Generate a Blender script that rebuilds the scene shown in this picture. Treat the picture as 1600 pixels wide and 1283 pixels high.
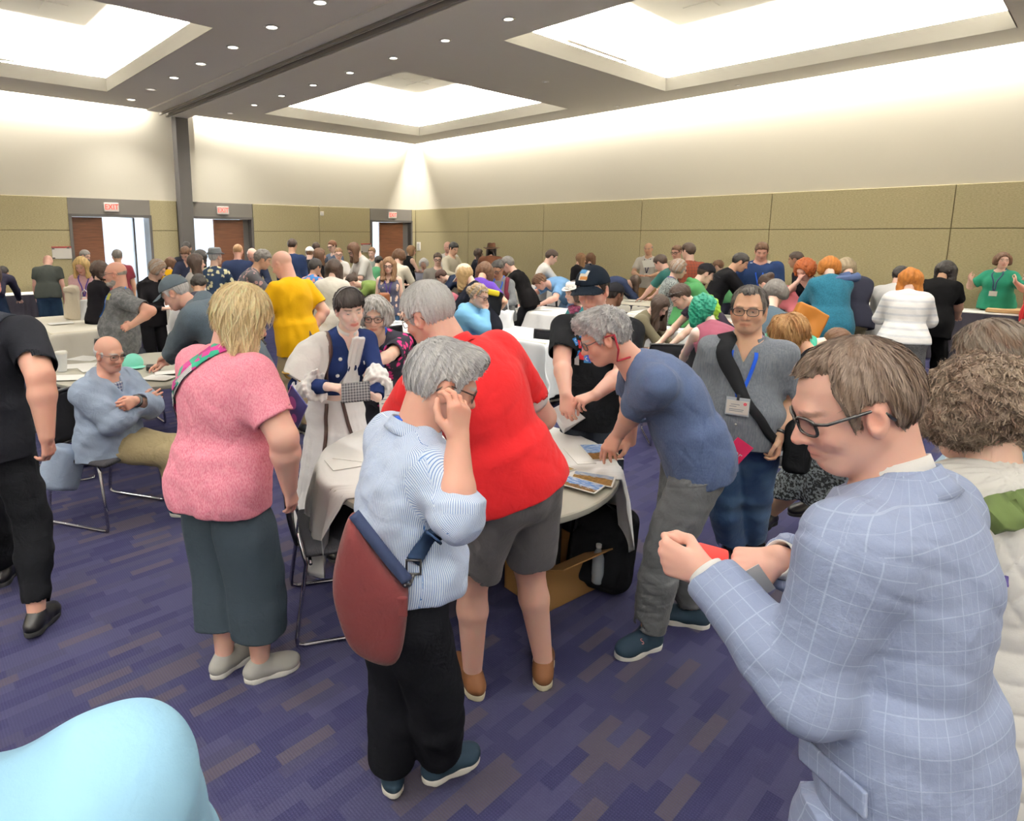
import bpy, bmesh, math, random
import numpy as np
from mathutils import Vector, Matrix
for _o in list(bpy.data.objects): bpy.data.objects.remove(_o)
SC = bpy.context.scene
COL = SC.collection
# ---------------------------------------------------------------- camera
F_PX, PPX, PPY, CAM_H, PITCH = 965.0, 665.0, 524.0, 1.9, math.radians(9.154)
cam_d = bpy.data.cameras.new('camera'); cam = bpy.data.objects.new('camera', cam_d); COL.objects.link(cam)
cam.location = (0, 0, CAM_H); cam.rotation_euler = (math.pi/2 - PITCH, 0, 0)
cam_d.sensor_width = 36; cam_d.lens = 36*F_PX/1600
cam_d.shift_x = (800-PPX)/1600; cam_d.shift_y = (PPY-641.5)/1600
cam_d.clip_start = .05; cam_d.clip_end = 120
SC.camera = cam
# ---------------------------------------------------------------- world, exposure
wd = bpy.data.worlds.new('world'); SC.world = wd; wd.use_nodes = True
wd.node_tree.nodes['Background'].inputs[0].default_value = (.80, .90, 1, 1)
wd.node_tree.nodes['Background'].inputs[1].default_value = 1.5
vs = SC.view_settings
vs.view_transform = 'Standard'; vs.look = 'None'; vs.gamma = 1; vs.use_curve_mapping = False
vs.exposure = 0.23
SC.cycles.max_bounces = 7; SC.cycles.diffuse_bounces = 4; SC.cycles.glossy_bounces = 2
SC.cycles.transmission_bounces = 5; SC.cycles.transparent_max_bounces = 8
SC.cycles.sample_clamp_indirect = 4; SC.cycles.caustics_reflective = False; SC.cycles.caustics_refractive = False
SC.cycles.use_denoising = True
# ---------------------------------------------------------------- geometry of the picture and of the room
CP, SP = math.cos(PITCH), math.sin(PITCH)
def V(*a): return np.array(a, float)
def ray(px, py):
    a = (px-PPX)/F_PX; b = -(py-PPY)/F_PX
    return V(a, CP+SP*b, -SP+CP*b)
def at_z(px, py, z):
    d = ray(px, py); t = (z-CAM_H)/d[2]; return V(d[0]*t, d[1]*t, z)
def at_y(px, py, Y):
    d = ray(px, py); t = Y/d[1]; return V(d[0]*t, Y, CAM_H+d[2]*t)
E1 = V(-.66613391, .74583216); E2 = V(.74583216, .66613391)     # along the right wall / along the door wall
CORNER = V(-.325, 20.5); ROOM_ROT = math.atan2(E2[1], E2[0])
CEIL = 4.76
def W(u, v, z=0.):                                              # u along the door wall, v along the right wall, from their corner
    p = CORNER - E2*u - E1*v
    return V(p[0], p[1], z)
def room_lamp(name, u, v, z, su, sv, power, rx=0., ry=0., color=(1, .965, .90)):
    l = bpy.data.lights.new(name, 'AREA'); l.shape = 'RECTANGLE'; l.size = su; l.size_y = sv; l.energy = power; l.color = color
    o = bpy.data.objects.new(name, l); COL.objects.link(o)
    o.location = W(u, v, z); o.rotation_euler = Matrix.Rotation(ROOM_ROT, 3, 'Z').to_euler()
    o.rotation_euler = (Matrix.Rotation(ROOM_ROT, 3, 'Z') @ Matrix.Rotation(ry, 3, 'Y') @ Matrix.Rotation(rx, 3, 'X')).to_euler()
    return o
TRAYS = [(u0, u1, v0, v1) for (u0, u1) in ((1.17, 6.06), (9.51, 14.4), (16.6, 21.5)) for (v0, v1) in ((1.53, 6.69), (9.01, 14.15), (16.5, 21.6))
         if not (u0 > 16 and v0 < 3)]
for (u0, u1, v0, v1) in TRAYS:                                  # lamps hidden on the ledge round each ceiling tray, washing its top
    cu, cv = (u0+u1)/2, (v0+v1)/2; lu, lv = u1-u0, v1-v0; Z = CEIL+.235; P_TRAY = 1900
    room_lamp('cove_lamp', cu, v0-.08, Z, lu, .12, P_TRAY, rx=math.radians(180-58))
    room_lamp('cove_lamp', cu, v1+.08, Z, lu, .12, P_TRAY, rx=math.radians(180+58))
    room_lamp('cove_lamp', u0-.08, cv, Z, .12, lv, P_TRAY, ry=math.radians(180+58))
    room_lamp('cove_lamp', u1+.08, cv, Z, .12, lv, P_TRAY, ry=math.radians(180-58))
SLOT = .22
for (a, b) in ((.5, 7.2), (8.4, 24)):                           # wall washers in the slot along the top of the walls
    room_lamp('wall_washer', (a+b)/2, SLOT*.6, CEIL+.25, b-a, .08, 36*(b-a))
room_lamp('wall_washer', SLOT*.6, 12.2, CEIL+.25, .08, 23.4, 36*23.4)
for (u_, n_, st_) in ((8.92, 18, 1.235), (6.72, 18, 1.225), (15.4, 18, 1.235), (.75, 0, 1.)):     # beams of the round downlights, with added ones out of view to light people
    for k_ in range(n_):
        l_ = bpy.data.lights.new('downlight_beam', 'SPOT'); l_.energy = 150; l_.spot_size = math.radians(120); l_.spot_blend = .8; l_.shadow_soft_size = .07; l_.color = (1, .96, .89)
        o_ = bpy.data.objects.new('downlight_beam', l_); COL.objects.link(o_); o_.location = W(u_, 1.1+st_*k_, CEIL-.03)
room_lamp('wall_washer', 12, 24-SLOT*.6, CEIL+.25, 23.4, .08, 60*23.4); room_lamp('wall_washer', 24-SLOT*.6, 12, CEIL+.25, .08, 23.4, 60*23.4)  # washers added on the unseen back and left walls to brighten faces
fl = bpy.data.lights.new('bounced_flash', 'SPOT'); fl.energy = 3400; fl.spot_size = math.radians(130); fl.spot_blend = .7; fl.shadow_soft_size = .06      # the photographer's flash, turned up at the ceiling
fo = bpy.data.objects.new('bounced_flash', fl); COL.objects.link(fo); fo.location = (.1, -.15, 2.15); fo.rotation_euler = (math.radians(180+26), 0, 0)
# ---------------------------------------------------------------- mesh helpers
def mesh_np(name, v, faces, mat=None, parent=None, smooth=True, loc=None):
    """one mesh object from an n x 3 array and a list of face arrays (each m x k)"""
    me = bpy.data.meshes.new(name); v = np.asarray(v, np.float32)
    if not isinstance(faces, (list, tuple)): faces = [faces]
    faces = [np.asarray(f, np.int32) for f in faces if len(f)]
    nl = sum(f.size for f in faces); nf = sum(len(f) for f in faces)
    me.vertices.add(len(v)); me.vertices.foreach_set('co', v.ravel())
    me.loops.add(nl); me.loops.foreach_set('vertex_index', np.concatenate([f.ravel() for f in faces]))
    me.polygons.add(nf)
    tot = np.concatenate([np.full(len(f), f.shape[1], np.int32) for f in faces])
    st = np.concatenate([[0], np.cumsum(tot)[:-1]]).astype(np.int32)
    me.polygons.foreach_set('loop_start', st); me.polygons.foreach_set('loop_total', tot)
    me.update(calc_edges=True); me.validate()
    if smooth: me.polygons.foreach_set('use_smooth', np.ones(len(me.polygons), bool))
    o = bpy.data.objects.new(name, me); COL.objects.link(o)
    if mat is not None: me.materials.append(mat)
    if parent is not None: adopt(o, parent)
    return o
def adopt(o, parent):
    o.parent = parent
    o.matrix_parent_inverse = parent.matrix_basis.inverted()
def attr_col(o, name, rgb):
    a = o.data.attributes.new(name, 'FLOAT_COLOR', 'POINT'); rgb = np.asarray(rgb, np.float32)
    if rgb.ndim == 1: rgb = np.tile(rgb, (len(o.data.vertices), 1))
    c = np.ones((len(rgb), 4), np.float32); c[:, :3] = rgb; a.data.foreach_set('color', c.ravel())
def attr_vec(o, name, xyz):
    a = o.data.attributes.new(name, 'FLOAT_VECTOR', 'POINT'); a.data.foreach_set('vector', np.asarray(xyz, np.float32).ravel())
def tag(o, label=None, cat=None, group=None, kind=None):
    if label: o['label'] = label
    if cat: o['category'] = cat
    if group: o['group'] = group
    if kind: o['kind'] = kind
    return o
def empty(name, loc, rz=0., label=None, cat=None, group=None):
    o = bpy.data.objects.new(name, None); COL.objects.link(o); o.location = loc; o.rotation_euler = (0, 0, rz); o.empty_display_size = .1
    return tag(o, label, cat, group)
class MB:
    """collects simple shapes into one mesh"""
    def __init__(s): s.bm = bmesh.new()
    def box(s, lo, hi, bev=0., seg=1, M=None):
        lo, hi = np.minimum(lo, hi), np.maximum(lo, hi)
        r = bmesh.ops.create_cube(s.bm, size=1); vs_ = r['verts']
        for v in vs_: v.co = Vector([(lo[i]+hi[i])/2 + v.co[i]*(hi[i]-lo[i]) for i in range(3)])
        if bev > 0:
            es = list({e for v in vs_ for e in v.link_edges})
            rr = bmesh.ops.bevel(s.bm, geom=es, offset=bev, segments=seg, affect='EDGES', profile=.5, clamp_overlap=True)
            vs_ = list({v for f in rr['faces'] for v in f.verts} | {v for v in vs_ if v.is_valid})
            # every vertex linked to the box
            seen = set(vs_); st = list(vs_)
            while st:
                q = st.pop()
                for e in q.link_edges:
                    w = e.other_vert(q)
                    if w not in seen: seen.add(w); st.append(w)
            vs_ = list(seen)
        if M is not None:
            for v in vs_: v.co = M @ v.co
        return s
    def quad(s, a, b, c, d):
        s.bm.faces.new([s.bm.verts.new(Vector(p)) for p in (a, b, c, d)]); return s
    def poly(s, pts):
        s.bm.faces.new([s.bm.verts.new(Vector(p)) for p in pts]); return s
    def tube(s, pts, r, n=8, caps=True, closed=False):
        pts = [np.asarray(p, float) for p in pts]; m = len(pts)
        rr = r if hasattr(r, '__len__') else [r]*m
        rings = []; up = V(0, 0, 1); ref = None
        for i in range(m):
            if closed: t = pts[(i+1) % m]-pts[i-1]
            else: t = pts[min(i+1, m-1)]-pts[max(i-1, 0)]
            t = t/(np.linalg.norm(t)+1e-9)
            if ref is None:
                ref = np.cross(t, up if abs(t[2]) < .9 else V(1, 0, 0))
            ref = ref-t*(ref@t); ref /= np.linalg.norm(ref)+1e-9; b = np.cross(t, ref)
            rings.append([s.bm.verts.new(Vector(pts[i]+rr[i]*(math.cos(2*math.pi*k/n)*ref+math.sin(2*math.pi*k/n)*b))) for k in range(n)])
        for i in range(m if closed else m-1):
            A, B = rings[i], rings[(i+1) % m]
            for k in range(n): s.bm.faces.new((A[k], A[(k+1) % n], B[(k+1) % n], B[k]))
        if caps and not closed:
            s.bm.faces.new(rings[0][::-1]); s.bm.faces.new(rings[-1])
        return s
    def lathe(s, prof, c=(0, 0, 0), n=24, sx=1., sy=1., caps=True, M=None):
        rings = []
        for (r, z) in prof:
            ring = []
            for k in range(n):
                p = Vector((c[0]+sx*r*math.cos(2*math.pi*k/n), c[1]+sy*r*math.sin(2*math.pi*k/n), c[2]+z))
                ring.append(s.bm.verts.new(M @ p if M is not None else p))
            rings.append(ring)
        for A, B in zip(rings[:-1], rings[1:]):
            for k in range(n): s.bm.faces.new((A[k], A[(k+1) % n], B[(k+1) % n], B[k]))
        if caps: s.bm.faces.new(rings[0][::-1]); s.bm.faces.new(rings[-1])
        return s
    def build(s, name, mat=None, parent=None, smooth=False, room=False, loc=None, rz=0., fix=True):
        me = bpy.data.meshes.new(name)
        if fix: bmesh.ops.recalc_face_normals(s.bm, faces=s.bm.faces[:])
        s.bm.to_mesh(me); s.bm.free()
        if mat is not None: me.materials.append(mat)
        if smooth:
            me.polygons.foreach_set('use_smooth', np.ones(len(me.polygons), bool))
            if smooth == 'auto':
                me.set_sharp_from_angle(angle=math.radians(38))
        o = bpy.data.objects.new(name, me); COL.objects.link(o)
        if room: o.location = (CORNER[0], CORNER[1], 0); o.rotation_euler = (0, 0, ROOM_ROT)
        if loc is not None: o.location = loc; o.rotation_euler = (0, 0, rz)
        if parent is not None:
            if loc is None and not room: adopt(o, parent)
            else:
                o.parent = parent; o.matrix_parent_inverse = Matrix.Identity(4) if loc is not None else parent.matrix_basis.inverted()
        return o
def rbox(mb, u0, u1, v0, v1, z0, z1, **k):                       # a box in room coordinates
    return mb.box((-u1, -v1, z0), (-u0, -v0, z1), **k)
# ---------------------------------------------------------------- materials
MATS = {}
def srgb(h):
    if isinstance(h, str):
        h = h.lstrip('#'); c = [int(h[i:i+2], 16)/255 for i in (0, 2, 4)]
    else: c = [x/255 for x in h]
    return tuple((x/12.92 if x <= .04045 else ((x+.055)/1.055)**2.4) for x in c)
class NT:
    def __init__(s, name, rough=.6, spec=.3, metal=0.):
        s.m = bpy.data.materials.new(name); s.m.use_nodes = True; s.t = s.m.node_tree
        s.b = s.t.nodes['Principled BSDF']; s.set('Roughness', rough); s.set('Specular IOR Level', spec); s.set('Metallic', metal)
    def set(s, k, v): s.b.inputs[k].default_value = v
    def col(s, c): s.b.inputs['Base Color'].default_value = (*c, 1)
    def n(s, typ, **kw):
        nd = s.t.nodes.new(typ)
        for k, v in kw.items():
            if k.startswith('i_'):
                key = k[2:]; key = int(key) if key.isdigit() else key.replace('_', ' ')
                nd.inputs[key].default_value = v
            else: setattr(nd, k, v)
        return nd
    def l(s, a, b): s.t.links.new(a, b)
    def coord(s, kind='Object', scale=None, rot=None, attr=None):
        if attr: out = s.n('ShaderNodeAttribute', attribute_name=attr).outputs['Vector']
        else: out = s.n('ShaderNodeTexCoord').outputs[kind]
        if scale is not None or rot is not None:
            mp = s.n('ShaderNodeMapping'); s.l(out, mp.inputs[0])
            if scale is not None: mp.inputs['Scale'].default_value = scale if hasattr(scale, '__len__') else (scale,)*3
            if rot is not None: mp.inputs['Rotation'].default_value = rot
            out = mp.outputs[0]
        return out
    def noise(s, vec, scale, detail=3., rough=.5, dist=0.):
        nd = s.n('ShaderNodeTexNoise'); s.l(vec, nd.inputs['Vector']); nd.inputs['Scale'].default_value = scale
        nd.inputs['Detail'].default_value = detail; nd.inputs['Roughness'].default_value = rough; nd.inputs['Distortion'].default_value = dist
        return nd.outputs['Fac']
    def ramp(s, fac, stops, interp='LINEAR'):
        r = s.n('ShaderNodeValToRGB'); s.l(fac, r.inputs[0]); r.color_ramp.interpolation = interp
        el = r.color_ramp.elements
        while len(el) < len(stops): el.new(.5)
        for e, (p, c) in zip(el, stops): e.position = p; e.color = (*c, 1) if len(c) == 3 else c
        return r.outputs[0]
    def mix(s, fac, a, b, mode='MIX'):
        m = s.n('ShaderNodeMix', data_type='RGBA', blend_type=mode)
        for sock, val in ((m.inputs[0], fac), (m.inputs[6], a), (m.inputs[7], b)):
            if hasattr(val, 'is_linked') or hasattr(val, 'links'): s.l(val, sock)
            elif isinstance(val, (int, float)): sock.default_value = val
            else: sock.default_value = (*val, 1) if len(val) == 3 else val
        return m.outputs[2]
    def math(s, op, a, b=0., c=0.):
        m = s.n('ShaderNodeMath', operation=op)
        for sock, val in zip(m.inputs, (a, b, c)):
            if isinstance(val, (int, float)): sock.default_value = val
            else: s.l(val, sock)
        return m.outputs[0]
    def sep(s, vec):
        x = s.n('ShaderNodeSeparateXYZ'); s.l(vec, x.inputs[0]); return x.outputs
    def bump(s, h, strength=.3, dist=.01):
        b = s.n('ShaderNodeBump'); s.l(h, b.inputs['Height']); b.inputs['Strength'].default_value = strength; b.inputs['Distance'].default_value = dist
        s.l(b.outputs[0], s.b.inputs['Normal']); return b
    def base(s, c): s.l(c, s.b.inputs['Base Color'])
def plain(name, c, rough=.6, spec=.3, metal=0., emit=0.):
    key = ('plain', name)
    if key in MATS: return MATS[key]
    t = NT(name, rough, spec, metal); c = srgb(c) if isinstance(c, str) or max(c) > 1.01 else c
    v = t.coord(); n = t.noise(v, 18, 2)
    t.base(t.mix(t.math('MULTIPLY', n, .12), c, tuple(x*.75 for x in c)))
    if emit: t.b.inputs['Emission Color'].default_value = (*c, 1); t.set('Emission Strength', emit)
    MATS[key] = t.m; return t.m
# ================================================================ THE ROOM
def mat_carpet():
    t = NT('carpet_planks', 1., 0.); v = t.coord()
    x, y, z = t.sep(v)
    row = t.math('FLOOR', t.math('DIVIDE', y, .055))
    rn = t.n('ShaderNodeTexWhiteNoise', noise_dimensions='1D'); t.l(row, rn.inputs['W'])
    xs = t.math('ADD', t.math('DIVIDE', x, .23), t.math('MULTIPLY', rn.outputs['Value'], 7.))
    cell = t.math('FLOOR', xs)
    cb = t.n('ShaderNodeCombineXYZ'); t.l(cell, cb.inputs[0]); t.l(row, cb.inputs[1])
    wn = t.n('ShaderNodeTexWhiteNoise', noise_dimensions='2D'); t.l(cb.outputs[0], wn.inputs['Vector'])
    nav = srgb('#222238'); dk = srgb('#181830'); br = srgb('#3b3634'); lt = srgb('#2d2d41'); pl = srgb('#292837')
    c = t.ramp(wn.outputs['Value'], [(0, dk), (.22, nav), (.50, lt), (.70, pl), (.86, br)], 'CONSTANT')
    # fine woven ribs across the planks, and fibre speckle
    rib = t.math('SINE', t.math('MULTIPLY', x, 2*math.pi/.011))
    rib2 = t.math('SINE', t.math('MULTIPLY', y, 2*math.pi/.009))
    w = t.math('MULTIPLY', t.math('ADD', rib, 1), t.math('ADD', rib2, 1.4))
    sp = t.noise(v, 260, 2)
    f = t.math('MULTIPLY', t.math('ADD', t.math('MULTIPLY', w, .1), sp), .55)
    c2 = t.mix(t.math('MINIMUM', f, 1), c, tuple(q*1.6 for q in lt))
    big = t.noise(v, 1.3, 2)
    c3 = t.mix(t.math('MULTIPLY', big, .25), c2, dk)
    t.base(c3); t.bump(t.math('ADD', w, sp), .15, .002)
    return t.m
def mat_paint(name, c, rough=.8):
    t = NT(name, rough, .2); v = t.coord(); n = t.noise(v, 1.1, 3); f = t.noise(v, 300, 2)
    t.base(t.mix(t.math('MULTIPLY', n, .08), c, tuple(x*.86 for x in c))); t.bump(f, .06, .002); return t.m
def mat_wainscot():
    t = NT('woven_wall_fabric', .85, .15); v = t.coord(); x, y, z = t.sep(v)
    h = t.math('ADD', x, y)
    cb = t.n('ShaderNodeCombineXYZ'); t.l(t.math('MULTIPLY', h, 30.), cb.inputs[0]); t.l(t.math('MULTIPLY', z, 110.), cb.inputs[1])
    a = t.noise(cb.outputs[0], 1., 3, .6)
    b = t.noise(v, 130, 2)
    f = t.math('ADD', t.math('MULTIPLY', a, .7), t.math('MULTIPLY', b, .3))
    c = t.ramp(f, [(.3, srgb('#9d9273')), (.5, srgb('#b8ad88')), (.72, srgb('#cbc19e'))])
    t.base(c); t.bump(f, .25, .004); return t.m
def mat_wood():
    t = NT('red_brown_door_veneer', .45, .4); v = t.coord(scale=(1.2, 1.2, 26))
    n = t.noise(v, 2.2, 4, .6, .6); c = t.ramp(n, [(.25, srgb('#4f2f20')), (.5, srgb('#69412b')), (.8, srgb('#7e5036'))])
    t.base(c); return t.m
M_CARPET = mat_carpet(); M_WALL = mat_paint('cream_wall_paint', srgb('#e9e2d0')); M_CEIL = mat_paint('ceiling_paint', srgb('#f3efe6'))
M_TRAY = mat_paint('white_tray_paint', srgb('#f6f3ea')); M_WAIN = mat_wainscot(); M_WOOD = mat_wood()
M_GREY = mat_paint('grey_metal_panel', srgb('#85807a'), .5); M_DKGREY = mat_paint('dark_grey_frame', srgb('#5f5c5a'), .45)
M_WHITE = plain('white_plastic', '#efede6', .4); M_CHROME = plain('chrome', (200, 200, 205), .14, .6, 1.)
M_BLACKMETAL = plain('black_metal', '#1c1c1e', .4)
ROOM_U, ROOM_V, WAIN = 24., 24., 2.73
def structure(o): o['kind'] = 'structure'; return o
mb = MB(); rbox(mb, -.3, ROOM_U, -.4, ROOM_V, -.1, 0); structure(mb.build('floor', M_CARPET, room=True))
mb = MB(); rbox(mb, -7, ROOM_U, -9, -.4, -.12, -.005); structure(mb.build('floor_hallway', mat_paint('hall_floor', srgb('#cfcdc8')), room=True))
# door wall: upper plaster, fabric panels below, three double-door openings
D_OPEN = [(8.38, 10.03), (5.78, 7.38), (.23, 1.81)]; DOOR_H, HALF = 2.32, .3
mb = MB(); rbox(mb, -.3, ROOM_U, -HALF, 0, WAIN, CEIL+1.5)
structure(mb.build('wall_doors', M_WALL, room=True))
mb = MB(); rbox(mb, -.3, 0, -.3, ROOM_V, WAIN, CEIL+1.5); structure(mb.build('wall_right', M_WALL, room=True))
mb = MB(); rbox(mb, ROOM_U, ROOM_U+.3, 0, ROOM_V, 0, CEIL+1.5); structure(mb.build('wall_left', M_WALL, room=True))
mb = MB(); rbox(mb, -.3, ROOM_U+.3, ROOM_V, ROOM_V+.3, 0, CEIL+1.5); structure(mb.build('wall_back', M_WALL, room=True))
def fabric_panels(name, spans, horiz):
    """upholstered panels with fine open seams between them"""
    mb = MB(); g = .006
    for (a, b) in spans:
        for (z0, z1) in ((.1, 2.02), (2.02, WAIN)):
            if horiz: rbox(mb, a+g, b-g, -.05, .03, z0+g, z1-(g if z1 < WAIN-.1 else 0), bev=.004)
            else: rbox(mb, -.05, .03, a+g, b-g, z0+g, z1-(g if z1 < WAIN-.1 else 0), bev=.004)
    return structure(mb.build(name, M_WAIN, room=True))
M_SEAM = plain('panel_backing', '#6a6145', .9)
sp = [(10.06, 12.6), (12.6, 15.4), (15.4, 18.2), (18.2, 21), (21, ROOM_U)]
mb = MB(); 
for (a, b) in ((10.06, ROOM_U), (7.7, 8.36), (1.87, 5.72), (-.3, .18)): rbox(mb, a, b, -HALF, 0.0, 0, WAIN)
structure(mb.build('wall_doors_lower', M_SEAM, room=True))
fabric_panels('wall_doors_panel', sp+[(7.72, 8.36), (1.87, 3.68), (3.68, 5.72), (.03, .18)], True)
mb = MB(); rbox(mb, -.3, 0.0, -.3, ROOM_V, 0, WAIN); structure(mb.build('wall_right_lower', M_SEAM, room=True))
vs_ = [0.03, 2.43, 5.2, 8., 10.77, 13.56, 16.3, 19.1, 21.9, ROOM_V]
fabric_panels('wall_right_panel', list(zip(vs_[:-1], vs_[1:])), False)
mb = MB()
for (a, b) in ((10.06, ROOM_U), (7.72, 8.36), (1.87, 5.72)): rbox(mb, a, b, 0.0, .035, 0, .1)
structure(mb.build('baseboard_doors', M_DKGREY, room=True))
mb = MB(); rbox(mb, 0.0, .035, 0, ROOM_V, 0, .1); structure(mb.build('baseboard_right', M_DKGREY, room=True))
mb = MB(); rbox(mb, 7.4, 7.7, -.1, .26, 0, 4.95, bev=.008); structure(mb.build('column_grey', M_DKGREY, room=True))
mb = MB(); rbox(mb, 7.22, 7.4, -.02, .12, WAIN, 4.74); structure(mb.build('trim_column_return', M_WALL, room=True))
mb = MB(); rbox(mb, 3.66, 3.68, .028, .045, 2.70, 2.78); structure(mb.build('trim_wall_clip', M_WALL, room=True))
# doors: grey surround, header, red-brown leaves standing open, glass corridor beyond
for n, (a, b) in enumerate(D_OPEN, 1):
    mb = MB(); rbox(mb, a-.03, b+.05, -.06, .04, DOOR_H+.05, WAIN-.005)
    structure(mb.build('trim_door_header_%d' % n, M_GREY, room=True))
    mb = MB()
    rbox(mb, a-.05, a+.01, -.34, .055, 0, DOOR_H+.06); rbox(mb, b-.01, b+.05, -.34, .055, 0, DOOR_H+.06); rbox(mb, a-.05, b+.05, -.34, .055, DOOR_H, DOOR_H+.06)
    structure(mb.build('trim_door_frame_%d' % n, M_DKGREY, room=True))
leafs = {1: [(9.37, 10.02)], 2: [(5.95, 6.76)], 3: [(.45, 1.41)]}
for n, ls in leafs.items():
    for (a, b) in ls:
        mb = MB(); rbox(mb, a, b, -.16, -.11, .01, DOOR_H-.005, bev=.004); d = structure(mb.build('door_%d' % n, M_WOOD, room=True))
        mb = MB(); hx = a+.07
        mb.tube([(-hx, .11, 1.02), (-hx, .055, 1.02), (-hx-.1, .055, 1.02)], .011, 8)
        mb.build('door_handle', M_CHROME, d, room=True, smooth=True)
        if n > 1:
            mb = MB(); rbox(mb, (.23 if n == 3 else 5.78)+.0, a, -.33, -.12, .01, DOOR_H, bev=.004); structure(mb.build('trim_door_reveal_%d' % n, M_DKGREY, room=True))
mb = MB(); rbox(mb, 8.60, 8.64, -1.25, -.34, 0, DOOR_H, bev=.004); rbox(mb, 8.60, 8.64, -.42, -.34, 0, DOOR_H); structure(mb.build('trim_open_leaf_edge', M_DKGREY, room=True))
# corridor seen through the doors: pale floor, glazed outer wall with dark mullions
def mat_glass():
    t = NT('corridor_glass', .05, .5); tr = t.n('ShaderNodeBsdfTransparent'); tr.inputs[0].default_value = (.93, .97, 1, 1)
    gl = t.n('ShaderNodeBsdfGlossy'); gl.inputs['Roughness'].default_value = .03
    mx = t.n('ShaderNodeMixShader'); mx.inputs[0].default_value = .06
    t.l(tr.outputs[0], mx.inputs[1]); t.l(gl.outputs[0], mx.inputs[2]); t.l(mx.outputs[0], t.t.nodes['Material Output'].inputs['Surface']); return t.m
M_GLASS = mat_glass()
for n, (a, b) in enumerate(((9.9, 16.), (3., 9.85), (-6., 2.95)), 1):
    mb = MB(); rbox(mb, a, b, -5.02, -5., .1, 3.4); structure(mb.build('window_%d' % n, M_GLASS, room=True))
mb = MB()
for u in (-6, -3.4, -.9, 1.6, 4.1, 6.55, 8.8, 11.2, 13.6, 16): rbox(mb, u, u+.09, -5.08, -4.94, 0, 3.45)
rbox(mb, -6, 16, -5.08, -4.94, 0, .12); rbox(mb, -6, 16, -5.08, -4.94, 3.35, 3.5)
structure(mb.build('trim_corridor_mullions', M_DKGREY, room=True))
mb = MB(); rbox(mb, -7, ROOM_U, -5.2, -.35, 3.5, 3.6); structure(mb.build('ceiling_corridor', M_CEIL, room=True))
mb = MB(); rbox(mb, 7.6, 7.9, -1.4, -.95, 0, 3.5, bev=.01); structure(mb.build('column_corridor', M_TRAY, room=True))
l = bpy.data.lights.new('daylight', 'AREA'); l.shape = 'RECTANGLE'; l.size = 20; l.size_y = 3.2; l.energy = 2600; l.color = (.86, .93, 1)
o = bpy.data.objects.new('daylight_through_corridor_glass', l); COL.objects.link(o); o.location = W(5, -5.4, 1.9)
o.rotation_euler = (Matrix.Rotation(ROOM_ROT, 3, 'Z') @ Matrix.Rotation(math.radians(-90), 3, 'X')).to_euler()
# ceiling with its lit trays
us = sorted({SLOT, ROOM_U-SLOT, 7.42, 8.32} | {x for t in TRAYS for x in t[:2]}); vv = sorted({SLOT, ROOM_V-SLOT} | {x for t in TRAYS for x in t[2:]})
mb = MB()
for a, b in zip(us[:-1], us[1:]):
    for c, d in zip(vv[:-1], vv[1:]):
        if any(a >= t[0]-1e-6 and b <= t[1]+1e-6 and c >= t[2]-1e-6 and d <= t[3]+1e-6 for t in TRAYS): continue
        if a == 7.42 and b == 8.32: continue
        mb.quad((-a, -c, CEIL), (-b, -c, CEIL), (-b, -d, CEIL), (-a, -d, CEIL))
rbox(mb, SLOT, SLOT+.03, SLOT, ROOM_V, CEIL, CEIL+.2); rbox(mb, SLOT, ROOM_U, SLOT, SLOT+.03, CEIL, CEIL+.2)
structure(mb.build('ceiling', M_CEIL, room=True))
mb = MB(); rbox(mb, -.3, ROOM_U, -.3, ROOM_V, CEIL+1.5, CEIL+1.55); structure(mb.build('ceiling_slab', M_TRAY, room=True))
mb = MB(); rbox(mb, -.3, SLOT+.4, -.3, ROOM_V, CEIL+.4, CEIL+.45); rbox(mb, SLOT+.4, ROOM_U, -.3, SLOT+.4, CEIL+.4, CEIL+.45)
structure(mb.build('ceiling_slot_cover', M_TRAY, room=True))
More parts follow.
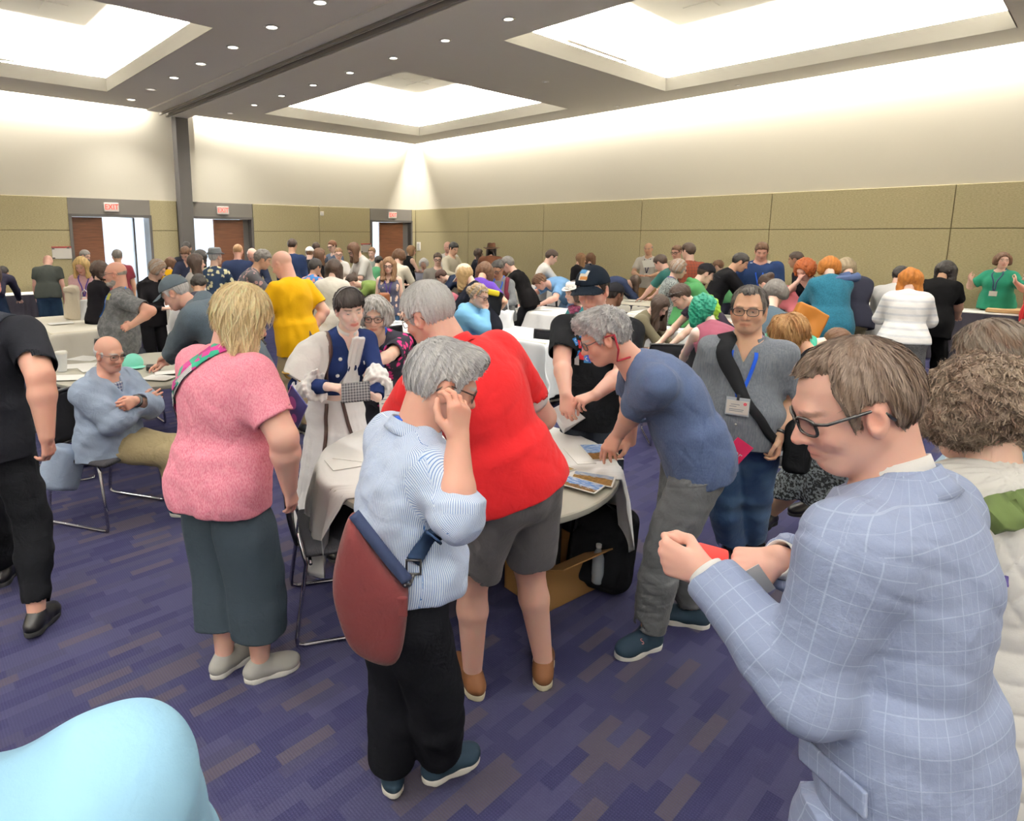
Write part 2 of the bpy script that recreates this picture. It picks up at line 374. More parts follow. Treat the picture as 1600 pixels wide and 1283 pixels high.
# folding-wall track: stepped band with a pair of dark rails
mb = MB(); rbox(mb, 7.42, 7.78, SLOT, ROOM_V, CEIL-.10, CEIL-.02); rbox(mb, 8.06, 8.32, SLOT, ROOM_V, CEIL-.03, CEIL+.03); rbox(mb, 7.78, 8.06, SLOT, ROOM_V, CEIL-.02, CEIL+.03)
structure(mb.build('ceiling_track_band', M_CEIL, room=True))
mb = MB(); rbox(mb, 7.79, 7.85, .05, ROOM_V, CEIL-.09, CEIL-.02); rbox(mb, 7.95, 8.0, .05, ROOM_V, CEIL-.06, CEIL-.02)
structure(mb.build('trim_ceiling_track', M_GREY, room=True))
for (u0, u1, v0, v1) in TRAYS:
    mb = MB(); H1, LED = .26, .3
    # lip, ledge and outer wall of the cove
    for (a, b, c, d) in ((u0, u1, v0-.012, v0), (u0, u1, v1, v1+.012), (u0-.012, u0, v0-.012, v1+.012), (u1, u1+.012, v0-.012, v1+.012)): rbox(mb, a, b, c, d, CEIL, CEIL+H1)
    for (a, b, c, d) in ((u0-LED, u1+LED, v0-LED, v0-.012), (u0-LED, u1+LED, v1+.012, v1+LED), (u0-LED, u0-.012, v0-.012, v1+.012), (u1+.012, u1+LED, v0-.012, v1+.012)): rbox(mb, a, b, c, d, CEIL+.1, CEIL+.16)
    for (a, b, c, d) in ((u0-LED, u1+LED, v0-LED-.03, v0-LED), (u0-LED, u1+LED, v1+LED, v1+LED+.03), (u0-LED-.03, u0-LED, v0-LED, v1+LED), (u1+LED, u1+LED+.03, v0-LED, v1+LED)): rbox(mb, a, b, c, d, CEIL+.1, CEIL+1.1)
    structure(mb.build('ceiling_tray_cove', M_TRAY, room=True))
    mb = MB(); cu, cv = (u0+u1)/2, (v0+v1)/2; T = CEIL+1.05
    mb.quad((-u0+LED, -v0+LED, T), (-u1-LED, -v0+LED, T), (-u1-LED, -v1-LED, T), (-u0+LED, -v1-LED, T))
    # inset panel joints and flush air slots
    for k in (-1.2, 0, 1.2): rbox(mb, u0+.9, u1-.9, cv+k-.01, cv+k+.01, T-.012, T); rbox(mb, cu+k-.01, cu+k+.01, v0+.9, v1-.9, T-.012, T)
    structure(mb.build('ceiling_tray_top', M_TRAY, room=True))
    for (sgn, vv_) in ((1, v0+.03), (-1, v1-.03)):
        mb = MB(); rbox(mb, cu-.9, cu+.9, vv_-.02, vv_+.02, CEIL+H1+.02, CEIL+H1+.05); structure(mb.build('trim_tray_air_slot', M_WALL, room=True))
def mat_emit(name, c, s):
    t = NT(name); t.col(c); t.b.inputs['Emission Color'].default_value = (*c, 1); t.set('Emission Strength', s); return t.m
M_LAMP = mat_emit('downlight_glow', (1, .93, .8), 5.); M_FAINTGLOW = mat_emit('faint_glow', (1, .95, .88), .6)  # unlit downlights and sprinkler rosettes get an added faint glow too
def downlight(u, v, lamp=M_LAMP, r=.075, label='', grp=''):
    e = empty('downlight', W(u, v, CEIL-.012), ROOM_ROT, label, 'ceiling light', grp)
    mb = MB(); mb.lathe([(r, .0), (r+.025, 0), (r+.03, .012), (r, .012)], caps=False); mb.build('trim_ring', M_WHITE, e, smooth=True, loc=(0, 0, 0))
    mb = MB(); mb.lathe([(.001, .004), (r, .004)], caps=False); mb.build('lamp_lens', lamp, e, loc=(0, 0, 0))
GA, GB = 'round downlights left of the ceiling track', 'round downlights right of the ceiling track'
for k in range(9):
    off = k in (1,)
    downlight(8.92, 1.1+1.235*k, M_FAINTGLOW if off else M_LAMP, label=('unlit round downlight, second from the door wall, left of the ceiling track' if off else 'small lit round downlight in the grey ceiling left of the track'), grp=GA)
for k in range(9): downlight(6.72, 1.1+1.225*k, M_FAINTGLOW if k == 0 else M_LAMP, .062, 'unlit round downlight right of the ceiling track, nearest the doors' if k == 0 else 'small bright round downlight in the ceiling right of the track', GB)
for (u, v) in ((.62, 7.6), (.62, 10.2), (.62, 2.6), (3.6, .75), (3.6, 7.9), (8.9, .35)): downlight(u, v, M_FAINTGLOW, .03, 'tiny sprinkler rosette in the ceiling between the lit trays', 'small ceiling rosettes')
# signs and fittings on the walls
def text_mesh(txt, size, depth=.002):
    c = bpy.data.curves.new('t', 'FONT'); c.body = txt; c.size = size; c.extrude = depth; c.align_x = 'CENTER'; c.align_y = 'CENTER'
    o = bpy.data.objects.new('t', c); COL.objects.link(o); dg = bpy.context.evaluated_depsgraph_get()
    me = bpy.data.meshes.new_from_object(o.evaluated_get(dg)); bpy.data.objects.remove(o); return me
def text_obj(name, txt, size, mat, parent, M, depth=.002, sx=1.):
    me = text_mesh(txt, size, depth); me.transform(M @ Matrix.Diagonal((sx, 1, 1, 1))); me.materials.append(mat)
    o = bpy.data.objects.new(name, me); COL.objects.link(o); o.parent = parent; return o
M_RED = mat_emit('exit_red', srgb('#f0584c'), .9); M_SIGNWHITE = plain('sign_white', '#f4efe6', .5)
for (u, lab) in ((9.2, 'red and white EXIT sign over the leftmost open door'), (6.57, 'red and white EXIT sign over the door beside the grey column'), (1.02, 'red and white EXIT sign over the door nearest the corner')):
    e = empty('exit_sign', W(u, .05, 2.44), ROOM_ROT, lab, 'sign', 'exit signs over the doors')
    mb = MB(); mb.box((-.155, -.045, 0), (.155, .0, .2), bev=.008); mb.build('housing', M_SIGNWHITE, e, loc=(0, 0, 0))
    text_obj('lettering', 'EXIT', .17, M_RED, e, Matrix.Translation((0, -.047, .1)) @ Matrix.Rotation(math.pi/2, 4, 'X'), .003, .85)
for (u, lab) in ((10.27, 'white notice sign with red top bar left of the leftmost door'), (2.05, 'white notice sign with red top bar beside the corner door')):
    e = empty('notice_sign', W(u, .033, 1.40), ROOM_ROT, lab, 'sign', 'white notice signs by the doors')
    mb = MB(); mb.box((-.19, -.02, 0), (.19, 0, .25), bev=.003); mb.build('board', M_SIGNWHITE, e, loc=(0, 0, 0))
    mb = MB(); mb.box((-.19, -.023, .235), (.19, -.0, .27), bev=.002); mb.build('header_bar', plain('sign_red', '#a04a48'), e, loc=(0, 0, 0))
    mb = MB()
    for (x, z) in ((-.17, .225), (-.17, .02), (.12, .24)): mb = MB(); mb.box((x-.02, -.026, z-.015), (x+.03, -.019, z+.015)); mb.build('corner_clip', M_DKGREY, e, loc=(0, 0, 0))
e = empty('thermostat', W(3.6, .033, 2.47), ROOM_ROT, 'small white strobe box high on the olive wall between doors', 'wall fitting')
mb = MB(); mb.box((-.05, -.05, 0), (.05, 0, .12), bev=.01); mb.build('housing', M_SIGNWHITE, e, loc=(0, 0, 0)); mb = MB(); mb.box((-.025, -.06, .02), (.025, -.05, .06), bev=.004); mb.build('lens', M_WHITE, e, loc=(0, 0, 0))
e = empty('wall_panel', W(.033, .2, 1.42), ROOM_ROT, 'small white framed wall box right of the corner door', 'wall fitting')
mb = MB(); mb.box((-.03, -.09, 0), (0, .09, .28), bev=.008); mb.build('housing', M_WHITE, e, loc=(0, 0, 0)); mb = MB(); mb.box((-.036, -.06, .05), (-.03, .06, .23), bev=.003); mb.build('screen', plain('grey_screen', '#c9c9c4'), e, loc=(0, 0, 0))
# ================================================================ SHAPE ENGINE: smooth-blended solids turned into one continuous mesh
def nrm(v): v = np.asarray(v, float); return v/(np.linalg.norm(v)+1e-9)
def smin(a, b, k): 
    h = np.clip(.5+.5*(b-a)/k, 0, 1); return b+(a-b)*h-k*h*(1-h)
def smax(a, b, k):
    h = np.clip(.5-.5*(b-a)/k, 0, 1); return b+(a-b)*h+k*h*(1-h)
class Solid:
    def __init__(s): s.pr = []; s.post = []
    def _add(s, f, c, R, k, op): s.pr.append((f, np.asarray(c, float), float(R), max(k, 1e-4), op)); return s
    def rc(s, a, b, ra, rb, k=.02, op='u'):
        a = np.asarray(a, float); b = np.asarray(b, float); ba = b-a; L2 = ba@ba+1e-12
        def f(p):
            t = np.clip(((p-a)@ba)/L2, 0, 1); q = p-a-t[..., None]*ba
            return np.sqrt(np.einsum('...i,...i', q, q))-(ra+(rb-ra)*t)
        return s._add(f, (a+b)/2, math.sqrt(L2)/2+max(ra, rb), k, op)
    def el(s, c, r, M=None, k=.02, op='u'):
        c = np.asarray(c, float); r = np.asarray(r, float)*np.ones(3)
        def f(p):
            q = p-c
            if M is not None: q = q@M            # M: columns are the ellipsoid's axes
            a = q/r; k0 = np.sqrt(np.einsum('...i,...i', a, a)); b = a/r; k1 = np.sqrt(np.einsum('...i,...i', b, b))+1e-9
            return k0*(k0-1)/k1
        return s._add(f, c, r.max(), k, op)
    def ec(s, a, b, M, ra, rb, rnd=.01, k=.02, op='u'):
        """elliptic cone from a to b; M columns = side, front, axis; ra, rb = (side, front) half-widths"""
        a = np.asarray(a, float); b = np.asarray(b, float); L = np.linalg.norm(b-a); M = np.asarray(M)
        ax = (b-a)/L; sx = nrm(M[:, 0]-ax*(M[:, 0]@ax)); fy = nrm(M[:, 1]-ax*(M[:, 1]@ax)-sx*(M[:, 1]@sx))
        def f(p):
            q = p-a; x = q@sx; y = q@fy; z = q@ax; t = np.clip(z/L, 0, 1)
            rx = ra[0]+(rb[0]-ra[0])*t-rnd; ry = ra[1]+(rb[1]-ra[1])*t-rnd
            u = x/rx; w = y/ry; g = np.sqrt(u*u+w*w)+1e-6; gr = np.sqrt((u/rx)**2+(w/ry)**2)/g+1e-6
            d1 = (g-1)/gr; d1 = np.where(g < .3, -np.minimum(rx, ry)*.7, d1); d2 = np.abs(z-L/2)-L/2+rnd
            return np.minimum(np.maximum(d1, d2), 0)+np.sqrt(np.maximum(d1, 0)**2+np.maximum(d2, 0)**2)-rnd
        return s._add(f, (a+b)/2, math.hypot(L/2, max(*ra, *rb)), k, op)
    def bx(s, c, h, M=None, rnd=.005, k=.02, op='u'):
        c = np.asarray(c, float); h = np.asarray(h, float)
        def f(p):
            q = p-c
            if M is not None: q = q@M
            q = np.abs(q)-(h-rnd)
            return np.minimum(q.max(-1), 0)+np.linalg.norm(np.maximum(q, 0), axis=-1)-rnd
        return s._add(f, c, np.linalg.norm(h), k, op)
    def cut(s, p0, n, k=.004, c=None, R=1e3):                     # keep the side that n points to (inside a ball about c, if given)
        p0 = np.asarray(p0, float); n = nrm(n)
        def f(p): return (p-p0)@n
        if c is not None:
            cc = np.asarray(c, float)
            def f(p, f0=f): return np.where(((p-cc)**2).sum(-1) < R*R, f0(p), 1.)
        return s._add(f, p0, 1e3, k, 'i')
    def fn(s, f, k=.004, op='i', c=(0, 0, 0), R=1e3): return s._add(f, c, R, k, op)
    def group(s, sub, k=.03):
        U = [(c, R) for f, c, R, kk, op in sub.pr if op == 'u']; lo = np.min([c-R for c, R in U], 0); hi = np.max([c+R for c, R in U], 0)
        return s._add(sub, (lo+hi)/2, np.linalg.norm(hi-lo)/2, k, 'u')
    def disp(s, g): s.post.append(g); return s                   # g(p) is added to the distance
    def __call__(s, p):
        p = np.asarray(p, float); d = np.full(p.shape[:-1], 10.)
        for f, c, R, k, op in s.pr:
            e = f(p)
            if op == 'u': d = smin(d, e, k)
            elif op == 's': d = smax(d, -e, k)
            else: d = smax(d, -e, k) if op == 'i' else d
        for g in s.post: d = d+g(p)
        return d
    def blocks(s, P, bc, hd):
        """distance at P (nb x n x 3), blocks with centres bc and half diagonal hd; far solids are skipped"""
        d = np.full(P.shape[:2], 10.)
        for f, c, R, k, op in s.pr:
            if R > 100: m = slice(None)
            else:
                m = np.nonzero(np.linalg.norm(bc-c, axis=1) < R+hd+k+.012)[0]
                if not len(m): continue
            e = f(P[m])
            d[m] = smin(d[m], e, k) if op == 'u' else smax(d[m], -e, k)
        for g in s.post: d = d+g(P)
        return d
    def mesh(s, vox, pad=.03):
        U = [(c, R) for f, c, R, k, op in s.pr if op == 'u']
        lo = np.min([c-R for c, R in U], 0)-pad; hi = np.max([c+R for c, R in U], 0)+pad
        B = 8; bs = B*vox; nb = np.ceil((hi-lo)/bs).astype(int)+1
        g = np.stack(np.meshgrid(*[np.arange(n) for n in nb], indexing='ij'), -1).reshape(-1, 3)
        bc = lo+(g+.5)*bs; hd = bs*.8661
        near = np.zeros(len(bc), bool)
        for c, R in U: near |= ((bc-c)**2).sum(1) < (R+hd+.03)**2
        g = g[near]; bc = bc[near]
        d0 = s(bc); act = np.abs(d0) < hd*1.35+.02; g = g[act]; bc = bc[act]
        if not len(g): return np.zeros((0, 3)), np.zeros((0, 4), int)
        ii = np.stack(np.meshgrid(*[np.arange(B+1)]*3, indexing='ij'), -1).reshape(-1, 3)
        N = nb*B+2; vk = []; vp = []; fe = []
        for c0 in range(0, len(g), 600):
            gg = g[c0:c0+600]; idx = gg[:, None, :]*B+ii[None]
            D = s.blocks(lo+idx*vox, bc[c0:c0+600], hd).reshape(-1, B+1, B+1, B+1); ins = D < 0
            cs = sum(ins[:, a:a+B, b:b+B, c:c+B].astype(np.int8) for a in (0, 1) for b in (0, 1) for c in (0, 1))
            bi, x, y, z = np.nonzero((cs > 0) & (cs < 8))
            if not len(bi): continue
            cell = gg[bi]*B+np.stack([x, y, z], 1); acc = np.zeros((len(bi), 3)); cnt = np.zeros(len(bi))
            for ax in range(3):
                o1, o2 = [i for i in range(3) if i != ax]
                for a in (0, 1):
                    for b in (0, 1):
                        st = [x, y, z]; st = [q.copy() for q in st]; st[o1] += a; st[o2] += b; en = [q.copy() for q in st]; en[ax] += 1
                        d1 = D[bi, st[0], st[1], st[2]]; d2 = D[bi, en[0], en[1], en[2]]; m = (d1 < 0) != (d2 < 0)
                        t = np.where(m, d1/np.where(m, d1-d2, 1), 0); q = np.zeros((len(bi), 3)); q[:, o1] = a; q[:, o2] = b; q[:, ax] = t
                        acc += q*m[:, None]; cnt += m
            vk.append((cell[:, 0]*N[1]+cell[:, 1])*N[2]+cell[:, 2]); vp.append(lo+(cell+acc/cnt[:, None])*vox)
            for ax in range(3):
                o1, o2 = [(1, 2), (2, 0), (0, 1)][ax]
                sl1 = [slice(0, B)]*3; sl2 = [slice(0, B)]*3; sl2[ax] = slice(1, B+1)
                A = ins[(slice(None), *sl1)]; C = ins[(slice(None), *sl2)]
                bi2, x2, y2, z2 = np.nonzero(A != C)
                if not len(bi2): continue
                cell = gg[bi2]*B+np.stack([x2, y2, z2], 1); flip = ~A[bi2, x2, y2, z2]
                q = []
                for (a, b) in ((0, 0), (-1, 0), (-1, -1), (0, -1)):
                    cc = cell.copy(); cc[:, o1] += a; cc[:, o2] += b; q.append((cc[:, 0]*N[1]+cc[:, 1])*N[2]+cc[:, 2])
                q = np.stack(q, 1); q[flip] = q[flip][:, ::-1]; fe.append(q)
        vk = np.concatenate(vk); vp = np.concatenate(vp); fe = np.concatenate(fe)
        o = np.argsort(vk, kind='stable'); vk = vk[o]; vp = vp[o]
        pos = np.searchsorted(vk, fe); pos = np.minimum(pos, len(vk)-1); ok = (vk[pos] == fe).all(1)
        return vp, pos[ok][:, ::-1]
    def grad(s, p, e=.002):
        k = np.array([[1, -1, -1], [-1, -1, 1], [-1, 1, -1], [1, 1, 1]], float)
        return sum(k[i]*s(p+k[i]*e)[..., None] for i in range(4))/(4*e)
    def project(s, p, off=0., it=6):
        p = np.array(p, float)
        for _ in range(it):
            g = s.grad(p); n2 = (g*g).sum(-1, keepdims=True)+1e-6; p = p-g*((s(p)-off)[..., None]/n2)*.9
        return p
    def normal(s, p): g = s.grad(p); return g/(np.linalg.norm(g, axis=-1, keepdims=True)+1e-9)
def waves(seed, freq, amp, aniso=(1, 1, 1), M=None, ridge=False):
    """cheap smooth noise made of warped sines; freq in 1/m"""
    r = np.random.RandomState(seed); K = r.randn(4, 3)*freq*np.array(aniso)*1.1; ph = r.rand(4)*6.28; K2 = r.randn(2, 3)*freq*.55*np.array(aniso); ph2 = r.rand(2)*6.28
    def g(p):
        q = p if M is None else p@M
        w = np.sin(q@K2[0]+ph2[0])*1.3; w2 = np.sin(q@K2[1]+ph2[1])*1.3
        v = np.sin(q@K[0]+ph[0]+w)+np.sin(q@K[1]+ph[1]+w2)+.6*np.sin(q@K[2]*1.9+ph[2]+w)+.5*np.sin(q@K[3]*2.1+ph[3]-w2)
        if ridge: v = 1.6-2*np.abs(v)*.8
        return v*amp*.4
    return g
# ================================================================ PEOPLE
def frame(fwd, up):
    up = nrm(up); f = nrm(np.asarray(fwd, float)-up*(np.asarray(fwd, float)@up)); r = np.cross(f, up); return np.stack([r, f, up], 1)
def rotv(v, ax, deg):
    a = math.radians(deg); ax = nrm(ax); v = np.asarray(v, float); return v*math.cos(a)+np.cross(ax, v)*math.sin(a)+ax*(ax@v)*(1-math.cos(a))
def ik(a, b, l1, l2, hint):
    """middle joint of a two-bone limb from a to b, bent towards hint; also the reached end"""
    d = b-a; L = np.linalg.norm(d); u = d/(L+1e-9)
    if L > (l1+l2)*.998: L = (l1+l2)*.998; b = a+u*L
    L = max(L, abs(l1-l2)+.02)
    x = (l1*l1-l2*l2+L*L)/(2*L); h = math.sqrt(max(l1*l1-x*x, 0)); n = np.asarray(hint, float); n = nrm(n-u*(n@u))
    return a+u*x+n*h, b
ARM_POSES = {  # wrist target in the body's own axes (out, front, up from the shoulder), elbow hint (out, front, up), hand direction, palm normal
    'down': ((.06, .04, -.53), (.35, -1, -.1), (0, .15, -1), (-1, 0, 0)),
    'hang': ((.03, .02, -.55), (.3, -1, 0), (0, .1, -1), (-1, -.2, 0)),
    'front': ((-.08, .30, -.30), (1, -.4, -.8), (-.5, .9, .2), (-.3, 0, -1)),
    'read': ((-.10, .28, -.20), (.9, -.3, -1), (-.5, .8, .5), (-.3, -.4, 1)),
    'belly': ((-.14, .20, -.36), (1, -.6, -.6), (-1, .3, -.1), (0, -1, 0)),
    'table': ((-.02, .36, -.40), (1, -.6, .2), (-.1, 1, -.3), (0, -.2, -1)),
    'tablefar': ((0, .46, -.30), (1, -.3, .2), (-.1, 1, -.4), (0, -.2, -1)),
    'face': ((-.14, .20, .06), (.8, .3, -1), (-.4, .1, 1), (-.5, -.8, 0)),
    'head': ((-.05, .10, .22), (1, .4, -.1), (-.8, -.1, .5), (-.3, -1, 0)),
    'hip': ((.05, -.02, -.33), (1, -.6, .2), (-.8, .6, -.5), (-.5, -.3, -1)),
    'back': ((-.08, -.12, -.42), (1, -.7, .1), (-1, -.1, -.1), (0, -1, 0)),
    'up': ((.12, .30, -.08), (.7, -.3, -1), (.1, .4, 1), (-.8, .3, 0)),
}
def skeleton(q):
    """joints in metres with the feet at the origin, facing +Y; q holds the pose"""
    S = q.get('s', 1.); lean = q.get('lean', 0); sit = q.get('sit', False); J = {}
    tw = q.get('twist', 0); side = q.get('side', 0)
    hipz = q.get('seat', .50) if sit else (.955-.05*math.sin(math.radians(min(lean, 90))))*S
    hipy = 0 if sit else -.26*math.sin(math.radians(lean))*S
    if q.get('hipy') is not None: hipy = q['hipy']
    P = V(0, hipy, hipz)
    def dirn(a): return rotv(rotv(V(0, 0, 1), (1, 0, 0), -a), (0, 1, 0), side)
    L = .53*S*q.get('torso', 1.)
    Mi = P+dirn(lean*.72)*L*.5; N = Mi+dirn(lean*1.22+q.get('hunch', 4))*L*.5
    tu = nrm(N-Mi); J['tu'] = nrm(N-P); lat = rotv(V(1, 0, 0), tu, -tw)
    lat = nrm(lat-tu*(lat@tu)); J['lat'] = lat; J['tf'] = np.cross(tu, lat); J['P'] = P; J['M'] = Mi; J['N'] = N; J['ptu'] = dirn(lean*.6)
    sw = .178*S*q.get('sw', 1.); sh = N-tu*.072*S+J['tf']*.005
    sr = q.get('shrug', 0)*.01
    J['sR'] = sh+lat*sw+tu*sr; J['sL'] = sh-lat*sw+tu*sr
    hy, hp, hr = q.get('head', (0, 10, 0))                        # yaw to the right, pitch down, roll
    hf = rotv(V(0, math.cos(math.radians(hp)), -math.sin(math.radians(hp))), (0, 0, 1), -hy); hu = rotv(V(0, math.sin(math.radians(hp)), math.cos(math.radians(hp))), (0, 0, 1), -hy)
    hu = rotv(hu, hf, hr); J['hf'], J['hu'] = hf, hu
    hs = q.get('hs', 1.)*(.55+.45*S)
    J['hs'] = hs
    J['H'] = N+nrm(tu*.75+hu*.5)*.125*S+hu*.045*hs+hf*.035*hs
    al, fl = .285*S*q.get('arm', 1.), .255*S*q.get('arm', 1.)
    for c, sg in (('R', 1), ('L', -1)):
        s_ = J['s'+c]; ap = q.get('arm'+c, 'down'); pose = q.get('hand'+c, 'relaxed')
        if isinstance(ap, str):
            w, hint, hd_, pn = ARM_POSES[ap]
            w = s_+V(w[0]*sg, w[1], w[2])*S if lean < 25 or ap not in ('down', 'hang', 'back', 'belly') else s_+V(w[0]*sg, w[1], w[2])*S
        else: w, hint, hd_, pn = ap; w = np.asarray(w, float)     # target given in this frame
        if q.get('zt') is not None and isinstance(ap, str) and ap.startswith('table'): w[2] = q['zt']+.03
        fix = lambda v: V(v[0]*sg, v[1], v[2]) if isinstance(ap, str) else np.asarray(v, float)
        e, w = ik(s_, w, al, fl, fix(hint))
        if q.get('elbow'+c) is not None: e = np.asarray(q['elbow'+c], float)
        J['e'+c], J['w'+c], J['hd'+c], J['pn'+c], J['hp'+c] = e, w, nrm(fix(hd_)), nrm(fix(pn)), pose
    tl, cl = .44*S*q.get('leg', 1.), .415*S*q.get('leg', 1.)
    st = q.get('stance', .11)
    for c, sg in (('R', 1), ('L', -1)):
        hip = P+V(sg*.092*S*q.get('hipw', 1.), 0, -.02*S); J['h'+c] = hip
        f = q.get('foot'+c)
        if f is None: f = (sg*st*S, .02, 0) if not sit else (sg*.12, .48, 0)
        ank = V(f[0], f[1]-.0, (f[2] if len(f) > 2 else 0)+.085*S); toe = q.get('toe'+c, (sg*.25, 1, 0))
        khint = q.get('knee'+c, (sg*.15, 1, .15 if not sit else .8))
        k, ank = ik(hip, ank, tl, cl, khint); J['k'+c], J['a'+c], J['t'+c] = k, ank, nrm(np.asarray(toe, float))
    J['S'] = S; return J
def place(J, heading, origin):
    """heading: degrees clockwise from straight away from the camera (180 = facing it, 90 = facing the picture's right)"""
    a = math.radians(-heading); R = np.array([[math.cos(a), -math.sin(a), 0], [math.sin(a), math.cos(a), 0], [0, 0, 1]]); o = np.asarray(origin, float)
    if len(o) == 2: o = V(o[0], o[1], 0)
    dirs = {'tu', 'lat', 'tf', 'hf', 'hu', 'hdR', 'hdL', 'pnR', 'pnL', 'tR', 'tL', 'ptu'}; out = {}
    for k, v in J.items():
        out[k] = v if not isinstance(v, np.ndarray) else (R@v if k in dirs else R@v+o)
    out['R'] = R; out['O'] = o; return out
# ---- skin
def mat_attr(name, rough=.5, spec=.35, sss=0., kind=''):
    if name in MATS: return MATS[name]
    t = NT(name, rough, spec); a = t.n('ShaderNodeAttribute', attribute_name='tint').outputs['Color']; v = t.coord()
    if kind == 'skin':
        n = t.noise(v, 45, 3); c = t.mix(t.math('MULTIPLY', n, .22), a, t.mix(1., a, (.96, .76, .72), 'MULTIPLY')); t.base(c)
        t.bump(t.noise(v, 420, 2), .12, .002)
        if sss: t.set('Subsurface Weight', sss); t.b.inputs['Subsurface Radius'].default_value = (.9, .35, .2); t.set('Subsurface Scale', .006)
    elif kind == 'hair':
        n = t.noise(v, 160, 2); c = t.mix(n, t.mix(1., a, (.78, .76, .76), 'MULTIPLY'), a); t.base(c); tr = t.n('ShaderNodeBsdfTranslucent'); t.l(c, tr.inputs[0]); mx = t.n('ShaderNodeMixShader'); mx.inputs[0].default_value = .1; t.l(t.b.outputs[0], mx.inputs[1]); t.l(tr.outputs[0], mx.inputs[2]); t.l(mx.outputs[0], t.t.nodes['Material Output'].inputs['Surface'])
    else: t.base(a)
    MATS[name] = t.m; return t.m
M_SKIN = mat_attr('skin', .52, .3, .12, 'skin'); M_SKINFAR = mat_attr('skin_far', .55, .3, 0, 'skin'); M_HAIR = mat_attr('hair_strands', .5, .3, 0, 'hair'); M_TINT = mat_attr('tinted', .45, .35)
SKINS = {k: np.array(srgb(v)) for k, v in {'fair': '#e6c2b0', 'pink': '#e2b5a5', 'tan': '#cfa68c', 'asian': '#cfa88f', 'brown': '#96705a', 'dark': '#6b4c3c', 'ruddy': '#d8a896', 'pale': '#efd4c8'}.items()}
def head_parts(B, J, age=0, fem=False, k=1.):
    M = frame(J['hf'], J['hu']); H = J['H']; s = J['hs']*k; fw = J.get('facew', 1.)
    def T(x, y, z): return H+M@(V(x*(fw if abs(x) > .02 and abs(x) < .07 else 1), y, z)*s)
    B.el(T(0, -.014, .03), V(.077, .098, .088)*s, M, .02)
    B.el(T(0, .026, -.036), V(.058*fw, .066, .080)*s, M, .03)
    B.el(T(0, .056, -.092), V(.026 if not fem else .021, .028, .02)*s, M, .03)
    for g in (1, -1):
        B.rc(T(g*.049*fw, -.008, -.045), T(g*.019*fw, .058, -.094), .019*s, .015*s, .022)           # jaw
        B.el(T(g*.036, .060, -.03), V(.023, .021, .02)*s, M, .02)                               # cheek
        B.el(T(g*.033, .104, .004), V(.021, .021, .0135)*s, M, .014, 's')                           # eye socket
        B.el(T(g*.0315, .071, .003), V(.0148, .0143, .0125)*s, M, .004)                          # lids over the eyeball
        B.el(T(g*.0775, -.008, -.008), V(.011, .02, .033)*s, M@np.array(frame((.25*g, 1, .1), (0, -.25, 1))), .007)    # ear
        B.el(T(g*.086, -.002, -.004), V(.006, .010, .016)*s, M, .005, 's')
    B.rc(T(-.03, .078, .022), T(.03, .078, .022), .0125*s, .0125*s, .02)                         # brow
    B.rc(T(0, .083, .006), T(0, .107, -.031), .0085*s, .0125*s, .012)                            # nose
    for g in (1, -1): B.el(T(g*.0125, .093, -.036), V(.0095, .011, .008)*s, M, .006)
    for g in (1, -1):
        B.rc(T(g*.024, .0785, -.064), T(g*.004, .0895, -.0595), .0045*s, .0068*s, .006)
        B.rc(T(g*.021, .079, -.0685), T(0, .0865, -.0735), .0045*s, .0078*s, .006)
        B.rc(T(g*.025, .0895, -.0665), T(0, .0985, -.0668), .0022*s, .0026*s, .003, 's')
def neck_parts(B, J, g=1.):
    S = J['S']; nb = J['N']-J['tu']*.03*S; top = J['H']-J['hu']*.05*J['hs']-J['hf']*.036*J['hs']
    B.rc(nb, top, .063*S*g, .052*S*g, .016)
FINGERS = {'relaxed': (.25, .45, .35), 'fist': (1.35, 1.6, .9), 'grip': (.85, .9, .6), 'flat': (.08, .12, .08), 'pinch': (.75, .55, .35), 'curl': (.5, .8, .6), 'point': (1.1, 1.3, .8), 'spread': (.15, .25, .2), 'tips': (.55, .25, .15)}
